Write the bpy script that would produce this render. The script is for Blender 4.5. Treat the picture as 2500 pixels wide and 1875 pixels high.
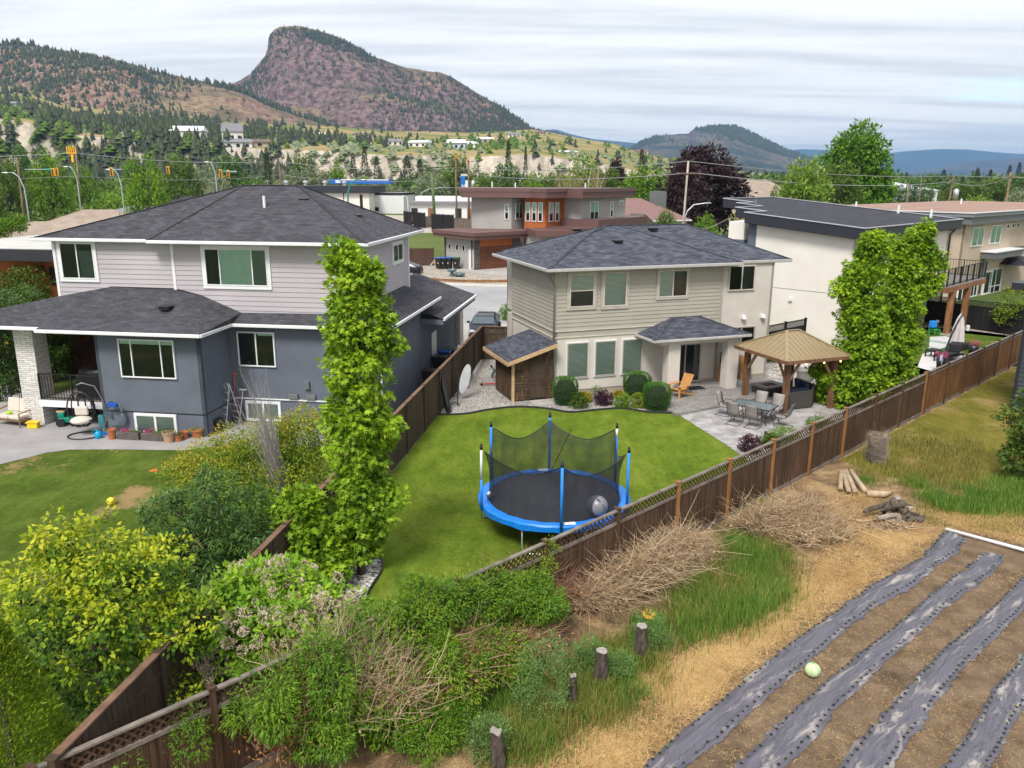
import bpy, math, random
import numpy as np
from mathutils import Matrix, Vector
rnd = random.Random(7)
for o in list(bpy.data.objects): bpy.data.objects.remove(o)
SC = bpy.context.scene
COL = SC.collection
# ---------------- camera (a drone 10 m above the gardens) ----------------
CF, CTH, CRO, CH = 1965.0, math.radians(14.43), math.radians(.19), 10.0
_f = Vector((0, math.cos(CTH), -math.sin(CTH))); _r = Vector((1, 0, 0)); _u = _r.cross(_f)
_R = _r*math.cos(CRO)+_u*math.sin(CRO); _U = _u*math.cos(CRO)-_r*math.sin(CRO)
cam = bpy.data.cameras.new('camera'); co = bpy.data.objects.new('camera', cam); COL.objects.link(co)
cam.sensor_width = 36; cam.lens = 36*CF/2500; cam.clip_end = 60000; cam.clip_start = .1
co.matrix_world = Matrix(((_R.x, _U.x, -_f.x, 0), (_R.y, _U.y, -_f.y, 0), (_R.z, _U.z, -_f.z, CH), (0, 0, 0, 1)))
SC.camera = co
SC.render.resolution_x = 1024; SC.render.resolution_y = 768
SC.view_settings.view_transform = 'Standard'; SC.view_settings.look = 'None'; SC.view_settings.exposure = 0.92; SC.view_settings.gamma = 1
def ray(px, py): return _f+_R*((px-1250)/CF)-_U*((py-937.5)/CF)
def at(px, py, z=0.0):                      # survey: where a sighted point stands on the level z
    d = ray(px, py); t = (z-CH)/d.z; return Vector((d.x*t, d.y*t, z))
def vt(x, y, z=0.0): return at(x*1.1302, y*1.1302, z)
def far(x, y, D):                           # point sighted at horizontal distance D (x, y on the 2212 wide sheet)
    d = ray(x*1.1302, y*1.1302); t = D/d.y; return Vector((d.x*t, D, CH+d.z*t))
# ---------------- sky and sun ----------------
SUN_EL, SUN_AZ = math.radians(52), math.radians(200)
W = bpy.data.worlds.new('World'); SC.world = W; W.use_nodes = True
nt = W.node_tree; nt.nodes.clear()
def N(t, typ, **k):
    n = t.nodes.new(typ)
    for a, v in k.items():
        if a.startswith('i_'):
            key = a[2:]; key = int(key) if key.isdigit() else key.replace('_', ' ')
            n.inputs[key].default_value = v
        else: setattr(n, a, v)
    return n
def Lk(t, a, b): t.links.new(a, b)
def ramp(t, fac, stops, interp='LINEAR'):
    r = N(t, 'ShaderNodeValToRGB'); r.color_ramp.interpolation = interp
    e = r.color_ramp.elements
    while len(e) > 1: e.remove(e[-1])
    for i, (p, c) in enumerate(stops):
        x = e[0] if i == 0 else e.new(p)
        x.position = p; x.color = (c, c, c, 1) if isinstance(c, (int, float)) else (*c, 1)
    if fac is not None: Lk(t, fac, r.inputs[0])
    return r.outputs[0]
def mth(t, op, a, b=None, c=None):
    n = N(t, 'ShaderNodeMath', operation=op)
    for i, v in enumerate((a, b, c)):
        if v is None: continue
        if isinstance(v, (int, float)): n.inputs[i].default_value = v
        else: Lk(t, v, n.inputs[i])
    return n.outputs[0]
def mixc(t, fac, a, b, mode='MIX'):
    n = N(t, 'ShaderNodeMix', data_type='RGBA', blend_type=mode)
    for s, v in ((n.inputs[0], fac), (n.inputs[6], a), (n.inputs[7], b)):
        if isinstance(v, (int, float)): s.default_value = v
        elif isinstance(v, tuple): s.default_value = (*v, 1)
        else: Lk(t, v, s)
    return n.outputs[2]
sky = N(nt, 'ShaderNodeTexSky', sky_type='NISHITA', sun_disc=False, sun_elevation=SUN_EL, sun_rotation=SUN_AZ, air_density=1.0, dust_density=1.2)
bg1 = N(nt, 'ShaderNodeBackground'); bg1.inputs[1].default_value = .12; Lk(nt, sky.outputs[0], bg1.inputs[0])
tc = N(nt, 'ShaderNodeTexCoord'); sx = N(nt, 'ShaderNodeSeparateXYZ'); Lk(nt, tc.outputs['Generated'], sx.inputs[0])
zz = mth(nt, 'MAXIMUM', sx.outputs[2], 0.0); den = mth(nt, 'ADD', zz, .07)
cx = N(nt, 'ShaderNodeCombineXYZ'); Lk(nt, mth(nt, 'DIVIDE', sx.outputs[0], den), cx.inputs[0]); Lk(nt, mth(nt, 'DIVIDE', sx.outputs[1], den), cx.inputs[1])
mp = N(nt, 'ShaderNodeMapping'); mp.inputs['Rotation'].default_value = (0, 0, math.radians(14)); mp.inputs['Scale'].default_value = (.42, 1.15, 1); Lk(nt, cx.outputs[0], mp.inputs[0])
n1 = N(nt, 'ShaderNodeTexNoise', i_Scale=.85, i_Detail=9.0, i_Roughness=.58, i_Distortion=.5); Lk(nt, mp.outputs[0], n1.inputs['Vector'])
mp2 = N(nt, 'ShaderNodeMapping'); mp2.inputs['Location'].default_value = (3.3, 1.7, 0); mp2.inputs['Rotation'].default_value = (0, 0, math.radians(8)); mp2.inputs['Scale'].default_value = (.3, 1.5, 1); Lk(nt, cx.outputs[0], mp2.inputs[0])
n2 = N(nt, 'ShaderNodeTexNoise', i_Scale=1.1, i_Detail=8.0, i_Roughness=.62, i_Distortion=.3); Lk(nt, mp2.outputs[0], n2.inputs['Vector'])
cover = ramp(nt, mth(nt, 'SUBTRACT', n1.outputs[0], mth(nt, 'MULTIPLY', sx.outputs[0], .16)), [(.18, .0), (.34, .98)], 'EASE')
ccol = ramp(nt, n2.outputs[0], [(.28, (.43, .45, .485)), (.42, (.505, .52, .54)), (.50, (.585, .59, .60)), (.58, (.64, .64, .642))])
bg2 = N(nt, 'ShaderNodeBackground'); bg2.inputs[1].default_value = .95; Lk(nt, ccol, bg2.inputs[0])
ms = N(nt, 'ShaderNodeMixShader'); Lk(nt, cover, ms.inputs[0]); Lk(nt, bg1.outputs[0], ms.inputs[1]); Lk(nt, bg2.outputs[0], ms.inputs[2])
wo = N(nt, 'ShaderNodeOutputWorld'); Lk(nt, ms.outputs[0], wo.inputs[0])
sl = bpy.data.lights.new('sun', 'SUN'); sl.energy = 2.1; sl.angle = math.radians(17); sl.color = (1, .95, .87)
so = bpy.data.objects.new('sun', sl); COL.objects.link(so)
# sky rotation 200 deg: sun stands behind the camera, a little to the left
_s = Vector((math.sin(SUN_AZ)*math.cos(SUN_EL), math.cos(SUN_AZ)*math.cos(SUN_EL), math.sin(SUN_EL)))
so.rotation_euler = (-_s).to_track_quat('-Z', 'Y').to_euler()
# ---------------- tagging, meshes ----------------
def tag(o, label=None, cat=None, group=None, kind=None):
    for k, v in (('label', label), ('category', cat), ('group', group), ('kind', kind)):
        if v: o[k] = v
    return o
def empty(name, loc=(0, 0, 0), rz=0.0, label=None, cat=None, group=None, kind=None, sc=None, rot=None):
    o = bpy.data.objects.new(name, None); COL.objects.link(o); o.location = loc; o.rotation_euler = rot or (0, 0, rz); o.empty_display_size = .3
    if sc is not None: o.scale = (sc, sc, sc) if isinstance(sc, (int, float)) else sc
    return tag(o, label, cat, group, kind)
def kids(o): return [c for c in bpy.data.objects if c.parent == o]
def dup(o, loc=None, rz=None, label=None, sc=None, parent=None):
    ch = {}
    for c in bpy.data.objects:
        if c.parent: ch.setdefault(c.parent.name, []).append(c)
    def rec(s, par):
        c = s.copy(); COL.objects.link(c)
        if par is not None: c.parent = par
        for k in ch.get(s.name, []): rec(k, c)
        return c
    r = rec(o, parent)
    if loc is not None: r.location = loc
    if rz is not None: r.rotation_euler = (0, 0, rz)
    if label: r['label'] = label
    if sc is not None: r.scale = (sc, sc, sc) if isinstance(sc, (int, float)) else sc
    return r
class MB:
    def __init__(s, M=None): s.v = []; s.f = []; s.m = []; s.M = M or Matrix(); s.mi = 0; s.sm = False
    def add(s, vs, fs):
        b = len(s.v)
        s.v += [s.M @ Vector(v) for v in vs]
        for f in fs: s.f.append([b+i for i in f]); s.m.append(s.mi)
        return s
    def box(s, x0, y0, z0, x1, y1, z1):
        x0, x1 = sorted((x0, x1)); y0, y1 = sorted((y0, y1)); z0, z1 = sorted((z0, z1))
        return s.add([(x0, y0, z0), (x1, y0, z0), (x1, y1, z0), (x0, y1, z0), (x0, y0, z1), (x1, y0, z1), (x1, y1, z1), (x0, y1, z1)],
                     [(0, 3, 2, 1), (4, 5, 6, 7), (0, 1, 5, 4), (1, 2, 6, 5), (2, 3, 7, 6), (3, 0, 4, 7)])
    def bar(s, a, b, w, h=None, up=(0, 0, 1)):
        a, b = Vector(a), Vector(b); h = h or w; d = (b-a).normalized(); up = Vector(up)
        x = d.cross(up)
        if x.length < 1e-3: x = d.cross(Vector((0, 1, 0)))
        x.normalize(); y = x.cross(d)
        P = [p+x*(i*w/2)+y*(j*h/2) for p in (a, b) for i, j in ((-1, -1), (1, -1), (1, 1), (-1, 1))]
        return s.add(P, [(3, 2, 1, 0), (4, 5, 6, 7), (0, 1, 5, 4), (1, 2, 6, 5), (2, 3, 7, 6), (3, 0, 4, 7)])
    def tube(s, pts, r, n=6, cap=True):
        pts = [Vector(p) for p in pts]; rs = r if isinstance(r, (list, tuple)) else [r]*len(pts)
        V = []; F = []; px = None
        for i, p in enumerate(pts):
            d = (pts[min(i+1, len(pts)-1)]-pts[max(i-1, 0)])
            d = d.normalized() if d.length > 1e-9 else Vector((0, 0, 1))
            x = (px - d*px.dot(d)) if px is not None else d.cross(Vector((0, 0, 1)) if abs(d.z) < .9 else Vector((1, 0, 0)))
            x.normalize(); px = x; y = d.cross(x)
            V += [p+x*(rs[i]*math.cos(2*math.pi*k/n))+y*(rs[i]*math.sin(2*math.pi*k/n)) for k in range(n)]
        for i in range(len(pts)-1):
            for k in range(n): F.append((i*n+k, i*n+(k+1) % n, (i+1)*n+(k+1) % n, (i+1)*n+k))
        if cap: F.append(tuple(range(n))[::-1]); F.append(tuple((len(pts)-1)*n+k for k in range(n)))
        return s.add(V, F)
    def lathe(s, prof, n=16, c=(0, 0, 0), sx=1.0, sy=1.0, cap=True):
        V = [(c[0]+r*sx*math.cos(2*math.pi*k/n), c[1]+r*sy*math.sin(2*math.pi*k/n), c[2]+z) for r, z in prof for k in range(n)]
        F = [(i*n+k, i*n+(k+1) % n, (i+1)*n+(k+1) % n, (i+1)*n+k) for i in range(len(prof)-1) for k in range(n)]
        if cap: F.append(tuple(range(n))[::-1]); F.append(tuple((len(prof)-1)*n+k for k in range(n)))
        return s.add(V, F)
    def prism(s, poly, z0, z1):
        n = len(poly); zf = z1 if callable(z1) else (lambda x, y: z1)
        V = [(x, y, z0) for x, y in poly]+[(x, y, zf(x, y)) for x, y in poly]
        return s.add(V, [tuple(range(n))[::-1], tuple(range(n, 2*n))]+[(i, (i+1) % n, n+(i+1) % n, n+i) for i in range(n)])
    def poly(s, pts): return s.add(pts, [tuple(range(len(pts)))])
    def sphere(s, c, r, n=14, m=9, sc=(1, 1, 1)):
        return s.lathe([(r*math.sin(math.pi*i/m)*1.0+1e-4, -r*sc[2]*math.cos(math.pi*i/m)) for i in range(m+1)], n, c, sc[0], sc[1])
    def build(s, name, mats, parent=None, loc=None, smooth=False, bevel=0, **tg):
        me = bpy.data.meshes.new(name)
        me.from_pydata([tuple(v) for v in s.v], [], s.f); me.update()
        mats = mats if isinstance(mats, (list, tuple)) else [mats]
        for m in mats: me.materials.append(m)
        if len(mats) > 1: me.polygons.foreach_set('material_index', s.m)
        uv = me.uv_layers.new(name='UVMap')
        for p in me.polygons:                       # metres along the face, metres up the face
            n = p.normal; a = Vector((-n.y, n.x, 0))
            a = a.normalized() if a.length > .02 else Vector((1, 0, 0))
            b = n.cross(a)
            for li in p.loop_indices:
                q = me.vertices[me.loops[li].vertex_index].co; uv.data[li].uv = (q.dot(a), q.dot(b))
        if smooth: me.polygons.foreach_set('use_smooth', [True]*len(me.polygons))
        o = bpy.data.objects.new(name, me); COL.objects.link(o)
        if parent is not None: o.parent = parent
        if loc is not None: o.location = loc
        if bevel:
            md = o.modifiers.new('bevel', 'BEVEL'); md.width = bevel; md.segments = 2; md.limit_method = 'ANGLE'
        return tag(o, **tg)
def mesh_np(name, V, F, mat, parent=None, tint=None, loc=None, smooth=False, **tg):
    """V (n,3); F (m,k) all faces of k corners; tint (m,) value per face"""
    me = bpy.data.meshes.new(name); V = np.asarray(V, np.float32); F = np.asarray(F, np.int32)
    m, k = F.shape
    me.vertices.add(len(V)); me.vertices.foreach_set('co', V.ravel())
    me.loops.add(m*k); me.loops.foreach_set('vertex_index', F.ravel())
    me.polygons.add(m); me.polygons.foreach_set('loop_start', np.arange(0, m*k, k, dtype=np.int32))
    try: me.polygons.foreach_set('loop_total', np.full(m, k, np.int32))
    except Exception: pass
    if tint is not None:
        at_ = me.attributes.new('tint', 'FLOAT', 'FACE'); at_.data.foreach_set('value', np.asarray(tint, np.float32))
    me.update(calc_edges=True)
    for x in (mat if isinstance(mat, (list, tuple)) else [mat]): me.materials.append(x)
    if smooth: me.polygons.foreach_set('use_smooth', [True]*m)
    o = bpy.data.objects.new(name, me); COL.objects.link(o)
    if parent is not None: o.parent = parent
    if loc is not None: o.location = loc
    return tag(o, **tg)
# ---------------- materials ----------------
MATS = {}
def newmat(name):
    m = bpy.data.materials.new(name); m.use_nodes = True; t = m.node_tree
    b = t.nodes['Principled BSDF']; MATS[name] = m
    return m, t, b
def coord(t, kind='Object', scale=None):
    c = N(t, 'ShaderNodeTexCoord').outputs[kind]
    if scale is not None:
        mp = N(t, 'ShaderNodeMapping'); mp.inputs['Scale'].default_value = scale; Lk(t, c, mp.inputs[0]); c = mp.outputs[0]
    return c
def noise(t, vec, scale, det=4, rough=.55, dist=0.0):
    n = N(t, 'ShaderNodeTexNoise', i_Scale=scale, i_Detail=float(det), i_Roughness=rough, i_Distortion=dist); Lk(t, vec, n.inputs['Vector']); return n.outputs[0]
def bump(t, b, h, s=.4, d=.02):
    n = N(t, 'ShaderNodeBump', i_Strength=s, i_Distance=d); Lk(t, h, n.inputs['Height']); Lk(t, n.outputs[0], b.inputs['Normal'])
def M_plain(name, c, rough=.6, metal=0, var=.12, vs=3.0, bs=.0, spec=.5, bscale=60, kind='Object'):
    if name in MATS: return MATS[name]
    m, t, b = newmat(name); v = coord(t, kind)
    n = noise(t, v, vs, 5, .6)
    lo = tuple(x*(1-var) for x in c); hi = tuple(min(1, x*(1+var)) for x in c)
    Lk(t, ramp(t, n, [(.3, lo), (.7, hi)]), b.inputs['Base Color'])
    b.inputs['Roughness'].default_value = rough; b.inputs['Metallic'].default_value = metal; b.inputs['Specular IOR Level'].default_value = spec
    if bs: bump(t, b, noise(t, v, bscale, 3), bs, .01)
    return m
def M_noise(name, stops, scale=1.0, det=8, rough=.9, fine=None, bs=.5, bscale=30, bd=.03, dist=0.0, sc3=None, spec=.2, r2=.6):
    if name in MATS: return MATS[name]
    m, t, b = newmat(name); v = coord(t, 'Object', sc3)
    n = noise(t, v, scale, det, r2, dist); c = ramp(t, n, stops)
    if fine:
        n2 = noise(t, coord(t), fine[0], 4, .6); c = mixc(t, fine[1], c, ramp(t, n2, [(.3, .25), (.7, 1.0)]), 'MULTIPLY')
    Lk(t, c, b.inputs['Base Color']); b.inputs['Roughness'].default_value = rough; b.inputs['Specular IOR Level'].default_value = spec
    bump(t, b, noise(t, coord(t), bscale, 4, .7), bs, bd)
    return m
def M_shingle(name, c1, c2, gap, row=.145, wid=.32):
    m, t, b = newmat(name); v = coord(t, 'UV')
    br = N(t, 'ShaderNodeTexBrick', i_Scale=1.0, i_Mortar_Size=.006, i_Bias=0.0); br.offset = .37; br.offset_frequency = 2
    br.inputs['Brick Width'].default_value = wid; br.inputs['Row Height'].default_value = row; br.inputs['Mortar Smooth'].default_value = .1
    br.inputs['Color1'].default_value = (*c1, 1); br.inputs['Color2'].default_value = (*c2, 1); br.inputs['Mortar'].default_value = (*gap, 1)
    Lk(t, v, br.inputs[0])
    n = noise(t, v, 1.3, 4); n3 = noise(t, v, 55, 2)
    c = mixc(t, .55, br.outputs[0], ramp(t, n, [(.3, .62), (.7, 1.25)]), 'MULTIPLY'); c = mixc(t, .5, c, ramp(t, n3, [(.3, .6), (.7, 1.3)]), 'MULTIPLY')
    Lk(t, c, b.inputs['Base Color']); b.inputs['Roughness'].default_value = .92; b.inputs['Specular IOR Level'].default_value = .25
    s = N(t, 'ShaderNodeSeparateXYZ'); Lk(t, v, s.inputs[0])
    saw = mth(t, 'FRACT', mth(t, 'DIVIDE', s.outputs[1], row)); hgt = mth(t, 'SUBTRACT', 1.0, saw)
    bump(t, b, mth(t, 'ADD', hgt, mth(t, 'MULTIPLY', br.outputs[1], -.4)), .8, .012)
    return m
def M_stone(name, c1, c2, gap, row=.1, wid=.35):
    m, t, b = newmat(name); v = coord(t, 'UV')
    br = N(t, 'ShaderNodeTexBrick', i_Scale=1.0, i_Mortar_Size=.008); br.offset = .43
    br.inputs['Brick Width'].default_value = wid; br.inputs['Row Height'].default_value = row
    br.inputs['Color1'].default_value = (*c1, 1); br.inputs['Color2'].default_value = (*c2, 1); br.inputs['Mortar'].default_value = (*gap, 1)
    Lk(t, v, br.inputs[0]); n = noise(t, v, 9, 5)
    Lk(t, mixc(t, .5, br.outputs[0], ramp(t, n, [(.3, .6), (.7, 1.2)]), 'MULTIPLY'), b.inputs['Base Color']); b.inputs['Roughness'].default_value = .85
    bump(t, b, mth(t, 'SUBTRACT', n, mth(t, 'MULTIPLY', br.outputs[1], .8)), .9, .03)
    return m
def M_wood(name, c1, c2, sc=(18, 18, 1.2), rough=.75, stain=None):
    if name in MATS: return MATS[name]
    m, t, b = newmat(name); v = coord(t, 'Object', sc)
    n = noise(t, v, 1.0, 6, .65, .4); c = ramp(t, n, [(.3, c1), (.68, c2)])
    n2 = noise(t, coord(t), .8, 4)
    c = mixc(t, .6, c, ramp(t, n2, [(.3, .55), (.7, 1.25)]), 'MULTIPLY')
    if stain: c = mixc(t, ramp(t, noise(t, coord(t, 'Object', (3, 3, .7)), 2.2, 5), [(.52, 0), (.62, 1)]), c, stain)
    Lk(t, c, b.inputs['Base Color']); b.inputs['Roughness'].default_value = rough; b.inputs['Specular IOR Level'].default_value = .25; bump(t, b, n, .5, .01)
    return m
def M_leaf(name, stops, trans=.3, rough=.55, big=.6):
    """leaf: colour by the leaf's own tint and a slow drift through the crown"""
    m, t, b = newmat(name)
    a = N(t, 'ShaderNodeAttribute', attribute_name='tint').outputs['Fac']
    n = noise(t, coord(t), big, 3)
    f = mth(t, 'ADD', mth(t, 'MULTIPLY', a, .65), mth(t, 'MULTIPLY', mth(t, 'SUBTRACT', n, .2), .6))
    c = ramp(t, f, stops); Lk(t, c, b.inputs['Base Color']); b.inputs['Roughness'].default_value = rough; b.inputs['Specular IOR Level'].default_value = .3
    tr = N(t, 'ShaderNodeBsdfTranslucent'); Lk(t, c, tr.inputs[0]); mx = N(t, 'ShaderNodeMixShader'); mx.inputs[0].default_value = trans
    Lk(t, b.outputs[0], mx.inputs[1]); Lk(t, tr.outputs[0], mx.inputs[2])
    Lk(t, mx.outputs[0], t.nodes['Material Output'].inputs[0])
    return m
def M_glass(name, tint=(.03, .04, .045), rough=.04):
    m, t, b = newmat(name)
    fr = N(t, 'ShaderNodeFresnel', i_IOR=1.6); g = N(t, 'ShaderNodeBsdfGlossy', i_Roughness=rough); tp = N(t, 'ShaderNodeBsdfTransparent')
    g.inputs[0].default_value = (.85, .92, .95, 1); tp.inputs[0].default_value = (.92, .97, .94, 1)
    mx = N(t, 'ShaderNodeMixShader'); Lk(t, fr.outputs[0], mx.inputs[0]); Lk(t, tp.outputs[0], mx.inputs[1]); Lk(t, g.outputs[0], mx.inputs[2])
    Lk(t, mx.outputs[0], t.nodes['Material Output'].inputs[0]); return m
GLASS = M_glass('window glass')
DARK = M_plain('dark room', (.012, .013, .015), .7)
BLIND = M_plain('blind slats', (.74, .84, .74), .5, var=.05)
CURT = M_plain('pale roller blind', (.50, .68, .58), .6, var=.08)
WHITE = M_plain('white trim', (.72, .73, .76), .45, var=.04)
TAUPE = M_plain('taupe trim', (.36, .33, .29), .55, var=.05)
BLACKM = M_plain('black metal', (.012, .012, .014), .4, var=.1)
GREYM = M_plain('grey metal', (.25, .26, .27), .4, .6, var=.1)
ALU = M_plain('aluminium', (.6, .61, .62), .35, .7, var=.05)
CONC = M_noise('concrete', [(.3, (.36, .345, .325)), (.7, (.50, .48, .455))], 1.2, 8, .9, (14, .3), .25, 60, .01)
# ---------------- foliage ----------------
def nrm(a): return a/np.maximum(np.linalg.norm(a, axis=1, keepdims=True), 1e-9)
SHAPES = {
 'oval': np.array([(0, 0), (.45, -.26), (1, 0), (.45, .26)]),
 'lance': np.array([(0, 0), (.4, -.13), (1, 0), (.4, .13)]),
 'star': np.array([(0, -.05), (.1, -.42), (.33, -.17), (.62, -.5), (.6, -.14), (1.05, 0), (.6, .14), (.62, .5), (.33, .17), (.1, .42), (0, .05)]),
}
def leafgeo(r, P, O, size, shape='oval', droop=.3, jit=.7, upb=.9):
    n = len(P); sh = SHAPES[shape]; k = len(sh)
    a = nrm(nrm(O)+r.normal(0, jit, (n, 3))*.8+np.array([0, 0, -droop]))
    nn = nrm(O)*.6+np.array([0, 0, upb])+r.normal(0, .5, (n, 3)); nn = nrm(nn-a*(nn*a).sum(1, keepdims=True)); b = np.cross(nn, a)
    s = (size*r.uniform(.65, 1.25, n))[:, None, None]
    fold = -.18*np.abs(sh[:, 1])*1.6
    V = P[:, None, :]+s*(a[:, None, :]*sh[None, :, 0:1]+b[:, None, :]*sh[None, :, 1:2]+nn[:, None, :]*fold[None, :, None])
    return V.reshape(-1, 3), np.arange(n*k).reshape(n, k)
def crown_pts(r, blobs, nc, per, rc, shell=(.72, 1.05), inner=.25, zbias=0.0, flat=.75, tipc=.5, hz=0.0):
    B = np.array(blobs, float); w = B[:, 3]*B[:, 4]+B[:, 4]*B[:, 5]+B[:, 3]*B[:, 5]; w /= w.sum()
    bi = r.choice(len(B), nc, p=w); d = nrm(r.normal(0, 1, (nc, 3))); d[:, 2] += zbias; d = nrm(d)
    rad = r.uniform(shell[0], shell[1], nc); ins = r.random(nc) < inner; rad[ins] = r.uniform(.25, .7, ins.sum())
    C = B[bi, :3]+d*B[bi, 3:]*rad[:, None]
    ct = r.random(nc)
    # drop clumps buried in another blob
    keep = np.ones(nc, bool)
    for j, q in enumerate(B):
        e = (((C-q[:3])/q[3:])**2).sum(1); keep &= ~((e < .35) & (bi != j) & ~ins)
    C, d, ct, ins = C[keep], d[keep], ct[keep], ins[keep]; nc = len(C)
    o = nrm(r.normal(0, 1, (nc*per, 3))+np.repeat(d, per, 0)*.5)
    rr = rc*r.uniform(.15, 1, nc*per)**.6*np.repeat(r.uniform(.6, 1.25, nc), per)
    off = o*rr[:, None]; off[:, 2] *= flat
    P = np.repeat(C, per, 0)+off
    O = np.repeat(d, per, 0)*.7+o*.8
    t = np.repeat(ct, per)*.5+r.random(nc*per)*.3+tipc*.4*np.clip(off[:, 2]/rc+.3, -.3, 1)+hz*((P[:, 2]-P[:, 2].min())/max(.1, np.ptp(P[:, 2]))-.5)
    t[np.repeat(ins, per)] -= .25  # inner clumps get a darker tint: crown-interior shade put into leaf colour
    return P, O, np.clip(t, 0, 1)
def crown(name, seed, blobs, nc, per, rc, size, mat, shape='oval', parent=None, droop=.3, jit=.7, upb=.9, cut=None, den=1.6, **k):
    nc = int(nc*den)
    r = np.random.default_rng(seed); P, O, t = crown_pts(r, blobs, nc, per, rc, **k)
    if cut is not None:
        m = cut(P); P, O, t = P[m], O[m], t[m]
    V, F = leafgeo(r, P, O, size, shape, droop, jit, upb)
    return mesh_np(name, V, F, mat, parent, tint=t)
def twig_np(r, A, D, L, rad, curl=.3, seg=4):
    """many thin curved sticks: start A, direction D, length L"""
    n = len(A); D = nrm(D); L = np.broadcast_to(L, n); rad = np.broadcast_to(rad, n)
    bend = nrm(r.normal(0, 1, (n, 3)))*curl; pts = []
    for i in range(seg+1):
        f = i/seg; pts.append(A+D*(L*f)[:, None]+bend*(L*f*f)[:, None]+r.normal(0, .012, (n, 3))*L[:, None]*(i > 0))
    pts = np.stack(pts, 1)
    x = nrm(np.cross(D, np.array([.3, .2, 1.]))); y = np.cross(D, x); V = []
    for i in range(seg+1):
        rr = (rad*(1-.75*i/seg))[:, None]
        for k in range(3):
            a = 2.0944*k; V.append(pts[:, i]+x*rr*math.cos(a)+y*rr*math.sin(a))
    V = np.stack(V, 1); F = []
    for i in range(seg):
        for k in range(3): F.append((i*3+k, i*3+(k+1) % 3, (i+1)*3+(k+1) % 3, (i+1)*3+k))
    F = np.array(F); F = (F[None]+np.arange(n)[:, None, None]*(3*(seg+1))).reshape(-1, 4)
    return V.reshape(-1, 3), F, np.repeat(r.random(n), seg*3)
def blades(r, P, h, w, lean=.35, flat=0.0):
    """grass blades (two-step bent strips), P (n,3)"""
    n = len(P); az = r.uniform(0, 2*np.pi, n); h = h*r.uniform(.5, 1.2, n); ln = r.uniform(.1, 1, n)*lean
    d = np.stack([np.cos(az), np.sin(az), 0*az], 1); s = np.stack([-np.sin(az), np.cos(az), 0*az], 1)*(w/2)
    up = np.array([0, 0, 1.])
    m = P+d*(h*ln*.35)[:, None]+up*(h*.55*(1-flat))[:, None]; t = P+d*(h*(ln+flat))[:, None]+up*(h*(1-.45*ln)*(1-flat))[:, None]
    V = np.stack([P-s, P+s, m+s*.7, m-s*.7, t+s*.12, t-s*.12], 1).reshape(-1, 3)
    b = np.arange(n)[:, None]*6
    F = np.concatenate([b+np.array([0, 1, 2, 3]), b+np.array([3, 2, 4, 5])], 0)
    t_ = r.random(n); return V, F, np.concatenate([t_, t_])
def inpoly(P, poly):
    x, y = P[:, 0], P[:, 1]; c = np.zeros(len(P), bool); n = len(poly)
    for i in range(n):
        x1, y1 = poly[i][:2]; x2, y2 = poly[(i+1) % n][:2]
        c ^= ((y1 > y) != (y2 > y)) & (x < (x2-x1)*(y-y1)/((y2-y1) if abs(y2-y1) > 1e-9 else 1e-9)+x1)
    return c
def scatter(r, poly, n):
    a = np.array([p[:2] for p in poly]); lo, hi = a.min(0), a.max(0); out = np.zeros((0, 2))
    while len(out) < n:
        q = r.uniform(lo, hi, (n*2, 2)); out = np.concatenate([out, q[inpoly(q, poly)]])
    return out[:n]
def vnoise(x, y, s, seed=0):
    """smooth value noise 0..1"""
    x = np.asarray(x)/s; y = np.asarray(y)/s; xi = np.floor(x).astype(np.int64); yi = np.floor(y).astype(np.int64); fx = x-xi; fy = y-yi
    h = lambda a, b: (((a*374761393+b*668265263+seed*1442695) ^ ((a*374761393+b*668265263+seed*1442695) >> 13))*1274126177 & 0xffffff)/0xffffff
    fx = fx*fx*(3-2*fx); fy = fy*fy*(3-2*fy)
    return (h(xi, yi)*(1-fx)+h(xi+1, yi)*fx)*(1-fy)+(h(xi, yi+1)*(1-fx)+h(xi+1, yi+1)*fx)*fy
def fbm(x, y, s, o=5, seed=0):
    v = 0; a = .5
    for i in range(o): v = v+a*vnoise(x, y, s/2**i, seed+i); a *= .5
    return v
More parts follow.
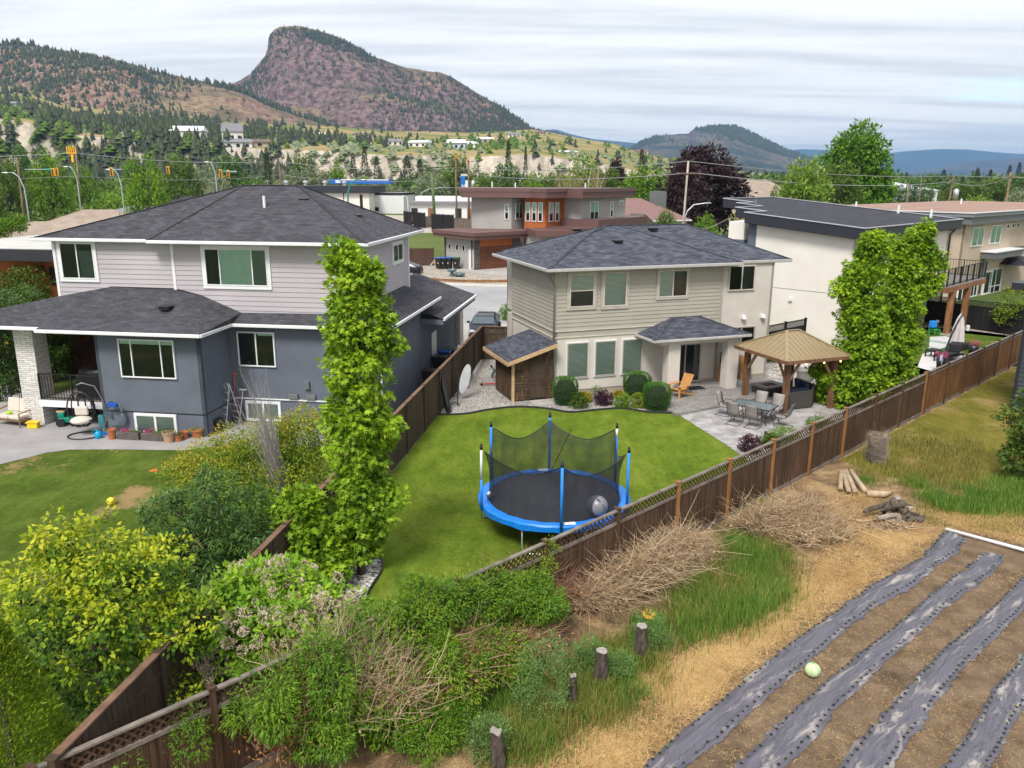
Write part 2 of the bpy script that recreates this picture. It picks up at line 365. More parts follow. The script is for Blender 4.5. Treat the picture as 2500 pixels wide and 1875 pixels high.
LF = dict(
 gum=M_leaf('sweetgum leaf', [(.05, (.06, .14, .008)), (.40, (.17, .31, .015)), (.68, (.34, .50, .022)), (.95, (.56, .66, .04))], .30),
 gumd=M_leaf('maple leaf', [(.05, (.03, .085, .01)), (.5, (.10, .23, .015)), (.95, (.26, .44, .03))], .3),
 yel=M_leaf('yellow green leaf', [(.1, (.02, .06, .009)), (.42, (.08, .18, .012)), (.58, (.28, .38, .015)), (.92, (.56, .55, .03))], .3),
 dark=M_leaf('dark glossy leaf', [(.1, (.022, .055, .012)), (.5, (.06, .135, .026)), (.95, (.20, .32, .06))], .18, .4),
 spir=M_leaf('copper tipped leaf', [(.05, (.04, .09, .009)), (.42, (.14, .23, .014)), (.68, (.32, .37, .022)), (.82, (.46, .30, .03)), (.97, (.50, .19, .05))], .2),
 hyd=M_leaf('hydrangea leaf', [(.05, (.06, .15, .01)), (.5, (.19, .36, .02)), (.95, (.40, .56, .05))], .3),
 vine=M_leaf('vine leaf', [(.05, (.03, .08, .008)), (.45, (.09, .20, .012)), (.72, (.18, .30, .016)), (.95, (.34, .44, .025))], .25),
 vineb=M_leaf('light vine leaf', [(.05, (.06, .13, .01)), (.5, (.18, .28, .015)), (.95, (.38, .45, .03))], .3),
 thuja=M_leaf('thuja leaf', [(.05, (.06, .11, .006)), (.5, (.19, .29, .016)), (.95, (.40, .48, .04))], .15),
 box=M_leaf('clipped yew leaf', [(.05, (.025, .08, .014)), (.5, (.06, .18, .024)), (.95, (.15, .32, .04))], .15),
 gold=M_leaf('gold shrub leaf', [(.05, (.15, .12, .008)), (.5, (.38, .30, .015)), (.95, (.6, .45, .03))], .25),
 lime=M_leaf('light shrub leaf', [(.05, (.06, .12, .012)), (.5, (.17, .29, .03)), (.95, (.34, .46, .07))], .25),
 plum=M_leaf('plum shrub leaf', [(.05, (.02, .008, .015)), (.5, (.07, .022, .045)), (.95, (.16, .06, .10))], .2),
 purp=M_leaf('purple tree leaf', [(.05, (.010, .006, .007)), (.5, (.035, .018, .020)), (.95, (.085, .045, .048))], .15),
 dec=M_leaf('broad leaf', [(.05, (.03, .06, .010)), (.5, (.085, .15, .018)), (.95, (.20, .28, .035))], .2),
 brt=M_leaf('bright broad leaf', [(.05, (.04, .10, .008)), (.5, (.12, .24, .014)), (.95, (.27, .41, .02))], .25),
 olv=M_leaf('silver olive leaf', [(.05, (.09, .12, .06)), (.5, (.22, .26, .14)), (.95, (.42, .46, .28))], .2),
 con=M_leaf('conifer needles', [(.05, (.016, .026, .014)), (.5, (.038, .052, .024)), (.95, (.09, .10, .04))], .08),
 brn=M_leaf('rusty conifer needles', [(.05, (.03, .025, .01)), (.5, (.08, .07, .025)), (.95, (.16, .15, .05))], .08),
 weed=M_leaf('grey green weed leaf', [(.05, (.06, .12, .03)), (.5, (.15, .27, .07)), (.95, (.32, .46, .15))], .25),
 dead=M_leaf('dead leaf', [(.05, (.16, .09, .045)), (.5, (.38, .25, .13)), (.95, (.62, .48, .30))], .15),
 rust=M_leaf('rusty dead leaf', [(.05, (.14, .06, .025)), (.5, (.36, .17, .07)), (.95, (.56, .33, .16))], .15),
 petal=M_leaf('dry flower head', [(.05, (.50, .38, .28)), (.5, (.70, .56, .44)), (.95, (.85, .74, .62))], .2),
 pink=M_leaf('pink petals', [(.05, (.45, .02, .12)), (.5, (.7, .05, .25)), (.95, (.85, .2, .45))], .2),
 yflo=M_leaf('yellow petals', [(.05, (.6, .3, .03)), (.5, (.85, .5, .06)), (.95, (.9, .65, .25))], .2),
)
GRN = M_leaf('green grass blade', [(.1, (.05, .12, .014)), (.5, (.12, .24, .03)), (.95, (.27, .38, .07))], .25)
TWR = M_leaf('reddish twig', [(.1, (.13, .06, .035)), (.5, (.32, .17, .10)), (.95, (.55, .38, .26))], .0, .8)
STR = M_leaf('straw blade', [(.1, (.26, .15, .05)), (.5, (.60, .40, .17)), (.95, (.86, .63, .31))], .2)
OLG = M_leaf('yellowing grass blade', [(.1, (.10, .12, .02)), (.5, (.24, .22, .05)), (.95, (.45, .36, .11))], .25)
TWG = M_leaf('dry twig', [(.1, (.16, .10, .065)), (.5, (.44, .31, .19)), (.95, (.78, .63, .43))], .0, .8)
GTW = M_leaf('grey twig', [(.1, (.16, .14, .14)), (.5, (.33, .30, .29)), (.95, (.52, .48, .46))], .0, .8)
BARK = M_wood('bark', (.05, .04, .03), (.16, .13, .10), (8, 8, 2), .9)
GBARK = M_wood('weathered grey bark', (.022, .017, .013), (.13, .105, .085), (14, 14, 2.5), .9)
def trunk(r, parent, h, r0, tips, lean=(0, 0), mat=None, name='trunk'):
    b = MB(); top = Vector((lean[0], lean[1], h))
    mid = [Vector((lean[0]*f+math.sin(f*5)*.03*h*.2, lean[1]*f+math.cos(f*4)*.02*h*.2-.004*h, h*f)) for f in (0, .2, .45, .7, 1)]
    mid[0] = Vector((0, 0, -.05)); b.tube(mid, [r0*1.25, r0, r0*.8, r0*.55, r0*.2], 8)
    for tp in tips:
        f = .25+.5*r.random(); s = mid[0].lerp(mid[-1], f); e = Vector(tp); m = s.lerp(e, .5)+Vector((0, 0, -.04*(e-s).length))
        b.tube([s, m, e], [r0*.45, r0*.28, r0*.06], 5)
    return b.build(name, mat or BARK, parent, smooth=True)
def rough(bl, n, s, seed, up=.3):
    q = np.random.default_rng(seed); out = list(bl)
    for i in range(n):
        b = bl[int(q.random()*len(bl))]; d = nrm(q.normal(0, 1, (1, 3))+np.array([[0, -.2, up]]))[0]; r_ = s*q.uniform(.5, 1.3); out.append((b[0]+d[0]*b[3]*1.0, b[1]+d[1]*b[4]*1.0, max(.2, b[2]+d[2]*b[5]*1.0), r_, r_, r_*q.uniform(.7, 1.3)))
    return out
def tips_of(blobs, r, n):
    out = []
    for i in range(n):
        q = blobs[int(r.random()*len(blobs))]; d = nrm(r.normal(0, 1, (1, 3)))[0]
        out.append(tuple(np.array(q[:3])+d*np.array(q[3:])*.75))
    return out
# ---------------- ground ----------------
SOIL = M_noise('dry soil and straw', [(.30, (.13, .085, .052)), (.42, (.26, .17, .095)), (.51, (.40, .265, .14)), (.62, (.60, .41, .21)), (.8, (.48, .34, .18))], 1.1, 12, .95, (26, .75), .9, 40, .05, .8, r2=.72)
ROWSOIL = M_noise('bare garden soil', [(.30, (.13, .088, .055)), (.5, (.24, .165, .105)), (.72, (.37, .27, .175))], 1.6, 10, .95, (30, .5), .9, 45, .05)
VALLEY = M_noise('valley ground', [(.35, (.05, .09, .02)), (.5, (.10, .13, .03)), (.62, (.28, .22, .09)), (.75, (.12, .14, .04))], .02, 8, .95, None, .2, 2, .05)
def M_lawn(name, dk, md, lt, brown=None, sc=.55, bth=(.60, .68)):
    m, t, b = newmat(name); v = coord(t)
    n = noise(t, v, sc, 8, .62, .3); n2 = noise(t, v, 7, 6, .75); n3 = noise(t, v, 45, 3, .8)
    c = ramp(t, mth(t, 'ADD', mth(t, 'MULTIPLY', n, .55), mth(t, 'MULTIPLY', n2, .45)), [(.36, dk), (.5, md), (.66, lt)])
    c = mixc(t, .75, c, ramp(t, n3, [(.3, .40), (.7, 1.45)]), 'MULTIPLY'); c = mixc(t, .5, c, ramp(t, noise(t, coord(t, 'Object', (1, .35, 1)), 2.6, 5, .7), [(.35, .62), (.65, 1.3)]), 'MULTIPLY')
    if brown:
        f = ramp(t, mth(t, 'ADD', mth(t, 'MULTIPLY', noise(t, v, .35, 5, .55), .75), mth(t, 'MULTIPLY', n2, .25)), [(bth[0], 0), (bth[1], 1)])
        c = mixc(t, f, c, mixc(t, .6, brown, ramp(t, n3, [(.3, .5), (.7, 1.3)]), 'MULTIPLY'))
    Lk(t, c, b.inputs['Base Color']); b.inputs['Roughness'].default_value = .95; b.inputs['Specular IOR Level'].default_value = .1
    bump(t, b, mth(t, 'ADD', n3, n2), 1.0, .05); return m
LAWN = M_lawn('mown lawn', (.10, .17, .014), (.165, .245, .022), (.28, .33, .05), (.38, .31, .08), .55, (.62, .80))
LAWN2 = M_lawn('worn lawn', (.07, .11, .014), (.11, .17, .022), (.21, .24, .05), (.42, .29, .14), .6, (.575, .64))
LAWN3 = M_lawn('drying lawn', (.12, .14, .02), (.22, .20, .035), (.34, .27, .07), (.42, .30, .12), .5, (.53, .64))
def M_gravel(name, cols, sc=22, bd=.03):
    m, t, b = newmat(name); v = coord(t)
    vo = N(t, 'ShaderNodeTexVoronoi', i_Scale=float(sc)); Lk(t, v, vo.inputs['Vector'])
    s = N(t, 'ShaderNodeSeparateXYZ'); Lk(t, vo.outputs['Color'], s.inputs[0])
    c = ramp(t, s.outputs[0], cols); d = ramp(t, vo.outputs['Distance'], [(.0, 1.1), (.55, .8), (.8, .25)])
    n = noise(t, v, .9, 6); c = mixc(t, 1.0, c, d, 'MULTIPLY'); c = mixc(t, .5, c, ramp(t, n, [(.3, .7), (.7, 1.2)]), 'MULTIPLY')
    Lk(t, c, b.inputs['Base Color']); b.inputs['Roughness'].default_value = .85
    bump(t, b, mth(t, 'SUBTRACT', 1.0, vo.outputs['Distance']), .9, bd); return m
GRAV = M_gravel('grey gravel', [(0, (.22, .20, .18)), (.4, (.42, .39, .36)), (.75, (.58, .55, .52)), (1, (.75, .73, .70))])
PEB = M_gravel('river pebbles', [(0, (.30, .27, .25)), (.35, (.55, .50, .46)), (.7, (.74, .70, .67)), (1, (.86, .84, .82))], 11, .06)
TANG = M_gravel('tan gravel', [(0, (.30, .25, .20)), (.5, (.48, .42, .35)), (1, (.66, .60, .52))], 9, .03)
ASPH = M_noise('asphalt', [(.3, (.30, .30, .315)), (.7, (.40, .395, .41))], .25, 6, .9, (20, .25), .2, 60, .01)
KERBM = M_plain('pale kerb', (.58, .56, .52), .85, var=.08, bs=.2)
STAMP = M_noise('stamped concrete', [(.32, (.20, .19, .195)), (.45, (.32, .305, .305)), (.57, (.44, .425, .425)), (.72, (.56, .55, .555))], 1.5, 9, .6, (9, .2), .25, 12, .01, spec=.4)
SLAB = M_noise('brushed concrete', [(.3, (.30, .285, .29)), (.7, (.42, .405, .41))], .8, 8, .7, (25, .3), .2, 60, .01, spec=.4)
def sheet(name, pts, z, mat, kind='structure', sub=0, **tg):
    b = MB(); b.poly([(p[0], p[1], z) for p in pts]); return b.build(name, mat, kind=kind, **tg)
def smooth(pts, n=5):
    out = []
    for i in range(len(pts)-1):
        p0, p1, p2, p3 = [Vector(pts[max(0, min(len(pts)-1, i+j))][:2]) for j in (-1, 0, 1, 2)]
        for k in range(n):
            t = k/n; out.append(.5*((2*p1)+(p2-p0)*t+(2*p0-5*p1+4*p2-p3)*t*t+(3*p1-p0-3*p2+p3)*t**3))
    out.append(Vector(pts[-1][:2])); return out
sheet('ground', [(-30000, -200), (30000, -200), (30000, 40000), (-30000, 40000)], -.03, VALLEY)
FO = Vector((-5.99, 10.47, 0)); FD = Vector((.7157, .6984, 0)).normalized(); FN = Vector((FD.y, -FD.x, 0))     # right fence origin, direction, normal towards the field
def F(s, o=0, z=0): return FO+FD*s+FN*o+Vector((0, 0, z))
LFO = Vector((-6.45, 10.55, 0)); LFD = Vector((-1.70+6.45, 44.29-10.55, 0)).normalized(); LFN = Vector((LFD.y, -LFD.x, 0))
def LFp(s, o=0, z=0): return LFO+LFD*s+LFN*o+Vector((0, 0, z))
sheet('field_soil', [F(-20, 0), F(72, 0), F(72, 40), F(-20, 30)], -.012, SOIL)
sheet('gravel_bed', [LFp(-.5), LFp(34.5), (13, 50), (24, 46), F(33.2), F(0)], -.006, GRAV)
lawn_top = smooth([vt(945, 897), vt(1003, 896), vt(1060, 886), vt(1120, 880.5), vt(1180, 884), vt(1232, 892), vt(1290, 887), vt(1345, 884), vt(1400, 892), vt(1452, 894)])
lawn_bed = smooth([vt(782, 1345), vt(786, 1310), vt(800, 1275), vt(822, 1240), vt(826, 1215), vt(812, 1200), vt(780, 1192)])
p0 = LFp(12.2, .05)
sheet('lawn', lawn_top+[Vector(vt(1465, 893)[:2]), Vector(vt(1608, 988)[:2]), Vector(vt(1615, 1000)[:2])]+[F(14.2, -.2), F(3.5, -.2)]+lawn_bed+[p0, LFp(18.7, .05)], .004, LAWN)
sheet('pebble_bed', [F(1.0, -.1), F(5.0, -.1)]+[Vector(vt(790, 1322)[:2])]+smooth([vt(782, 1345), vt(786, 1310), vt(800, 1275), vt(822, 1240), vt(826, 1215), vt(812, 1200), vt(780, 1192)])+[LFp(12.2, .05), LFp(1.0, .1)], -.002, PEB)
# lawn edging strips
def strip(name, pts, w, h, mat, parent=None, **tg):
    b = MB()
    for a, c in zip(pts[:-1], pts[1:]): b.bar((a[0], a[1], h/2), (c[0], c[1], h/2), w, h)
    return b.build(name, mat, parent, **tg)
EDG = M_plain('black plastic edging', (.03, .03, .032), .5)
strip('lawn_edging', lawn_top, .035, .09, EDG, label='black plastic edging curving between the lawn and the gravel in front of the beige house', cat='edging')
strip('lawn_edging', lawn_bed, .035, .09, EDG, label='black plastic edging round the pebble bed under the slim sweetgum tree', cat='edging')
# ---------------- buildings ----------------
SHG = M_shingle('charcoal shingles', (.050, .050, .060), (.085, .085, .10), (.02, .02, .026))
SHB = M_shingle('blue grey shingles', (.045, .050, .068), (.105, .115, .145), (.018, .02, .03), .15, .34)
SHK = M_shingle('black shingles', (.035, .035, .042), (.055, .055, .065), (.02, .02, .024))
STUC = M_noise('cream stucco', [(.3, (.54, .50, .45)), (.7, (.62, .58, .525))], .8, 5, .9, None, .35, 70, .006, spec=.3)
STUW = M_noise('white stucco', [(.3, (.68, .65, .60)), (.7, (.76, .73, .69))], .5, 6, .9, None, .35, 60, .006, spec=.3)
STUB = M_noise('beige stucco', [(.3, (.47, .38, .29)), (.7, (.55, .455, .35))], .5, 5, .9, None, .35, 60, .006, spec=.3)
STUG = M_noise('blue grey stucco', [(.3, (.105, .120, .155)), (.7, (.140, .158, .198))], .7, 5, .9, None, .4, 60, .008, spec=.3)
SIDL = M_noise('lilac grey siding', [(.3, (.40, .37, .40)), (.7, (.455, .425, .455))], .6, 4, .7, None, .1, 60, .003, spec=.4)
SIDT = M_noise('taupe siding', [(.3, (.345, .325, .275)), (.7, (.395, .37, .315))], .6, 4, .7, None, .1, 60, .003, spec=.4)
GREYP = M_noise('grey stucco', [(.3, (.34, .325, .315)), (.7, (.40, .385, .37))], .5, 5, .9, None, .3, 60, .006)
RUSTP = M_wood('orange cedar cladding', (.30, .085, .025), (.46, .15, .05), (1.5, 1.5, 14))
MAROON = M_plain('brown fascia', (.13, .07, .065), .5, var=.08)
NAVY = M_plain('black blue fascia', (.022, .024, .034), .45, var=.08)
BLUEG = M_plain('slate blue stucco', (.10, .12, .16), .85, var=.06, bs=.3)
DGREY = M_plain('dark grey trim', (.13, .135, .145), .5)
class Hs:
    def __init__(s, name, P, yaw, **tg):
        s.P = Vector((P[0], P[1], 0)); s.y = math.radians(yaw); s.r = empty(name, s.P, s.y, **tg)
        s.U = Vector((math.cos(s.y), math.sin(s.y), 0)); s.V = Vector((-math.sin(s.y), math.cos(s.y), 0)); s.win_n = 0
    def hit(s, px, py, n, off):
        d = ray(px, py); t = ((s.P+n*off-Vector((0, 0, CH)))@n)/(d@n) if False else ((s.P+n*off-Vector((0, 0, CH))).dot(n))/d.dot(n); X = Vector((0, 0, CH))+d*t; return X
    def bk(s, px, py, off=0): X = s.hit(px, py, s.V, off); return ((X-s.P).dot(s.U), X.z)
    def sd(s, px, py, off=0): X = s.hit(px, py, s.U, off); return ((X-s.P).dot(s.V), X.z)
    def on(s, px, py, z): X = at(px, py, z)-s.P; return (X.dot(s.U), X.dot(s.V))
    def fr(s, p0, p1):                      # wall frame: x along, -y outwards, z up
        a = Vector((p0[0], p0[1], 0)); d = (Vector((p1[0], p1[1], 0))-a).normalized(); n = Vector((-d.y, d.x, 0))
        return Matrix(((d.x, n.x, 0, a.x), (d.y, n.y, 0, a.y), (0, 0, 1, 0), (0, 0, 0, 1)))
    def walls(s, pts, z0, z1, mat, name='wall', lap=0, th=.14):
        """solid block under a closed outline (CCW) or a run of wall panels"""
        b = MB(); closed = pts[0] == pts[-1]
        for p, q in zip(pts[:-1], pts[1:]):
            b.M = s.fr(p, q); L = (Vector(q)-Vector(p)).length
            z1f = z1
            if lap:
                z = z0
                while z < z1f-1e-3:
                    t = min(z+lap, z1f); b.add([(0, -.026, z), (L, -.026, z), (L, -.004, t), (0, -.004, t), (0, .0, z), (L, .0, z)], [(0, 1, 2, 3), (4, 5, 1, 0)]); z = t
                b.box(0, 0, z0, L, th, z1f)
            else: b.box(0, 0, z0, L, th, z1f)
        return b.build(name, mat, s.r)
    def win(s, p0, p1, x0, x1, z0, z1, mull=(), hm=(), frame=WHITE, fw=.06, trim=0, trimm=None, blind=None, dark=None, sill=False, name='window', label=None, slats=True, depth=.085):
        M = s.fr(p0, p1); b = MB(M); y = -depth
        def rect(a, c, e, f, w, y0, y1):
            b.box(a, y0, e, a+w, y1, f); b.box(c-w, y0, e, c, y1, f); b.box(a+w, y0, e, c-w, y1, e+w); b.box(a+w, y0, f-w, c-w, y1, f)
        rect(x0, x1, z0, z1, fw, y, -.001)
        for m in mull: mx = x0+(x1-x0)*m; b.box(mx-fw*.45, y-.004, z0+fw, mx+fw*.45, -.002, z1-fw)
        for m in hm: mz = z0+(z1-z0)*m; b.box(x0+fw, y-.006, mz-fw*.4, x1-fw, -.003, mz+fw*.4)
        o = b.build(name, frame, s.r, bevel=.006)
        if label: o['label'] = label
        if trim:
            b = MB(M); x0t, x1t, z0t, z1t = x0-trim, x1+trim, z0-trim, z1+trim
            b.box(x0t, y*.6-.02, z0t, x0-.002, -.001, z1t); b.box(x1+.002, y*.6-.02, z0t, x1t, -.001, z1t); b.box(x0-.002, y*.6-.02, z0t, x1+.002, -.001, z0-.002); b.box(x0-.002, y*.6-.02, z1+.002, x1+.002, -.001, z1t)
            b.build('trim', trimm or frame, o)
        MB(M).box(x0+fw, -.032, z0+fw, x1-fw, -.002, z1-fw).build('room', DARK, o)
        MB(M).poly([(x0+fw, -.064, z0+fw), (x1-fw, -.064, z0+fw), (x1-fw, -.064, z1-fw), (x0+fw, -.064, z1-fw)]).build('pane', GLASS, o)
        for (a, c, e, f, mt) in (blind or []):
            A, C_, E, G_ = x0+fw+(x1-x0-2*fw)*a, x0+fw+(x1-x0-2*fw)*c, z0+fw+(z1-z0-2*fw)*e, z0+fw+(z1-z0-2*fw)*f
            b = MB(M)
            if mt is BLIND or mt == 'dk':
                z = E; 
                while z < G_-.01: b.add([(A, -.058, z), (C_, -.058, z), (C_, -.036, z+.038), (A, -.036, z+.038)], [(0, 1, 2, 3)]); z += .055
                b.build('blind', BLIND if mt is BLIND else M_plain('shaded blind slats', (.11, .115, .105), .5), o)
            else: b.poly([(A, -.040, E), (C_, -.040, E), (C_, -.040, G_), (A, -.040, G_)]); b.build('blind', mt, o)
        return o
    def roof(s, faces, mat, thick=.05, name='roof', par=None):
        b = MB()
        for f in faces:
            n = len(f); t = [Vector(p)+Vector((0, 0, .0)) for p in f]; lo = [p-Vector((0, 0, thick)) for p in t]
            b.add(t+lo, [tuple(range(n)), tuple(range(n, 2*n))[::-1]]+[(i, n+i, n+(i+1) % n, (i+1) % n) for i in range(n)])
        return b.build(name, mat, par or s.r)
    def gutter(s, path, mat=WHITE, w=.12, h=.14, dz=-.1, par=None, name='gutter'):
        b = MB()
        for a, c in zip(path[:-1], path[1:]): b.bar(Vector(a)+Vector((0, 0, dz)), Vector(c)+Vector((0, 0, dz)), w, h)
        return b.build(name, mat, par or s.r, bevel=.02)
    def soffit(s, poly, z, mat=WHITE, name='soffit', par=None):
        b = MB(); b.prism(poly, z-.03, z); return b.build(name, mat, par or s.r)
    def pipe(s, pts, mat, r=.045, name='downpipe'):
        return MB().tube(pts, r, 8).build(name, mat, s.r, smooth=True)
def cap_line(b, a, c, w=.16):
    a, c = Vector(a), Vector(c); n = max(1, int((c-a).length/.16)); d = (c-a)/n
    for i in range(n):
        p = a+d*i; b.bar(p+Vector((0, 0, .018)), p+d*1.05+Vector((0, 0, .005)), w, .025)
# ======== the beige two-storey house in the middle ========
c = Hs('beige_house', (1.95, 36.38), 19.1, label='two-storey beige house with taupe siding upstairs, cream stucco below and blue grey hipped roof', cat='house')
W0, WR = (0, 0), (11.8, 0)
c.walls([(0, 6.0), (0, 0), (8.76, 0)], 3.12, 5.98, SIDT, 'upper_wall', lap=.185)
c.walls([(8.76, .10), (11.8, .10), (11.8, 8), (.4, 8), (.4, 6.0), (0, 6.0)], 3.0, 5.98, STUC, 'stucco_wall')
c.walls([(0, 6.0), (0, 0), (8.76, 0), (8.76, .10), (11.8, .10), (11.8, 8), (.4, 8), (.4, 6.0), (0, 6.0)], .28, 2.82, STUC, 'ground_floor_wall')
c.walls([(0, 6.0), (0, 0), (8.76, 0)], 2.82, 3.12, SIDT, 'band')
c.walls([(8.76, .10), (11.8, .10), (11.8, 8)], 2.82, 3.0, STUC, 'stucco_band')
MB().box(.03, .03, -.05, 11.77, 7.95, .28).build('foundation', M_plain('foundation concrete', (.34, .29, .24), .9), c.r)
b = MB(c.r and Matrix())
for z in (2.80, 3.10): b.box(-.045, -.045, z, 8.76, -.006, z+.045); b.box(-.045, -.006, z, -.006, 6.0, z+.045)
b.build('ledge_trim', M_plain('pale trim', (.56, .51, .44), .6), c.r)
MB().box(8.72, -.03, 3.12, 8.80, .06, 5.95).build('corner_board', TAUPE, c.r); MB().box(-.03, -.035, 3.145, .05, .05, 5.95).build('corner_board', TAUPE, c.r)
TR = M_plain('stone trim', (.43, .395, .35), .6)
gs = dict(frame=M_plain('almond frame', (.55, .50, .44), .5))
c.win(W0, WR, .68, 1.92, 4.20, 5.74, hm=(.5,), trim=.12, trimm=TR, blind=[(0, 1, 0, .5, 'dk'), (0, 1, .5, 1, BLIND)], **gs)
c.win(W0, WR, 2.38, 3.58, 4.16, 5.76, trim=.12, trimm=TR, blind=[(0, 1, 0, 1, BLIND)], **gs)
c.win(W0, WR, 5.23, 6.80, 4.46, 5.75, mull=(.5,), trim=.1, trimm=TR, blind=[(0, .5, 0, 1, BLIND), (.5, 1, 0, 1, 'dk')], **gs)
c.win((0, .10), (11.8, .10), 9.15, 10.66, 4.60, 5.84, mull=(.5,), blind=[(.5, 1, 0, 1, 'dk')], frame=M_plain('almond frame', (0, 0, 0)))
for x0, x1 in ((.62, 1.69), (2.05, 3.11), (3.47, 4.52)):
    c.win(W0, WR, x0, x1, .87, 2.54, trim=.035, trimm=WHITE, blind=[(0, 1, 0, 1, BLIND)], frame=TAUPE, fw=.05)
c.win((0, .10), (11.8, .10), 9.3, 10.9, 1.75, 2.78, mull=(.5,), blind=[(0, 1, 0, 1, 'dk')], frame=TAUPE)
dr = c.win(W0, WR, 6.02, 7.78, .18, 2.13, mull=(.5,), frame=M_plain('door frame', (.40, .37, .34), .5), name='patio_door', fw=.07)
MB().box(7.66, -.11, 1.05, 7.69, -.05, 1.30).build('handle', BLACKM, dr)
b = MB()
for x, z in ((10.14, 3.26), (11.27, 3.26)):
    q = MB().box(x-.09, -.06, z-.09, x+.09, .10, z+.09).add([(x-.10, -.12, z-.08), (x+.10, -.12, z-.08), (x+.10, -.055, z+.10), (x-.10, -.055, z+.10)], [(0, 1, 2, 3)]).build('dryer_vent', WHITE, c.r)
GZ = 6.05; SW, SE1, NWc = (-.6, -.6, GZ), (9.5, -.6, GZ), (-.6, 7.4, GZ)
K, T, A, Rr = (3.15, 3.15, 7.36), (4.4, 4.0, 7.62), (5.1, 4.0, 7.62), (9.0, 4.0, 7.62)
E1, SE2, NE, NW2, NW1 = (9.5, .05, GZ), (12.75, .05, GZ), (12.75, 8.9, GZ), (.4, 8.9, GZ), (.4, 7.4, GZ)
c.roof([[SW, SE1, A, T, K], [NWc, SW, K, T], [SE1, E1, Rr, A], [E1, SE2, Rr], [SE2, NE, Rr], [NE, NW2, T, A, Rr], [NW2, NW1, T], [NW1, NWc, T]], SHB)
b = MB()
for p, q in ((SW, K), (K, T), (T, Rr), (A, SE1), (Rr, SE2), (T, NW2)): cap_line(b, p, q)
b.build('ridge_cap', SHB, c.r)
c.soffit([(-.6, -.6), (9.5, -.6), (9.5, .05), (12.75, .05), (12.75, 8.9), (.4, 8.9), (.4, 7.4), (-.6, 7.4)], 5.99, TAUPE)
c.gutter([NW1, NWc, SW, SE1, E1], M_plain('grey gutter', (.42, .41, .40), .4), dz=-.06); c.gutter([(9.8, .05, GZ), SE2, NE], M_plain('grey gutter', (0, 0, 0)), dz=-.06)
for i, (u, v, z) in enumerate(((4.0, 1.9, 6.93), (3.2, 5.1, 7.3), (6.6, 3.2, 7.40))):
    MB(Matrix.Translation((u, v, z))).box(-.2, -.17, 0, .2, .17, .09).box(-.24, -.21, .09, .24, .21, .13).build('roof_vent', BLACKM, c.r, bevel=.02)
c.pipe([(-.55, -.5, 5.9), (-.5, -.45, 5.75), (-.09, -.1, 5.3), (-.09, -.1, 5.1), (-.09, -.1, .15)], M_plain('brown grey pipe', (.16, .145, .13), .5))
# porch over the patio door
p1, p2, p3, p4 = (4.15, .0, 2.78), (4.15, -1.85, 2.78), (9.35, -1.85, 2.78), (9.35, 0, 2.78); r1, r2 = (6.1, -.0, 3.48), (7.5, -.0, 3.48)
pr = c.roof([[p2, p3, r2, r1], [p1, p2, r1], [p3, p4, r2]], SHB, name='porch_roof')
b = MB(); [cap_line(b, x, y) for x, y in ((p2, r1), (p3, r2))]; b.build('ridge_cap', SHB, pr)
c.gutter([p1, p2, p3, p4], M_plain('grey gutter', (0, 0, 0)), par=pr, dz=-.05, w=.1, h=.12); c.soffit([(4.15, 0), (4.15, -1.85), (9.35, -1.85), (9.35, 0)], 2.70, STUC, par=pr)
for u, v, w in ((5.42, -1.55, .62), (8.62, -1.55, .62)):
    MB().box(u-w/2, v, .1, u+w/2, v+.5, 2.69).build('porch_column', STUC, c.r)
MB().box(4.7, -1.5, 2.45, 8.9, -1.15, 2.69).build('porch_beam', STUC, c.r)
# garden shed against the left wall
sh = empty('garden_shed', c.P+c.U*-2.1+c.V*-.12, c.y, label='dark weathered wooden garden shed with sloping shingle roof against the beige house', cat='shed')
SHW = M_wood('dark shed boards', (.035, .022, .014), (.10, .066, .042), (2.0, 2.0, 10), .8, (.13, .08, .045))
b = MB()
def lapwall(b, p, q, z0, zt0, zt1, st=.15):
    a = Vector((p[0], p[1], 0)); d = Vector((q[0], q[1], 0))-a; L = d.length; d.normalize(); n = Vector((-d.y, d.x, 0))
    b.M = Matrix(((d.x, n.x, 0, a.x), (d.y, n.y, 0, a.y), (0, 0, 1, 0), (0, 0, 0, 1))); z = z0; zm = max(zt0, zt1)
    while z < zm-.01:
        t = z+st; xa, xb = 0, L
        if t > min(zt0, zt1):
            f = (min(z+st/2, zm)-zt0)/(zt1-zt0) if zt1 != zt0 else 0
            if zt1 > zt0: xa = max(0, L*f)
            elif zt1 < zt0: xb = min(L, L*f)
        if xb-xa > .05: b.add([(xa, -.03-.01*rnd.random(), z-.01*rnd.random()), (xb, -.03-.01*rnd.random(), z-.01*rnd.random()), (xb, -.005, t), (xa, -.005, t), (xa, .02, z), (xb, .02, z)], [(0, 1, 2, 3), (4, 5, 1, 0)])
        z = t
    b.M = Matrix()
lapwall(b, (0, 0), (2.02, 0), .06, 1.95, 2.62); lapwall(b, (0, 2.4), (0, 0), .06, 1.95, 1.95)
b.add([(0, .021, .03), (2.02, .021, .03), (2.02, .021, 2.62), (0, .021, 1.95)], [(0, 1, 2, 3)]); b.box(.02, .03, .03, .06, 2.4, 1.95); b.box(0, 2.36, .03, 2.02, 2.4, 1.95); b.build('wall', SHW, sh)
CEDAR = M_wood('pale cedar', (.50, .32, .17), (.66, .46, .27), (6, 6, 1.5)); b = MB()
b.box(-.03, -.07, 0, .09, .03, 1.97).build('corner_post', CEDAR, sh)
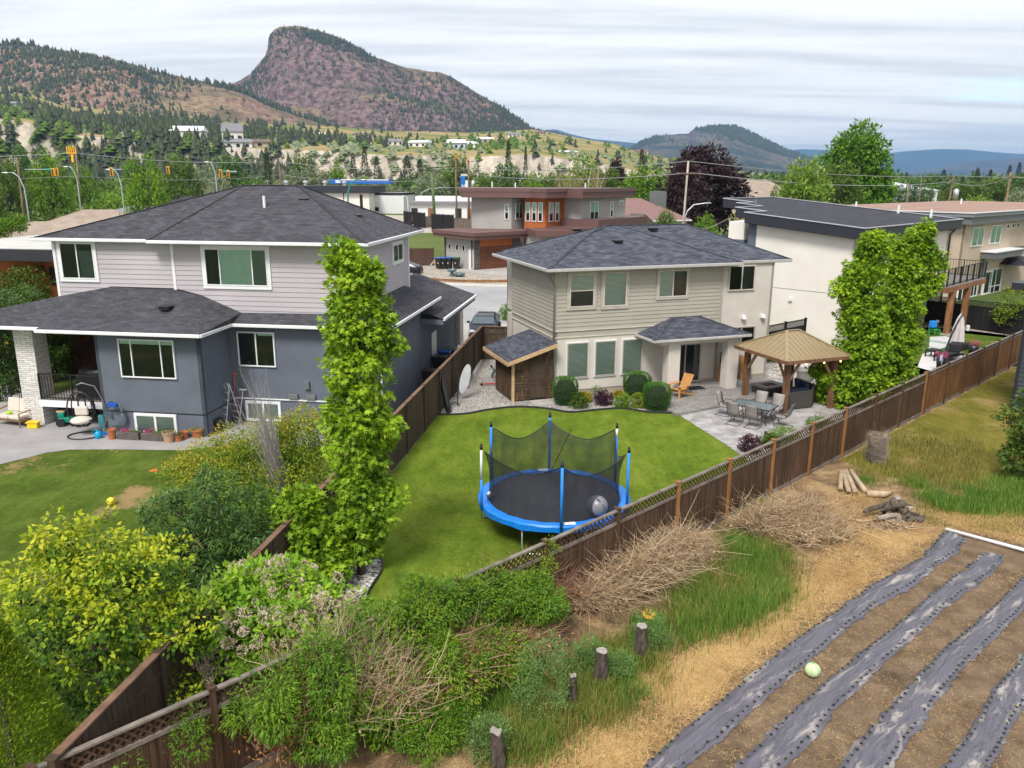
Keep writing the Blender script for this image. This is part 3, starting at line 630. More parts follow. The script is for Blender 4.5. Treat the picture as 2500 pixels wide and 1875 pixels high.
dd = MB().box(.86, -.06, .08, 1.62, -.01, 1.92).box(.9, -.075, .12, 1.58, -.06, .2).box(.9, -.075, .72, 1.58, -.06, .80).box(.9, -.075, 1.3, 1.58, -.06, 1.38).box(.9, -.075, 1.8, 1.58, -.06, 1.88).box(.86, -.075, .08, .94, -.06, 1.92).box(1.54, -.075, .08, 1.62, -.06, 1.92).build('door', M_wood('dark door boards', (.045, .03, .022), (.10, .07, .05), (14, 14, 1.2)), sh)
MB().sphere((.92, -.10, 1.0), .028, 8, 6).build('knob', BLACKM, dd)
MB().box(.76, -.045, .05, .85, -.005, 2.0).box(1.63, -.045, .05, 1.74, -.005, 2.0).box(.76, -.045, 1.95, 1.74, -.004, 2.06).build('door_frame', SHW, sh)
MB().box(.84, -.02, .08, .88, -.012, 1.9).build('door_gap', DARK, sh)
zr = lambda u: 1.98+(u+.32)*.305
f = [(-.34, -.42, zr(-.34)), (2.05, -.42, zr(2.05)), (2.05, 3.3, zr(2.05)), (-.34, 3.3, zr(-.34))]
b = MB(); lo = [Vector(p)-Vector((0, 0, .05)) for p in f]; b.add([Vector(p) for p in f]+lo, [(0, 1, 2, 3), (7, 6, 5, 4), (0, 4, 5, 1), (1, 5, 6, 2), (2, 6, 7, 3), (3, 7, 4, 0)]).build('roof', SHB, sh)
b = MB(); b.bar((-.36, -.44, zr(-.36)-.10), (2.05, -.44, zr(2.05)-.10), .04, .17); b.bar((-.36, -.44, zr(-.36)-.10), (-.36, 3.3, zr(-.36)-.10), .04, .17); b.build('fascia', CEDAR, sh)
MB().box(.75, -1.0, -.03, 1.75, -.15, .035).build('stepping_slab', CONC, loc=sh.location, label='pale square paving slab lying in front of the shed door', cat='paving slab').rotation_euler = (0, 0, c.y)
# ======== the grey house on the left ========
L = Hs('grey_house', (-12.0, 30.27), -8.2, label='two-storey house with lilac grey siding above, dark blue grey stucco below and dark hipped roofs', cat='house')
LW = L.walls([(-4.4, 9), (-4.4, 0), (0, 0), (0, 2.25), (6.38, 2.25), (6.38, 8.9)], -.05, 4.15, STUG, 'lower_wall'); L.walls([(6.4, 8.9), (6.4, 17.2), (0, 17.2)], -.05, 3.36, STUG, 'garage_wall')
b = MB(); b.box(-4.42, -.022, .9, .022, 0, .93).box(0, -.02, .9, .022, 2.25, .93).build('stucco_joint', BLACKM, L.r)
Lf, Lr = ((-4.4, 0), (0, 0)), ((0, 2.25), (6.38, 2.25))
L.win(*Lf, 1.03, 3.36, 2.33, 3.87, mull=(.23, .76), fw=.055, blind=[(0, 1, .9, 1, CURT)])
L.win(*Lf, 1.36, 3.16, .04, .88, mull=(.5,), fw=.11, blind=[(0, 1, 0, 1, BLIND)])
L.win(*Lr, .42, 2.03, 2.40, 3.85, mull=(.5,), fw=.055, blind=[(.55, 1, .93, 1, CURT)])
L.win(*Lr, .56, 2.1, .06, .93, mull=(.5,), fw=.11, blind=[(0, 1, 0, 1, BLIND)])
UV0 = 2.62  # upper storey
up = L.walls([(-7.62, 9), (-7.62, UV0+1.0), (-7.62, UV0), (5.55, UV0), (5.55, 10.0), (-7.62, 10.0)], 4.45, 7.5, SIDL, 'upper_wall', lap=.2)
MB().box(-7.66, UV0-.04, 4.5, -7.54, UV0+.05, 7.45).build('corner_board', WHITE, L.r); MB().box(-2.36, UV0-.045, 4.9, -2.24, UV0, 7.45).build('corner_board', WHITE, L.r)
MB().box(5.45, UV0-.05, 4.4, 5.59, UV0+.08, 7.45).build('corner_board', WHITE, L.r); MB().box(5.54, 9.9, 4.4, 5.62, 10.03, 7.45).build('corner_board', WHITE, L.r)
Lu = ((-7.62, UV0), (5.55, UV0))
L.win(*Lu, .30, 1.83, 5.80, 7.30, mull=(.5,), fw=.05, trim=.12, blind=[(.55, .95, .0, .8, M_plain('grey green curtain', (.12, .17, .16), .8))])
L.win(*Lu, 6.72, 9.40, 5.66, 7.16, mull=(.24, .76), fw=.05, trim=.13, blind=[(.24, .76, 0, 1, CURT), (.78, 1, 0, 1, M_plain('green grey blind', (.16, .22, .19), .7))])
Ls = ((5.55, UV0), (5.55, 10.0)); L.win(*Ls, 4.75, 6.3, 6.2, 7.0, mull=(.5,), fw=.05, trim=.12)
# upper roof
z1 = 7.48; a = (-8.35, 2.3, z1); b2 = (-3.0, 2.3, z1); b3 = (-3.0, 2.0, z1); b4 = (6.15, 2.0, z1); b5 = (6.15, 10.8, z1); b6 = (-8.35, 10.8, z1)
ra, rb = (-.9, 6.5, 9.6), (1.75, 6.4, 9.6)
L.roof([[a, b2, ra], [b2, b3, ra], [b3, b4, rb, ra], [b4, b5, rb], [b5, b6, ra, rb], [b6, a, ra]], SHG)
b = MB(); [cap_line(b, x, y) for x, y in ((b4, rb), (b3, ra), (a, ra), (ra, rb), (rb, b5))]; b.build('ridge_cap', SHG, L.r)
L.soffit([(-8.35, 2.3), (-3.0, 2.3), (-3.0, 2.0), (6.15, 2.0), (6.15, 10.8), (-8.35, 10.8)], 7.42, WHITE)
L.gutter([b6, a, (-2.9, 2.3, z1)], dz=-.04, h=.13, w=.12); L.gutter([b2, b3, b4, b5], dz=-.05, h=.13, w=.12)
r2 = L.roof([[(1.5, 10.8, z1), (4.6, 10.8, z1), (4.6, 14.4, z1), (-.5, 14.4, 8.9), (-.9, 8.5, 9.1)]], SHG, name='rear_roof')
L.gutter([(4.65, 10.9, z1), (4.65, 14.4, z1)], par=r2, dz=-.05)
# lower roof
z0 = 4.24; q = [(-10.2, .85, z0), (-6.3, .85, z0), (-6.3, .0, z0)]
A0, A1, A2, A3, A4, A5 = (-11.5, -.25, z0), (-6.4, -.25, z0), (-6.4, -.62, z0), (.42, -.62, z0), (.42, 1.8, z0), (7.0, 1.8, z0)
up1, up2, up3 = (-5.2, UV0-.03, 5.52), (-2.3, UV0-.03, 5.50), (1.75, UV0-.03, 4.52)
L.roof([[A0, A1, (-5.2, UV0-.03, 5.50), (-7.62, UV0-.03, 5.05)], [A0, (-7.62, UV0-.03, 5.05), (-7.62, 8, 5.05), (-11.5, 8, z0)], [A1, A2, A3, (-1.2, UV0-.03, 5.25), up2, up1], [A3, A4, (.5, UV0-.03, 4.56), (-1.2, UV0-.03, 5.25)], [A4, A5, (6.18, UV0-.03, 4.62), (.5, UV0-.03, 4.56)]], SHG, name='lower_roof')
L.roof([[A5, (7.0, 10.6, z0), (5.52, 9.1, 4.97), (5.52, 3.3, 4.97), (6.18, UV0-.03, 4.62)], [(6.18, UV0-.03, 4.62), (5.52, 3.3, 4.97), (5.52, UV0-.03, 4.62)], [(7.0, 10.6, z0), (3.0, 10.6, 4.3), (5.52, 9.1, 4.97)]], SHG, name='side_roof')
L.gutter([A0, (-6.2, -.25, z0)], dz=-.05, h=.13, w=.12); L.gutter([A1, A2, A3, A4, A5, (7.0, 10.6, z0)], dz=-.06, h=.13, w=.12)
L.soffit([(-11.5, -.25), (-6.4, -.25), (-6.4, -.62), (.42, -.62), (.42, 1.8), (7, 1.8), (7, 10.6), (-11.5, 10.6)], 4.18, DGREY)
gz = 3.42
L.roof([[(7.55, 8.9, gz), (7.55, 17.2, gz), (4.0, 17.2, 4.6), (4.0, 8.9, 4.6)]], SHG, name='garage_roof')
L.gutter([(7.55, 8.9, gz), (7.55, 17.2, gz)], dz=-.04, h=.13)
MB().prism([(6.4, 8.95), (7.5, 8.95), (7.5, 17.1), (6.4, 17.1)], gz-.3, gz-.06).build('garage_soffit', STUG, L.r)
sdp = ((6.38, 2.25), (6.38, 19)); MB(L.fr(*sdp)).box(8.75, -.05, .25, 9.7, -.003, 2.28).build('side_door', WHITE, L.r, bevel=.01)
MB(L.fr(*sdp)).sphere((9.6, -.09, 1.2), .035, 8, 5).build('door_knob', BLACKM, L.r)
MB(L.fr(*sdp)).box(14.6, -.25, .5, 15.6, -.002, 2.7).build('stone_pilaster', M_stone('pale ledge stone', (.55, .50, .46), (.70, .66, .62), (.3, .28, .26), .12, .4), L.r)
L.pipe([(6.5, 2.18, 4.1), (6.47, 2.2, .1)], WHITE, .05)
# porch with stone columns and deck
STN = M_stone('white ledge stone', (.60, .575, .555), (.80, .775, .75), (.30, .29, .28), .085, .42)
for (u, v) in ((-7.85, .45), (-8.2, 6.2)):
    MB().box(u-.42, v, 0, u+.42, v+.8, 4.16).build('stone_column', STN, L.r)
MB().box(-7.4, .35, 1.0, -4.42, 6.5, 1.12).build('deck_floor', M_plain('deck boards', (.30, .27, .26), .8), L.r)
MB().box(-7.42, .28, .86, -4.42, .345, 1.13).build('deck_fascia', WHITE, L.r)
def railing(b, p, q, z0, z1, n, post=True):
    p, q = Vector(p), Vector(q)
    for z in (z0+.08, z1): b.bar(p+Vector((0, 0, z)), q+Vector((0, 0, z)), .05, .04)
    for i in range(n+1): m = p.lerp(q, i/n); w = .06 if i in (0, n) or (post and i == n//2) else .018; b.bar(m+Vector((0, 0, z0)), m+Vector((0, 0, z1)), w)
rl = MB(); railing(rl, (-7.35, .38, 0), (-4.5, .38, 0), 1.14, 2.22, 22); rl.build('railing', BLACKM, L.r)
rl = MB(); p, q2 = Vector((-8.5, .9, 0)), Vector((-10.2, 1.3, 0))
for i in range(15): m = p.lerp(q2, i/14); rl.bar(m+Vector((0, 0, 1.1-i*.075)), m+Vector((0, 0, 2.1-i*.075)), .02 if i % 14 else .07)
rl.bar(p+Vector((0, 0, 2.1)), q2+Vector((0, 0, 1.05)), .05); rl.build('stair_railing', BLACKM, L.r)
MB().box(-10.3, .9, 0, -8.3, 2.4, .35).box(-9.9, .95, .35, -8.3, 2.4, .7).box(-9.2, 1.0, .7, -8.3, 2.4, 1.05).build('stairs', CONC, L.r)
MB().box(-4.5, 1.2, 1.15, -4.41, 3.2, 3.4).build('sliding_door', DARK, L.r)
for (u, v, z) in ((-1.9, 1.1, 4.88), (-.6, 5.2, 8.55), (2.4, 5.4, 8.95), (4.3, 6.4, 8.25)):
    MB(Matrix.Translation((u, v, z))).box(-.2, -.2, -.02, .2, .2, .10).box(-.24, -.24, .10, .24, .24, .14).build('roof_vent', BLACKM, L.r, bevel=.02)
MB().tube([(.9, 4.6, 8.6), (.9, 4.6, 9.2)], .06, 8).build('vent_pipe', WHITE, L.r)
MB().tube([(-2.4, 5.6, 8.9), (-2.4, 5.6, 9.4)], .04, 8).build('vent_pipe', BLACKM, L.r)
MB().tube([(3.9, 8.3, 8.2), (3.9, 8.3, 9.2)], .07, 8).build('vent_pipe', BLACKM, L.r)
MB(L.fr(*Lr)).box(.1, -.06, 1.00, 5.1, -.02, 1.05).build('wall_pipe', WHITE, L.r)
for x, z, w, h, m in ((3.2, 1.55, .22, .30, GREYM), (4.6, 1.05, .22, .28, ALU), (2.5, 1.1, .4, .2, GREYM), (3.25, 1.1, .4, .2, GREYM)):
    MB(L.fr(*Lr)).box(x, -.14, z, x+w, -.003, z+h).build('meter_box', m, L.r, bevel=.01)
# ======== white house on the right ========
w = Hs('white_house', (20.38, 48.14), 44, label='tall white stucco house with a black sloping flat roof, right of the beige house', cat='house')
sl_ = .085; zt = lambda x, y: 7.12+sl_*(y+.6)
w.walls([(0, 6.6), (0, 0), (15.3, 0), (15.3, 12)], -.05, 6.62, STUW, 'wall', th=.2)
MB().add([(0, 0, 6.62), (0, 6.6, 6.62), (0, 6.6, 7.2), (.2, 0, 6.62), (.2, 6.6, 6.62), (.2, 6.6, 7.2)], [(0, 2, 1), (0, 3, 5, 2), (3, 4, 5)]).build('gable_wall', STUW, w.r)
MB().box(.0, 6.6, -.05, 3, 7.2, 7.1).build('slate_wall', BLUEG, w.r); MB().box(.6, 7.2, -.05, 3, 7.55, 7.2).build('slate_wall', BLUEG, w.r); MB().box(-.02+.1, 7.552, 6.05, 3, 8.7, 7.2).build('white_panel', STUW, w.r); MB().box(.1, 7.552, -.05, 3, 8.7, 6.04).build('slate_wall', BLUEG, w.r)
def wr(px, py):                       # roof plane hit through the sighted point
    d = ray(px, py); C0 = Vector((0, 0, CH)); k = (C0-w.P).dot(w.V)
    t = (7.12+sl_*(k+.6)-CH)/(d.z-sl_*d.dot(w.V)); X = C0+d*t-w.P; return (X.dot(w.U), X.dot(w.V))
q = lambda x, y: wr(1750+x/4.1475, 480+y/4.1475)
stp = [q(345, 168), q(530, 158), q(205, 118), q(470, 106), q(232, 72), q(378, 64), q(78, 26)]
stp = [(-.6, 7.2), (2.1, 7.2), (2.1, 9.5), (5.7, 9.5), (5.7, 11.6), (8.1, 11.6), (8.1, 14.2)]
out = [(-.6, -.6), (15.9, -.6), (15.9, 14.2)]+stp[::-1]
b = MB(); n = len(out); top = [(x, y, zt(x, y)) for x, y in out]; lo = [(x, y, zt(x, y)-.62) for x, y in out]
b.add(top, [tuple(range(n))]); b.build('roof', M_shingle('roof membrane', (.038, .039, .052), (.05, .05, .064), (.034, .035, .046), .5, 2.0), w.r)
b = MB()
for i in range(n):
    p, q_ = out[i], out[(i+1) % n]; b.add([(p[0], p[1], zt(*p)-.60), (q_[0], q_[1], zt(*q_)-.60), (q_[0], q_[1], zt(*q_)+.06), (p[0], p[1], zt(*p)+.06)], [(0, 1, 2, 3)])
b.build('fascia', NAVY, w.r)
b = MB()
for i in range(n):
    p, q_ = out[i], out[(i+1) % n]; b.bar((p[0], p[1], zt(*p)+.07), (q_[0], q_[1], zt(*q_)+.07), .13, .05)
b.build('parapet_cap', M_plain('pale metal edge', (.40, .41, .46), .35), w.r)
b = MB(); b.add(lo, [tuple(range(n))[::-1]]); b.build('soffit', NAVY, w.r)
WL, WB = ((0, 7), (0, 0)), ((0, 0), (15.3, 0))
MB(w.fr(*WL)).box(0, -.012, 3.15, 7, -.001, 3.17).build('stucco_joint', DGREY, w.r)
MB(w.fr(*WL)).box(3.05, -.14, 2.42, 3.27, -.002, 2.62).build('wall_vent', WHITE, w.r)
MB(w.fr(*WL)).box(6.9, -.06, 2.85, 7.45, .0, 3.15).build('ledger_end', M_wood('cedar post', (.16, .07, .03), (.34, .17, .08), (5, 5, 1.2)), w.r)
w.win(*WB, .58, 1.30, 4.5, 5.7, frame=BLACKM, fw=.04); w.win(*WB, .7, 1.5, .2, 2.3, frame=BLACKM, fw=.05, name='door'); w.win(*WB, 7.6, 9.6, 3.6, 5.6, frame=BLACKM)
w.pipe([(-.05, -.45, 6.55), (-.1, -.15, 6.2), (-.1, -.1, .1)], BLACKM, .06); w.pipe([(15.2, -.45, 6.5), (15.2, -.12, 6.1), (15.2, -.1, .1)], BLACKM, .06)
for i, (u, v, h, m) in enumerate(((5.2, 9.8, .5, GREYM), (14.2, 1.0, .6, WHITE), (15.0, 3.6, .6, WHITE))): MB().tube([(u, v, zt(u, v)), (u, v, zt(u, v)+h)], .09, 8).build('vent_pipe', m, w.r)
CED = M_wood('cedar post', (.16, .07, .03), (.36, .17, .08), (5, 5, 1.2))
w.r2 = empty('deck', w.r.location, w.y, label='raised cedar deck with black metal railing behind the white house', cat='deck')
b = MB(); b.box(7.4, -2.9, 3.22, 14.9, -.01, 3.32); b.build('floor', M_plain('deck boards', (0, 0, 0)), w.r2)
b = MB(); b.box(7.2, -2.95, 2.9, 14.9, -2.75, 3.2); b.box(7.4, -2.74, 2.95, 7.55, 0, 3.2); b.box(14.6, -2.74, 2.95, 14.75, 0, 3.2); b.box(7.2, -1.6, 2.72, 8.8, -1.4, 2.9); b.build('beam', CED, w.r2)
for u in (8.75, 11.75): MB().box(u-.17, -2.95, .08, u+.17, -2.62, 2.9).build('post', CED, w.r2); MB().box(u-.3, -3.1, -.02, u+.3, -2.5, .1).build('footing', CONC, w.r2)
b = MB(); railing(b, (7.4, -2.85, 0), (14.8, -2.85, 0), 3.32, 4.42, 42, False)
for u in (7.4, 8.6, 9.8, 11.1, 12.3, 13.5, 14.8): b.box(u-.04, -2.9, 3.3, u+.04, -2.8, 4.42)
railing(b, (14.8, -2.85, 0), (14.8, 0, 0), 3.32, 4.42, 16); railing(b, (7.4, -2.85, 0), (7.4, 0, 0), 3.32, 4.42, 14); b.build('railing', BLACKM, w.r2)
# ======== beige flat-roofed house, far right ========
B2 = Hs('flat_roof_house', (37.3, 67.5), 40.5, label='beige stucco house with grey fascia and reddish gravel flat roof at the right edge', cat='house')
B2.walls([(0, 9), (0, 0), (34, 0), (34, 14)], -.05, 6.4, STUB, 'wall')
ol = [(-.7, -.7), (36, -.7), (36, 15), (-.7, 15)]
MB().prism(ol, 6.35, 6.95).build('fascia', DGREY, B2.r); MB().prism([(-.85, -.85), (36.1, -.85), (36.1, 15.1), (-.85, 15.1)], 6.95, 7.25).build('upper_fascia', M_plain('mid grey trim', (.22, .23, .25), .5), B2.r)
MB().prism([(-.95, -.95), (36.2, -.95), (36.2, 15.2), (-.95, 15.2)], 7.25, 7.32).build('roof_edge', WHITE, B2.r)
MB().poly([(-.7, -.7, 7.33), (36, -.7, 7.33), (36, 15, 7.33), (-.7, 15, 7.33)]).build('roof', M_noise('pink gravel roof', [(.3, (.30, .19, .15)), (.7, (.40, .27, .22))], .4, 6, .95, (30, .3), .2, 40, .01), B2.r)
bk = ((0, 0), (34, 0))
def wpx(H_, pr, ox, oy, sc, x0, y0, x1, y1, **k):
    a = H_.bk(ox+x0/sc, oy+y0/sc); b_ = H_.bk(ox+x1/sc, oy+y1/sc); return H_.win(*pr, a[0], b_[0], b_[1], a[1], **k)
for r_ in ((1140, 312, 1228, 495), (1328, 292, 1402, 470)): wpx(B2, bk, 2100, 480, 4.1475, *r_, mull=(.5,), fw=.09, blind=[(0, 1, 0, 1, CURT)])
for r_ in ((1482, 275, 1502, 325), (1535, 268, 1556, 318), (1582, 262, 1604, 312)): wpx(B2, bk, 2100, 480, 4.1475, *r_, fw=.07)
for r_ in ((990, 915, 1060, 1040), (1120, 880, 1165, 1005)): wpx(B2, bk, 2100, 480, 4.1475, *r_, mull=(.5,), fw=.09)
wpx(B2, bk, 2100, 480, 4.1475, 1320, 735, 1400, 965, mull=(.5,), hm=(.3,), fw=.1); wpx(B2, bk, 2100, 480, 4.1475, 1262, 750, 1305, 985, fw=.2, name='door')
a_ = B2.bk(2100+1210/4.1475, 480+630/4.1475); b_ = B2.bk(2100+1510/4.1475, 480+600/4.1475)
MB().box(a_[0], -1.2, 3.3, b_[0]-.5, 0, 3.85).build('porch_fascia', DGREY, B2.r); MB().box(a_[0]-.1, -1.3, 3.85, b_[0]-.4, 0, 3.93).build('porch_edge', WHITE, B2.r); MB().box(b_[0]-.5, -.15, 3.5, 34, 0, 3.9).build('belt_fascia', DGREY, B2.r)
B2.pipe([(-.12, 1.0, 6.3), (-.12, 1.0, 3.2)], DGREY, .08); B2.pipe([(4.8, -.12, 3.3), (4.8, -.12, .2)], DGREY, .08)
for u, v in ((1, 10), (22, 9)): MB().tube([(u, v, 7.3), (u, v, 7.9)], .09, 6).build('vent_pipe', WHITE, B2.r)
# ======== brown roofed modern house across the street ========
R4 = (600, 250, 3.16)
Bn = Hs('brown_house', at(600+1765/3.16, 250+1292/3.16), 38.8, label='modern house with brown fascias, grey stucco and orange cedar panels across the street', cat='house')
bx = lambda x, y: (600+x/3.16, 250+y/3.16)
Bn.walls([(0, 5.9), (0, 0), (6.2, 0)], -.05, 3.4, GREYP, 'garage_wall')
GD = M_wood('brown garage panels', (.13, .05, .028), (.19, .075, .04), (1.2, 1.2, 8))
MB().box(.75, -.06, .0, 5.2, -.01, 2.5).build('garage_door', GD, Bn.r); MB().box(.7, -.05, 2.5, 5.25, -.005, 3.35).build('cedar_panel', RUSTP, Bn.r)
STD = M_stone('dark ledge stone', (.10, .085, .075), (.17, .145, .13), (.04, .035, .03), .15, .5)
MB().box(-.05, -.12, -.02, .68, -.005, 3.35).box(5.26, -.12, -.02, 6.4, -.005, 3.35).build('stone_pier', STD, Bn.r)
g1 = [(-.9, -1.2), (7.5, -1.2), (7.5, 6.8), (-.9, 6.8)]
MB().prism(g1, 3.36, 3.75).build('garage_fascia', MAROON, Bn.r); MB().prism([(-1.05, -1.35), (7.6, -1.35), (7.6, 6.9), (-1.05, 6.9)], 3.75, 4.12).build('garage_fascia', MAROON, Bn.r)
MB().poly([(-.9, -1.2, 4.125), (7.4, -1.2, 4.125), (7.4, 6.8, 4.125), (-.9, 6.8, 4.125)]).build('garage_roof', M_noise('brown gravel roof', [(.3, (.15, .09, .085)), (.7, (.22, .14, .13))], .5, 6, .95, (30, .3), .2, 40, .01), Bn.r)
lw = ((0, 5.9), (0, 0))
for s0 in (1.0, 2.5, 4.0-.25): Bn.win(*lw, s0-.1, s0+.45, 1.9, 2.6, fw=.06)
MB(Bn.fr(*lw)).box(4.85, -.05, 0, 5.75, -.003, 2.2).build('side_door', WHITE, Bn.r)
Bn.pipe([(-.1, .35, 3.3), (-.1, .35, .1)], BLACKM, .07); Bn.pipe([(-.1, 5.6, 3.3), (-.1, 5.6, .1)], BLACKM, .07)
# upper floor blocks, fronts sighted on their own planes
vb = 6.3
def span(x0, y0, x1, y1, off): a = Bn.bk(*bx(x0, y0), off); b_ = Bn.bk(*bx(x1, y1), off); return a[0], b_[0], b_[1], a[1]
# level upper volumes: left grey, orange bay, right grey (corners facing the street)
def vol(x0, x1, D, zt_, mat, name, dep=9, yaw=0):
    p = far((600+x0/3.16)/1.1302, 400, D[0]); q_ = far((600+x1/3.16)/1.1302, 400, D[1])
    pp, qq = Vector((p.x, p.y, 0))-Bn.P, Vector((q_.x, q_.y, 0))-Bn.P
    P0 = (pp.dot(Bn.U), pp.dot(Bn.V)); P1 = (qq.dot(Bn.U), qq.dot(Bn.V)); return P0, P1
def facade(runs, zt_):
    for (x0, x1, D0, D1, mat, wins) in runs:
        P0, P1 = vol(x0, x1, (D0, D1), zt_, mat, 'w'); Bn.walls([P0, P1], 0, zt_, mat, 'upper_wall', th=.3)
        fr = Bn.fr(P0, P1); Lw = (Vector(P1)-Vector(P0)).length
        for (f0, f1, z0_, z1_, mu, hm) in wins: Bn.win(P0, P1, Lw*f0, Lw*f1, z0_, z1_, mull=mu, hm=hm, fw=.09, blind=[(0, 1, .4, 1, CURT)])
runs = [(1740, 2050, 96.2, 95.3, GREYP, [(.83, .94, 5.2, 7.0, (), (.5,))]),
        (2050, 2150, 95.3, 97.5, GREYP, [(.28, .85, 5.2, 7.0, (.5,), ())]),
        (2150, 2312, 95.6, 94.0, RUSTP, [(.08, .30, 5.0, 7.2, (), (.5,)), (.38, .60, 5.0, 7.2, (), (.5,)), (.68, .90, 5.0, 7.2, (), (.5,))]),
        (2312, 2463, 94.0, 96.5, RUSTP, [(.18, .40, 5.0, 7.2, (), (.5,)), (.5, .70, 5.0, 7.2, (), (.5,))]),
        (2463, 2590, 96.5, 95.2, GREYP, []),
        (2590, 2935, 95.2, 101, GREYP, [(.19, .38, 5.1, 7.3, (.5,), ()), (.64, .71, 5.3, 7.2, (), (.5,)), (.85, .95, 6.7, 7.3, (.5,), ())])]
facade(runs, 7.8)
fp = []
for x, D in ((1670, 94.6), (2140, 94.2), (2200, 94.0), (2320, 91.8), (2480, 94.5), (2600, 92.8), (3000, 101.5)):
    p = far((600+x/3.16)/1.1302, 400, D); v_ = Vector((p.x, p.y, 0))-Bn.P; fp.append((v_.dot(Bn.U), v_.dot(Bn.V)))
Bp = Vector((fp[0][0], fp[0][1])); back = [(fp[-1][0]-5, fp[-1][1]+6), (fp[0][0]+4.5, fp[0][1]+7)]
MB().prism(fp+back, 7.7, 8.35).build('fascia', MAROON, Bn.r)
ctr = Vector((sum(p[0] for p in fp+back)/9, sum(p[1] for p in fp+back)/9)); ex = [tuple(ctr+(Vector(p)-ctr)*1.02) for p in fp+back]
MB().prism(ex, 8.35, 8.75).build('roof_edge', MAROON, Bn.r)
for x in (2935, 3000, 3050-30): pass
for x, D, h in ((1900, 99, .7), (2080, 99, .6), (2620, 99, .6)):
    p = far((600+x/3.16)/1.1302, 400, D)-Bn.P; MB().tube([(p.dot(Bn.U), p.dot(Bn.V), 8.75), (p.dot(Bn.U), p.dot(Bn.V), 8.75+h)], .08, 6).build('vent_pipe', WHITE, Bn.r)
# entrance canopy and lower right roofs
for (xa, xb, Da, Db, za, zb, dep) in ((2245, 2560, 88.5, 89.5, 3.7, 4.35, 5), (2560, 2990, 90, 95, 3.9, 4.5, 5), (2730, 3110, 93, 103, 4.4, 5.3, 5)):
    p = far((600+xa/3.16)/1.1302, 400, Da)-Bn.P; q_ = far((600+xb/3.16)/1.1302, 400, Db)-Bn.P
    P0 = Vector((p.dot(Bn.U), p.dot(Bn.V))); P1 = Vector((q_.dot(Bn.U), q_.dot(Bn.V))); d_ = (P1-P0).normalized(); n_ = Vector((-d_.y, d_.x))
    MB().prism([P0, P1, P1+n_*dep, P0+n_*dep], za, zb).build('canopy', MAROON, Bn.r); MB().prism([P0+n_*1.2+d_*.8, P1+n_*1.2-d_*.8, P1+n_*dep, P0+n_*dep], 0, za).build('entry_wall', GREYP, Bn.r)
    MB().prism([P0+n_*1.1+d_*1.2, P0+n_*1.1+d_*2.6, P0+n_*1.3+d_*2.6, P0+n_*1.3+d_*1.2], .2, 3.2).build('entry_glass', DARK, Bn.r)
# ======== other neighbours ========
def simple(name, label, cx, D, wd, dp, h, yaw, wallm, roofm, rise=0, over=.5, flat=False, wins=0, z=0, cat='house', fas=None, doorw=0, group=None, rt=.6):
    p = far(cx, 400, D); r = empty(name, (p.x, p.y, z), math.radians(yaw), label=label, cat=cat, group=group)
    MB().box(-wd/2, 0, -1.5, wd/2, dp, h).build('wall', wallm, r)
    o = over; x0, x1, y0, y1 = -wd/2-o, wd/2+o, -o, dp+o
    if flat: MB().box(x0, y0, h, x1, y1, h+rt).build('roof', roofm, r); MB().box(x0+.3, y0+.3, h+rt+.002, x1-.3, y1-.3, h+rt+.02).build('roof_deck', fas or roofm, r)
    else:
        b = MB(); m = (y1-y0)/2; k = min(m, (x1-x0)/2-.2); A_, B_ = (x0+k, y0+m, h+rise), (x1-k, y0+m, h+rise)
        c0, c1, c2, c3 = (x0, y0, h), (x1, y0, h), (x1, y1, h), (x0, y1, h)
        b.add([c0, c1, c2, c3, A_, B_], [(0, 1, 5, 4), (1, 2, 5), (2, 3, 4, 5), (3, 0, 4), (3, 2, 1, 0)]); b.build('roof', roofm, r)
        b = MB()
        for a, c_ in ((c0, c1), (c1, c2), (c3, c0)): b.bar(Vector(a)-Vector((0, 0, .1)), Vector(c_)-Vector((0, 0, .1)), .12, .2)
        b.build('fascia', fas or WHITE, r)
    for i in range(wins):
        x = -wd/2+wd*(i+.5)/wins; f = MB().box(x-.55, -.08, h-2.0, x+.55, -.005, h-.75).build('window', WHITE, r); MB().box(x-.45, -.1, h-1.9, x+.45, -.081, h-.85).build('pane', DARK, r).parent = f
    return r
TANR = M_noise('tan shingles', [(.3, (.30, .235, .19)), (.7, (.42, .34, .28))], .8, 6, .95, (12, .4), .3, 12, .02)
simple('tan_roof_house', 'bungalow with a wide pale tan shingle roof left of the grey house roof', 150, 62, 25, 13, 3.9, 5, STUC, TANR, 2.4, .8)
LS = M_noise('pale flat roof', [(.3, (.42, .42, .40)), (.7, (.56, .56, .53))], .5, 6, .9)
hh = simple('cedar_house', 'modern house with orange cedar walls and black roof edge at the left picture edge', 45, 44, 11, 9, 5.6, -8, RUSTP, NAVY, flat=True, over=1.1, fas=LS)
MB().box(-9, -3.0, 2.4, 6.5, -.1, 2.9).build('porch_roof', NAVY, hh); MB().box(-8.9, -2.9, 2.902, 6.4, -.2, 2.95).build('porch_deck', LS, hh)
for x in (-2.6, 3.0): MB().box(x-.12, -.1, 2.9, x+.12, -.005, 5.5).build('downpipe', BLACKM, hh)
MB().box(-6.5, -.04, 0, -3.0, 8, 5.55).build('dark_wall', M_plain('charcoal stucco', (.07, .07, .075), .9), hh)
MB().box(1.0, -.06, 4.2, 4.6, -.01, 5.2).build('window', DARK, hh)
h2 = simple('low_black_house', 'long low flat-roofed building with a pale roof and black edge behind the grey house ridge', 215, 56, 22, 9, 4.6, -3, GREYP, NAVY, flat=True, over=.8, fas=LS)
MB().lathe([(.45, 0), (.42, .25), (.25, .42), (.02, .5)], 12, (0, 4, 5.2)).build('skylight', WHITE, h2)
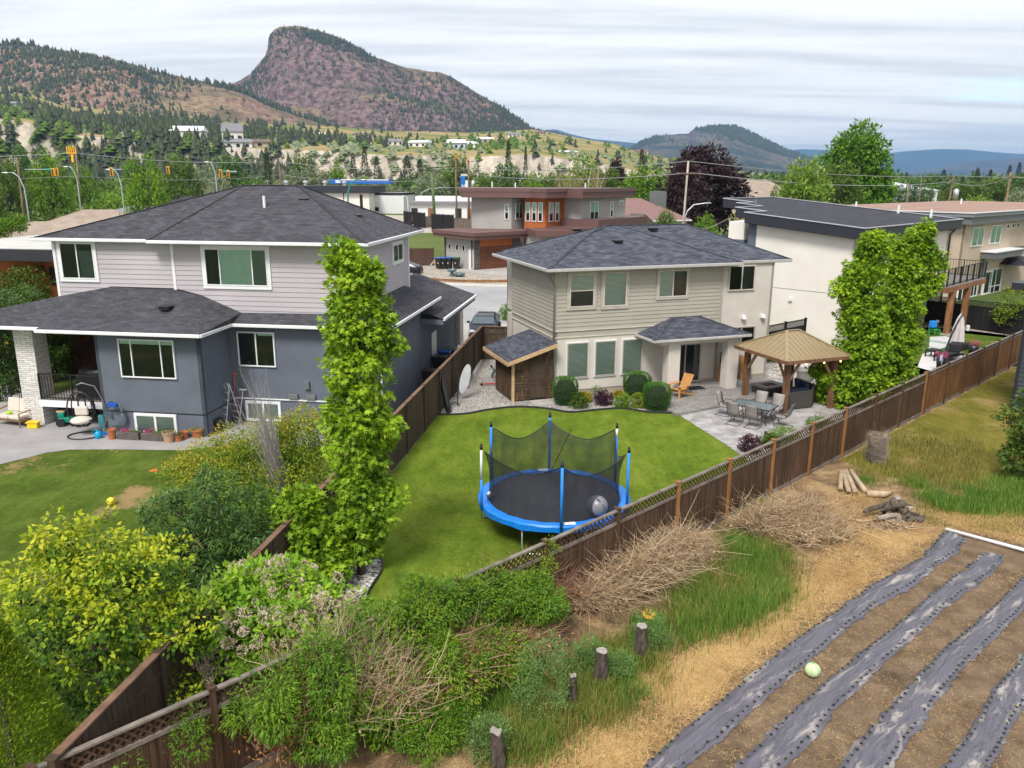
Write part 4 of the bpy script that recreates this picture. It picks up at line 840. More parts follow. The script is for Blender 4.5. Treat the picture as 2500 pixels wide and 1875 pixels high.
h3 = simple('dark_roof_house', 'cream house with dark hipped roof behind the grey house roof', 470, 100, 22, 14, 4.7, 20, STUC, SHK, 2.8, 1.0, wins=3)
simple('tan_bungalow', 'small tan-roofed bungalow beyond the bright willow on the left', 180, 110, 14, 10, 3.2, 10, STUB, TANR, 2.2, .6, wins=2)
simple('grey_bungalow', 'grey-roofed bungalow between street lamp and willow on the left', 255, 130, 14, 10, 3.2, -12, STUC, M_plain('grey roofing', (.20, .20, .22), .9), 2.0, .6)
simple('tan_bungalow', 'tan-roofed house half hidden below the tall spruce', 650, 160, 16, 10, 3.6, 15, STUC, TANR, 2.4, .6)
h4 = simple('shop_building', 'long cream commercial building with a thick black roof edge and steel roof vents', 655, 225, 36, 15, 5.6, -4, STUW, NAVY, flat=True, over=1.0, rt=1.9, fas=M_plain('black membrane', (.04, .04, .045), .8))
for i in range(5): MB().lathe([(.45, 0), (.45, .7), (.7, .75), (.65, 1.2), (.1, 1.4)], 10, (-12+i*5.5, 5, 7.5)).build('roof_vent', ALU, h4)
for x in (3, 11): MB().box(x-.1, -.1, 0, x+.1, -.005, 6.0).build('downpipe', BLACKM, h4)
h5 = simple('sign_building', 'small white flat-roofed shop with red lettering on its wall', 824, 230, 12.4, 12, 5.0, -8, M_plain('white paint wall', (.66, .67, .68), .8), BLACKM, flat=True, over=.1, fas=GREYM)
def text(s, size, loc, rot, mat, parent=None, name='lettering', ext=.01, align='LEFT'):
    cu = bpy.data.curves.new(name, 'FONT'); cu.body = s; cu.size = size; cu.extrude = ext; cu.align_x = align; cu.materials.append(mat)
    tmp = bpy.data.objects.new(name, cu); COL.objects.link(tmp); dg = bpy.context.evaluated_depsgraph_get(); me = bpy.data.meshes.new_from_object(tmp.evaluated_get(dg)); bpy.data.objects.remove(tmp)
    if not me.materials: me.materials.append(mat)
    o = bpy.data.objects.new(name, me); COL.objects.link(o); o.location = loc; o.rotation_euler = rot
    if parent: o.parent = parent
    return o
RED = M_plain('red paint', (.55, .03, .03), .5)
MB().box(-5.9, -.1, 3.1, -1.4, -.005, 4.8).build('sign_panel', WHITE, h5)
text('FAMILY OWNED', .52, (-5.8, -.12, 4.15), (math.pi/2, 0, 0), RED, h5); text('REPAIR STORE', .56, (-5.8, -.12, 3.4), (math.pi/2, 0, 0), RED, h5)
MB().box(-2.9, -.08, .6, -1.0, -.01, 1.7).build('window', DARK, h5); MB().lathe([(.5, 0), (.55, 1.4)], 10, (-2.5, 3, 5.8)).build('roof_unit', WHITE, h5)
h6 = simple('white_workshop', 'low white workshop building with grey roof behind the green power pole', 972, 204, 20, 10, 3.4, -4, M_plain('white paint wall', (0, 0, 0)), M_plain('grey roofing', (0, 0, 0)), flat=True, over=.8, fas=GREYM)
MB().box(-9.5, 4, 4.0, 5, 9.5, 5.2).build('upper_wall', WHITE, h6)
for x, m in ((-9, BLACKM), (-4.8, CED), (2, BLACKM), (5, CED), (8.5, BLACKM)): MB().box(x-.8, -.06, 0, x+.8, -.005, 2.4).build('door', m, h6)
h7 = simple('gable_house', 'mauve-roofed house with a small gabled porch beside the purple tree', 1395, 118, 15, 10, 4.0, 25, STUC, M_plain('mauve roofing', (.22, .13, .12), .9, var=.15), 3.0, .5, wins=2)
MB().box(4, 3, 5.5, 5.8, 4.8, 8.0).build('chimney', GREYM, h7); MB().add([(-4, -2.4, 3.2), (1, -2.4, 3.2), (-1.5, -2.4, 5.0), (-4, 2, 3.2), (1, 2, 3.2), (-1.5, 2, 5.0)], [(0, 2, 5, 3), (2, 1, 4, 5), (0, 1, 2)]).build('porch_gable', M_plain('dark porch roof', (.09, .075, .07), .9), h7)
simple('garden_shed', 'small white shed with pale roof beside the white house', 1570, 98, 3.4, 3, 2.4, 10, STUW, WHITE, .9, .2, cat='shed')
simple('tan_roof_house', 'tan hipped house beyond the purple tree, below the silt cliffs', 1645, 240, 24, 14, 4.5, 10, STUB, TANR, 5.0, .8, z=0)
simple('brown_roof_bungalow', 'low brown-roofed bungalow below the big tree and the white hall', 1985, 150, 18, 9, 2.6, -8, STUC, M_plain('brown roofing', (.16, .11, .10), .9), 2.0, .9)
h8 = simple('stone_bungalow', 'brown-roofed bungalow with a square stone chimney behind the flat gravel roof', 2060, 120, 12, 8, 3.2, 5, STUC, M_plain('brown roofing', (0, 0, 0)), 1.6, .6)
MB().box(.8, 3, 3, 2.9, 4.6, 6.6).build('chimney', M_stone('chimney stone', (.30, .25, .21), (.42, .36, .31), (.15, .13, .12), .25, .5), h8)
h9 = simple('white_hall', 'white metal hall with a low gable and lettering over its door at far right', 1990, 330, 20, 26, 5.4, 25, M_plain('white paint wall', (0, 0, 0)), M_plain('white metal roof', (.62, .66, .70), .4), 3.0, .3, cat='hall')
text('8th GENERATION', 1.15, (-6.5, -.3, 5.0), (math.pi/2, 0, 0), BLACKM, h9); text('VINEYARDS', .8, (-4.5, -.3, 4.0), (math.pi/2, 0, 0), BLACKM, h9)
MB().box(-6.5, -.1, -1, -3.0, -.01, 3.0).box(.8, -.1, -1, 3.0, -.01, 3.2).box(6, -.1, -1, 7.2, -.01, 2.4).build('door', DARK, h9)
hw = simple('slate_sided_house', 'dark slate-sided house wall cut off by the right picture edge', 2212, 34.5, .1, .1, .1, 0, BLUEG, BLUEG); 
for o in kids(hw): bpy.data.objects.remove(o)
p = at(2470, 1003); hw.location = (p.x, p.y, 0); hw.rotation_euler = (0, 0, math.radians(-49)); b = MB(); z = 0.0
while z < 5.4: b.add([(0, -.03, z), (9, -.03, z), (9, -.004, z+.2), (0, -.004, z+.2), (0, 0, z), (9, 0, z)], [(0, 1, 2, 3), (4, 5, 1, 0)]); z += .2
b.box(0, 0, 0, 9, 7, 5.4).build('siding', M_noise('slate siding', [(.3, (.045, .055, .07)), (.7, (.065, .078, .098))], .7, 4, .7, None, .1, 50, .004), hw)
MB().box(-.07, -.06, 0, .06, .07, 5.4).build('corner_board', NAVY, hw); MB().box(-.6, -.6, 5.4, 9.5, 7.5, 5.7).build('roof', NAVY, hw)
# street furniture of the canopy: petrol station
gs_ = empty('station_canopy', far(777, 400, 245), math.radians(-2), label='long blue and white forecourt canopy above the shop roof', cat='canopy'); gs_.location.z = 0; gs_.scale = (.78, .8, 1.08)
BLU = M_plain('sign blue', (.008, .13, .50), .4)
MB().box(-11.5, 0, 7.3, 11.5, 9, 8.5).build('canopy', BLU, gs_); MB().box(-7, -.1, 8.2, 11, -.005, 8.5).box(-9.2, -.12, 7.5, -7.3, -.105, 8.3).build('white_band', WHITE, gs_)
for x in (-8, 8): MB().box(x-.3, 4, 0, x+.3, 4.6, 7.3).build('post', WHITE, gs_)
sg = empty('pylon_sign', far(1003, 400, 235), 0, label='tall blue and white pylon sign beside the twin power poles', cat='sign'); sg.location.z = 0
MB().box(-1.0, 0, 5.6, .3, .4, 10.2).build('blue_panel', BLU, sg); MB().box(.3, 0, 5.6, 1.1, .41, 9.0).box(-.9, .02, 10.2, .9, .38, 10.7).build('white_panel', WHITE, sg); MB().box(-.6, .1, 0, -.4, .3, 5.6).box(.4, .1, 0, .6, .3, 5.6).build('leg', WHITE, sg)
text('M', 1.6, (-.85, -.03, 6.8), (math.pi/2, 0, 0), WHITE, sg, name='emblem')
# ---------------- paving ----------------
PAT = sheet('patio', [vt(1470, 899), vt(1608, 986), vt(1730, 937), vt(1790, 925), vt(1812, 893), vt(1810, 868), vt(1700, 815), vt(1560, 826)], .012, STAMP)
g0 = MB(); g0.prism([tuple(vt(x, y)[:2]) for x, y in ((1461, 900), (1572, 878), (1660, 860), (1700, 838), (1640, 815), (1440, 818), (1425, 880))], -.02, .12); g0.build('patio_step', M_stone('grey pavers', (.21, .20, .19), (.29, .28, .265), (.13, .125, .12), .3, .45), kind='structure')
sheet('patio_slab', [c.P+c.U*8.9+c.V*-.0, c.P+c.U*13.4+c.V*-.2, c.P+c.U*13.2+c.V*-3.4, c.P+c.U*8.9+c.V*-3.4], .02, STAMP)
sheet('left_lawn', [LFp(-3, -.05), LFp(34, -.05), (-4.5, 45), (-40, 40), (-40, 5)], -.004, LAWN2)
sheet('left_patio', [vt(-60, 1012), vt(0, 1003), vt(50, 991), vt(100, 978), vt(150, 971.5), vt(250, 971), vt(400, 973), L.P+L.U*.6-L.V*1.1, L.P+L.U*6.3-L.V*.2, L.P+L.U*6.3+L.V*2.6, L.P-L.U*4.4+L.V*3, L.P-L.U*14+L.V*6, vt(-300, 1030)], .006, SLAB)
sheet('side_path', [L.P+L.U*6.4+L.V*2, L.P+L.U*8.0+L.V*2, L.P+L.U*8.0+L.V*14, L.P+L.U*6.4+L.V*14], .003, GRAV)
# street, kerb, driveways
px = lambda x, y, z=0: at(600+x/3.16, 250+y/3.16, z)
sheet('street', [(-8, 52), (3.5, 52), (12, 58), (30, 62), (30, 74), (4, 75.2), px(2050, 1420), px(1700, 1412), px(1400, 1398), px(1262, 1380), (-14, 80), (-40, 84), (-40, 70), (-14, 62)], -.015, ASPH)
sheet('driveway', [(-3.2, 44.3), (1.6, 44.3), (5, 56), (-5, 56)], -.005, CONC)
b = MB(); pts = smooth([px(2300, 1424), px(2050, 1420), px(1700, 1412), px(1400, 1398), px(1262, 1380), Vector((-14, 80))])
for a, q_ in zip(pts[:-1], pts[1:]): b.bar((a[0], a[1], .05), (q_[0], q_[1], .05), .5, .14)
b.build('kerb', KERBM, kind='structure')
sheet('front_gravel', [px(2300, 1420), px(1700, 1408), px(1400, 1394), px(1262, 1378), px(1240, 1260), px(1450, 1255), px(2300, 1275)], -.010, TANG)
b = MB(); pts = smooth([px(1262, 1345), px(1420, 1370), px(1700, 1386), px(2000, 1386), px(2300, 1380)])
for a, q_ in zip(pts[:-1], pts[1:]): b.bar((a[0], a[1], .1), (q_[0], q_[1], .1), .18, .25)
b.build('garden_border', CED, label='curved timber border holding the tan gravel in front of the brown house', cat='border')
sheet('garage_apron', [px(1240, 1262), px(1440, 1250), px(1765, 1294), px(2300, 1235), px(2300, 1330), px(1900, 1330), px(1450, 1275)], -.004, CONC)
sheet('dry_lot', [(-28, 110), (-5, 96), (-8.5, 93), (-30, 93)], -.008, M_noise('dry golden grass', [(.3, (.30, .20, .07)), (.6, (.50, .34, .12)), (.8, (.38, .30, .12))], .3, 8, .95, (5, .4), .3, 12, .03))
sheet('lane', [(-60, 150), (20, 150), (20, 210), (-60, 225)], -.010, M_noise('dusty lane', [(.3, (.33, .29, .25)), (.7, (.48, .43, .38))], .1, 8, .95, None, .2, 10, .02))
sheet('main_road', [(-160, 128), (-40, 140), (-40, 152), (-160, 142)], -.006, ASPH)
sheet('cross_road', [(14, 90), (19, 90), (26, 150), (20, 150)], -.006, ASPH)
# neighbour's garden on the right
nb = lambda x, y, z=0: at(2180+x/5.53, 640+y/5.53, z)
sheet('right_slab', [nb(500, 1010), nb(700, 1000), nb(960, 1050), nb(640, 1175), nb(480, 1200)], .008, M_plain('patio slab tone', (.52, .51, .52), .8))
BF0, BF1 = nb(560, 815), nb(1700, 975); BF2 = BF1+(BF1-BF0)*1.2
sheet('right_lawn', [F(32.6, -.05), F(34.6, -6.0), BF0+Vector((0, -.8, 0)), BF2+Vector((0, -.8, 0)), F(60, -.05)], .0, LAWN2)
sheet('right_patio', [nb(330, 1420), nb(660, 1510), nb(1080, 1290), nb(860, 1190), nb(520, 1215), nb(400, 1240)], .008, M_noise('pale patio slab', [(.3, (.50, .49, .50)), (.7, (.62, .61, .62))], .5, 6, .8))
sheet('side_gravel', [BF0+Vector((-3, .6, 0)), BF2, BF2+Vector((-.4, -1.5, 0)), BF0+Vector((1, -2.2, 0)), BF0+Vector((-3, -2, 0))], .006, TANG)
sheet('verge', [F(25, .15), F(72, .15), F(72, 12), F(34, 10.5), F(27.5, 6), F(24.5, 2.8)], -.003, LAWN3)
sheet('pebble_bed', [vt(1608, 988), vt(1712, 941), vt(1830, 886), F(25.5, -.1), F(14.5, -.1), vt(1615, 1003)], .016, PEB)
# ---------------- fences ----------------
BRD = M_wood('weathered fence boards', (.024, .014, .009), (.135, .078, .045), (16, 16, .45), .85)
BRD2 = M_wood('warm fence boards', (.07, .03, .012), (.26, .125, .05), (9, 9, .8), .85)
RAILG = M_wood('silvered rail', (.11, .09, .075), (.27, .23, .20), (3, 3, 3), .85)
POSTN = M_wood('new orange post', (.22, .10, .03), (.38, .19, .07), (6, 6, 1))
LFB = M_wood('dark brown fence', (.045, .031, .022), (.10, .07, .05), (12, 12, .8), .8)
LFT = M_wood('red brown fence cap', (.13, .07, .045), (.25, .15, .10), (3, 3, 3), .8)
def fence(name, p, q, n, h, label, bm, rm, pm, lattice=.38, side=1, bw=.14, posts=None, capm=None, ph=.04, group=None, drop=0):
    p, q = Vector((p[0], p[1], 0)), Vector((q[0], q[1], 0)); d = q-p; Lg = d.length; r = empty(name, (p.x, p.y, 0), math.atan2(d.y, d.x), label=label, cat='fence', group=group)
    r_ = random.Random(len(name)+int(Lg*7)); sp = Lg/n; top = h-lattice
    for k in range(n):
        b = MB(); x = k*sp+.05
        while x < (k+1)*sp-.06:
            w_ = min(bw, (k+1)*sp-.05-x); dz = r_.uniform(-.008, .008); y_ = r_.uniform(-.006, .006)
            b.box(x+.004, -.012+y_, .06+dz, x+w_-.004, .012+y_, top if capm is None else h-.03); x += w_
        o = b.build('boards', bm, r)
        if lattice > .1 and capm is None:
            b = MB(); x0, x1, z0, z1 = k*sp+.05, (k+1)*sp-.05, top+.04, h-.03; ht = z1-z0; s_ = .15; x = x0-ht
            while x < x1:
                for dx in (1, -1):
                    a = (x, z0) if dx > 0 else (x+ht, z0); e = (x+ht, z1) if dx > 0 else (x, z1)
                    A_, E_ = Vector(a), Vector(e)
                    if A_.x > E_.x: A_, E_ = E_, A_
                    t0 = max(0, (x0-A_.x)/ht); t1 = min(1, (x1-A_.x)/ht)
                    if t1-t0 > .05:
                        s1, s2 = A_.lerp(E_, t0), A_.lerp(E_, t1); b.bar((s1.x, dx*.006, s1.y), (s2.x, dx*.006, s2.y), .007, .030, up=(0, 1, 0)) if False else b.bar((s1.x, dx*.006, s1.y), (s2.x, dx*.006, s2.y), .010, .040)
                x += s_
            b.build('lattice', bm, r)
        x0, x1 = k*sp+.04, (k+1)*sp-.04; rmm = rm if capm is None else bm
        MB().box(x0, -.05, h-.03, x1, .05, h+.01).build('top_rail', rmm, r); MB().box(x0, -.03, top-.03, x1, .03, top+.05).build('middle_rail', rmm, r); MB().box(x0, -.025, .0, x1, .025, .12).build('bottom_rail', rmm, r)
        if capm: MB().box(x0, -.07, h+.012, x1, .07, h+.045).build('cap', capm, r)
    for k in range(n+1):
        m = pm(k) if callable(pm) else pm; w_ = .05
        MB().box(k*sp-w_, -w_-(.02 if side > 0 else 0), -.1, k*sp+w_, w_+(.02 if side < 0 else 0), h+ph).box(k*sp-w_-.015, -w_-.03, h+ph, k*sp+w_+.015, w_+.03, h+ph+.03).build('post', m, r)
    return r
org = {6, 7, 8, 9, 10, 11, 13}
fence('lattice_fence', F(-1.15), F(33.35), 13, 1.84, 'long weathered brown board fence with lattice top between the gardens and the dry field', BRD, RAILG, lambda k: POSTN if k in (6, 7, 8, 9, 10, 13) else BRD, .36)
fence('board_fence', F(33.5), F(63.5), 12, 1.86, 'warmer brown board fence carrying on from the lattice fence towards the right edge', BRD2, RAILG, BRD, .16)
fence('dark_fence', LFp(-.75), LFp(34.25), 13, 1.90, 'tall dark brown board fence with reddish cap between the grey house and the trampoline lawn', LFB, LFB, LFB, .38, capm=LFT, ph=.02)
ge = LFp(34.25); fence('dark_gate_fence', ge, ge+Vector((2.3, -.25, 0)), 1, 1.86, 'short dark fence panel closing the gravel alley beside the parked car', LFB, LFB, LFB, .38, capm=LFT)
b = MB(); a = ge+Vector((2.4, -.25, 0)); e = ge+Vector((3.6, -.3, 0)); m = empty('picket_gate', a, math.atan2(e.y-a.y, e.x-a.x), label='small dark picket gate beside the left wall of the beige house', cat='gate'); Lg = (e-a).length
for i in range(9): b.box(i*Lg/8-.04, -.01, .1, i*Lg/8+.04, .01, 1.86)
b.build('pickets', LFB, m); MB().box(0, -.03, .3, Lg, -.012, .42).box(0, -.03, 1.55, Lg, -.012, 1.67).build('rail', LFB, m)
MB().prism([tuple(Vector(x)[:2]) for x in (LFp(16.0, -1.75), LFp(16.05, -.2), LFp(16.1, -.2), LFp(16.05, -1.75))], 0, 1.7).build('garden_gate', M_wood('orange gate boards', (.20, .08, .035), (.34, .15, .07)), label='orange brown board gate between the grey house and the dark fence', cat='gate')
# fences farther off
BLF = M_wood('black fence boards', (.010, .010, .012), (.022, .021, .024))
fence('black_fence', BF0+Vector((-3, 2.8, 0)), BF2, 6, 1.95, 'black fence with lattice top behind the right neighbour garden lawn', BLF, BLF, BLF, .4)
fence('black_fence', (14.2, 44.6), (17.4, 47.2), 2, 1.9, 'black lattice-topped fence between the beige house and the white house', BLF, BLF, BLF, .4)
MRF = M_wood('maroon fence boards', (.07, .035, .03), (.12, .06, .05))
fence('maroon_fence', (-16.5, 92), px(1450, 1258), 3, 2.0, 'maroon board fence left of the wheelie bins across the street', MRF, MRF, MRF, .16)
GRF = M_wood('grey brown fence boards', (.12, .09, .075), (.22, .18, .15))
fence('grey_fence', px(1230, 950), px(1740, 985), 5, 2.2, 'grey brown board fence along the lane behind the brown house', GRF, GRF, GRF, .16)
fence('brown_fence', (-25, 39), (-20.5, 41.0), 2, 1.9, 'brown fence panel seen between the two stone columns', MRF, MRF, MRF, .16)
for x0, x1, D in ((985, 1118, 172), (1160, 1370, 168), (1490, 1890, 160)):
    p_, q_ = far((850+x0/7.37)/1.1302, 400, D), far((850+x1/7.37)/1.1302, 400, D-4); p_.z = q_.z = 0
    fence('slatted_screen', p_, q_, 2, 3.0, {985: 'narrow dark slatted screen at the end of the white shop', 1160: 'dark slatted screen in front of the white workshop doors', 1490: 'wide dark screen fence behind the green power pole'}[x0], BLF, BLF, BLF, .16)
# ---------------- trampoline ----------------
tc_ = Vector(((at(1130+110/4.367+10, 1175, .9).x+at(1540, 1175, .9).x)/2+.02, 0, 0)); nr = at(1140+1000/4.367, 980+1335/4.367, .95); fr_ = at(1140+900/4.367, 980+690/4.367, .95)
TC = Vector(((nr.x+fr_.x)/2, (nr.y+fr_.y)/2, 0)); TR_ = (fr_.y-nr.y)/2
lft = at(1140+112/4.367, 980+990/4.367, .92); rgt = at(1140+1745/4.367, 980+1010/4.367, .92); TC.x = (lft.x+rgt.x)/2; TR_ = (rgt.x-lft.x)/2*.99; TC.y = (lft.y+rgt.y)/2-.05
tr = empty('trampoline', TC, math.radians(-3), label='round trampoline with blue pad and sagging black safety net on the lawn', cat='trampoline')
TB = M_plain('blue vinyl pad', (.006, .20, .74), .35, var=.12, vs=4); TF = M_plain('blue foam sleeve', (.012, .22, .70), .55, var=.15, vs=8)
zt_ = .93; n = 64
def ring(b, r0, z0, r1, z1, n=64): b.add([(r*math.cos(2*math.pi*k/n), r*math.sin(2*math.pi*k/n), z) for r, z in ((r0, z0), (r1, z1)) for k in range(n)], [(k, (k+1) % n, n+(k+1) % n, n+k) for k in range(n)])
b = MB()
for (r0, z0_), (r1, z1_) in zip(((TR_-.30, zt_-.005), (TR_-.27, zt_+.02), (TR_-.04, zt_+.03), (TR_, zt_-.01), (TR_-.01, zt_-.17)), ((TR_-.27, zt_+.02), (TR_-.04, zt_+.03), (TR_, zt_-.01), (TR_-.01, zt_-.17), (TR_-.03, zt_-.17))):
    N_ = 72; V = []
    for r, z in ((r0, z0_), (r1, z1_)):
        for k in range(N_): a = 2*math.pi*k/N_; V.append((r*math.cos(a), r*math.sin(a), z+.010*math.sin(a*23)+(.018*math.sin(a*11+1) if z < zt_-.1 else 0)))
    b.add(V, [(k, (k+1) % N_, N_+(k+1) % N_, N_+k) for k in range(N_)])
b.build('pad', TB, tr, smooth=True)
for a0 in (100, -78): 
    b = MB()
    V = [((TR_-d_)*math.cos(math.radians(a0+x)), (TR_-d_)*math.sin(math.radians(a0+x)), zt_+.038) for d_, x in ((.24, -4.5), (.24, 4.5), (.07, 4.2), (.07, -4.2))]; b.poly(V).build('warning_label', M_plain('white label', (.75, .75, .76), .5), tr)
MATM = M_plain('black mat', (.032, .034, .045), .55, var=.25, vs=2.5)
b = MB(); V = [(0, 0, zt_-.06)]; F_ = []
for i in range(1, 9):
    for k in range(n): a = 2*math.pi*k/n; V.append((i/8*(TR_-.31)*math.cos(a), i/8*(TR_-.31)*math.sin(a), zt_-.06+.05*(i/8)**3))
for k in range(n): F_.append((0, 1+k, 1+(k+1) % n))
for i in range(7):
    for k in range(n): F_.append((1+i*n+k, 1+i*n+n+k, 1+i*n+n+(k+1) % n, 1+i*n+(k+1) % n))
b.add(V, F_).build('mat', MATM, tr, smooth=True)
MB().tube([((TR_-.12)*math.cos(2*math.pi*k/48), (TR_-.12)*math.sin(2*math.pi*k/48), zt_-.06) for k in range(49)], .03, 6).build('frame_ring', ALU, tr)
for k in range(3):                     # W-shaped legs
    a0 = math.radians(30+120*k-24); a1 = math.radians(30+120*k+24); P = lambda a, r, z: (r*math.cos(a), r*math.sin(a), z)
    b = MB(); R_ = TR_-.12; am = (a0+a1)/2
    b.tube([P(a0, R_, zt_-.08), P(a0, R_, .2), P(a0+.02, R_, .06), P(a0+.07, R_, .02), P(a1-.07, R_, .02), P(a1-.02, R_, .06), P(a1, R_, .2), P(a1, R_, zt_-.08)], .022, 8); b.build('leg', ALU, tr, smooth=True)
zp = 2.72; pang = [math.radians(x) for x in (-85, -25.5, 34, 94, 149, 205)]
for i, a in enumerate(pang):
    R_ = TR_+.03; s = MB(); x, y = R_*math.cos(a), R_*math.sin(a)
    MB().tube([(x, y, .5), (x, y, zp+.02)], .022, 8).build('pole', ALU, tr, smooth=True)
    z0_, z1_ = zt_-.1, zp-.06
    if i == 5: MB().tube([(x, y, 1.75), (x, y, zp-.1)], .036, 8).build('worn_sleeve', WHITE, tr, smooth=True, label='foam sleeve with its cover worn off white'); z1_ = 1.75
    if i == 2: MB().tube([(x, y, 2.35), (x, y, zp-.1)], .034, 8).build('worn_sleeve', WHITE, tr, smooth=True, label='foam sleeve with its cover worn off white'); z1_ = 2.35
    MB().tube([(x, y, z0_), (x, y, z1_)], .040, 8).build('sleeve', TF, tr, smooth=True)
    MB().lathe([(.045, 0), (.045, .07), (.028, .09), (.035, .15), (.001, .17)], 8, (x, y, zp-.07)).build('pole_cap', BLACKM, tr, smooth=True)
mn, nt_, bn = newmat('black safety netting')
tcN = coord(nt_, 'UV'); wv = N(nt_, 'ShaderNodeTexNoise', i_Scale=3.0, i_Detail=4.0); Lk(nt_, coord(nt_, 'Object', (1, 1, .4)), wv.inputs['Vector'])
tpn = N(nt_, 'ShaderNodeBsdfTransparent'); mxn = N(nt_, 'ShaderNodeMixShader'); Lk(nt_, ramp(nt_, wv.outputs[0], [(.35, .50), (.65, .70)]), mxn.inputs[0]); Lk(nt_, tpn.outputs[0], mxn.inputs[1]); Lk(nt_, bn.outputs[0], mxn.inputs[2])
bn.inputs['Base Color'].default_value = (.016, .017, .022, 1); bn.inputs['Roughness'].default_value = .8; Lk(nt_, mxn.outputs[0], nt_.nodes['Material Output'].inputs[0])
V = []; F_ = []; nz = 10; per = 14; cols = []; hem = []
pa = pang+[pang[0]+2*math.pi]
for i in range(6):
    for j in range(per):
        f = j/per; a = pa[i]+(pa[i+1]-pa[i])*f; sag = 4*f*(1-f); chord = math.cos((pa[i+1]-pa[i])*.5)/math.cos((f-.5)*(pa[i+1]-pa[i]))
        cols.append((a, sag, chord))
for (a, sag, ch) in cols:
    ztop = zp-.10-sag*.43-.02*math.sin(a*9)
    for k in range(nz+1):
        t = k/nz; pinch = math.sin(math.pi*min(1, t*1.0))**.8
        r = (TR_-.30)*(1-t)+(TR_*ch*(1-.03*sag)-.05)*t - .10*pinch*(1-sag*.3)-.05*math.sin(a*7)*pinch
        V.append((r*math.cos(a), r*math.sin(a), zt_-.02+(ztop-zt_)*t))
    hem.append(V[-1])
nc = len(cols)
for i in range(nc):
    for k in range(nz): j = (i+1) % nc; F_.append((i*(nz+1)+k, j*(nz+1)+k, j*(nz+1)+k+1, i*(nz+1)+k+1))
net = MB().add(V, F_).build('net', mn, tr, smooth=True)
MB().tube(hem+[hem[0]], .014, 5, cap=False).build('hem', BLACKM, net)
for a, s_ in ((pang[4]+.5, 1), (pang[2]-.25, -1), (pang[3]-.35, 1)):
    MB().tube([((TR_-.34-.1*math.sin(t*3))*math.cos(a+s_*t*.35), (TR_-.34-.1*math.sin(t*3))*math.sin(a+s_*t*.35), zt_+1.5*(1-t)) for t in (0, .2, .4, .6, .8, 1)], .012, 5).build('net_fold', BLACKM, net)
bp = at(1140+1385/4.367, 980+1215/4.367, zt_-.03); BALLM = M_plain('grey vinyl ball', (.20, .205, .24), .35, var=.05)
q = empty('exercise_ball', (bp.x, bp.y, zt_-.05), label='big grey exercise ball resting on the trampoline mat', cat='ball'); MB().sphere((0, 0, .30), .30, 28, 18).build('ball', BALLM, q, smooth=True); MB().bar((-.03, -.15, .585), (.07, -.21, .50), .03, .012).bar((.12, -.24, .45), (.2, -.29, .31), .012, .008).build('printed_mark', BLACKM, q)
bp = at(1140+258/4.367, 980+1040/4.367, zt_)
q = empty('play_ball', (bp.x, bp.y, zt_-.03), label='dark ball with white patch at the left edge of the trampoline mat', cat='ball'); MB().sphere((0, 0, .13), .13, 16, 10).build('ball', M_plain('dark ball rubber', (.06, .06, .07), .5), q, smooth=True); MB().sphere((-.05, -.02, .2), .075, 10, 6).build('white_patch', WHITE, q, smooth=True)
# ---------------- gazebo ----------------
gp = lambda x, y, z=0: at(1560+x/4.096, 780+y/4.096, z)
cnr = [gp(1480, 430, 2.42), gp(2120, 372, 2.42), None, gp(955, 262, 2.42)]
gzc = cnr[0]; u1 = cnr[1]-cnr[0]; u3 = cnr[3]-cnr[0]
gy = math.atan2(u1.y, u1.x); gU = u1.normalized(); gV = Vector((-gU.y, gU.x, 0)); gw = u1.length; gd = abs(u3.dot(gV))
gw, gd = min(gw, 5.0), min(gd, 4.4)
gz_ = empty('gazebo', gzc, gy, label='cedar gazebo with tan metal hipped roof over the wicker sofa', cat='gazebo'); gz_.location.z = 0
TANM = M_plain('tan standing seam metal', (.33, .25, .145), .42, .25, var=.06)
z0_, zr_ = 2.45, 3.36; i_ = gw*.32; A_ = [(0, 0, z0_), (gw, 0, z0_), (gw, gd, z0_), (0, gd, z0_)]; R1, R2 = (gw*.40, gd/2, zr_), (gw*.60, gd/2, zr_)
b = MB(); b.add([*A_, R1, R2], [(0, 1, 5, 4), (1, 2, 5), (2, 3, 4, 5), (3, 0, 4)])
def seam(b, a, e): b.bar(Vector(a)+Vector((0, 0, .012)), Vector(e)+Vector((0, 0, .012)), .022, .022)
o = b.build('roof', TANM, gz_); b = MB()
for i in range(1, 14):
    x = gw*i/14; t = min(1, x/R1[0], (gw-x)/(gw-R2[0])); e = (x, gd/2*t, z0_+(zr_-z0_)*t); b2_ = (x, 0, z0_); seam(b, b2_, e); seam(b, (x, gd, z0_), (x, gd-gd/2*t, z0_+(zr_-z0_)*t))
for i in range(1, 12):
    y = gd*i/12; t = min(1, y/(gd/2), (gd-y)/(gd/2)); seam(b, (0, y, z0_), (R1[0]*t, y, z0_+(zr_-z0_)*t)); seam(b, (gw, y, z0_), (gw-(gw-R2[0])*t, y, z0_+(zr_-z0_)*t))
b.build('seams', M_plain('seam metal', (.27, .205, .12), .5), o)
b = MB()
for a, e in ((A_[0], R1), (A_[3], R1), (A_[1], R2), (A_[2], R2), (R1, R2)): b.bar(Vector(a)+Vector((0, 0, .02)), Vector(e)+Vector((0, 0, .03)), .12, .03)
b.build('hip_cap', TANM, o)
GWD = M_wood('gazebo cedar', (.10, .050, .028), (.24, .125, .07), (5, 5, 1.2))
GWL = M_wood('pale brace cedar', (.30, .18, .10), (.45, .29, .17), (5, 5, 1.2))
b = MB(); e = .06
for a, q_ in (((0, 0), (gw, 0)), ((gw, 0), (gw, gd)), ((gw, gd), (0, gd)), ((0, gd), (0, 0))): b.bar((*a, z0_-.07), (*q_, z0_-.07), .05, .15)
b.build('eave_board', GWD, gz_)
in_ = .45; b = MB()
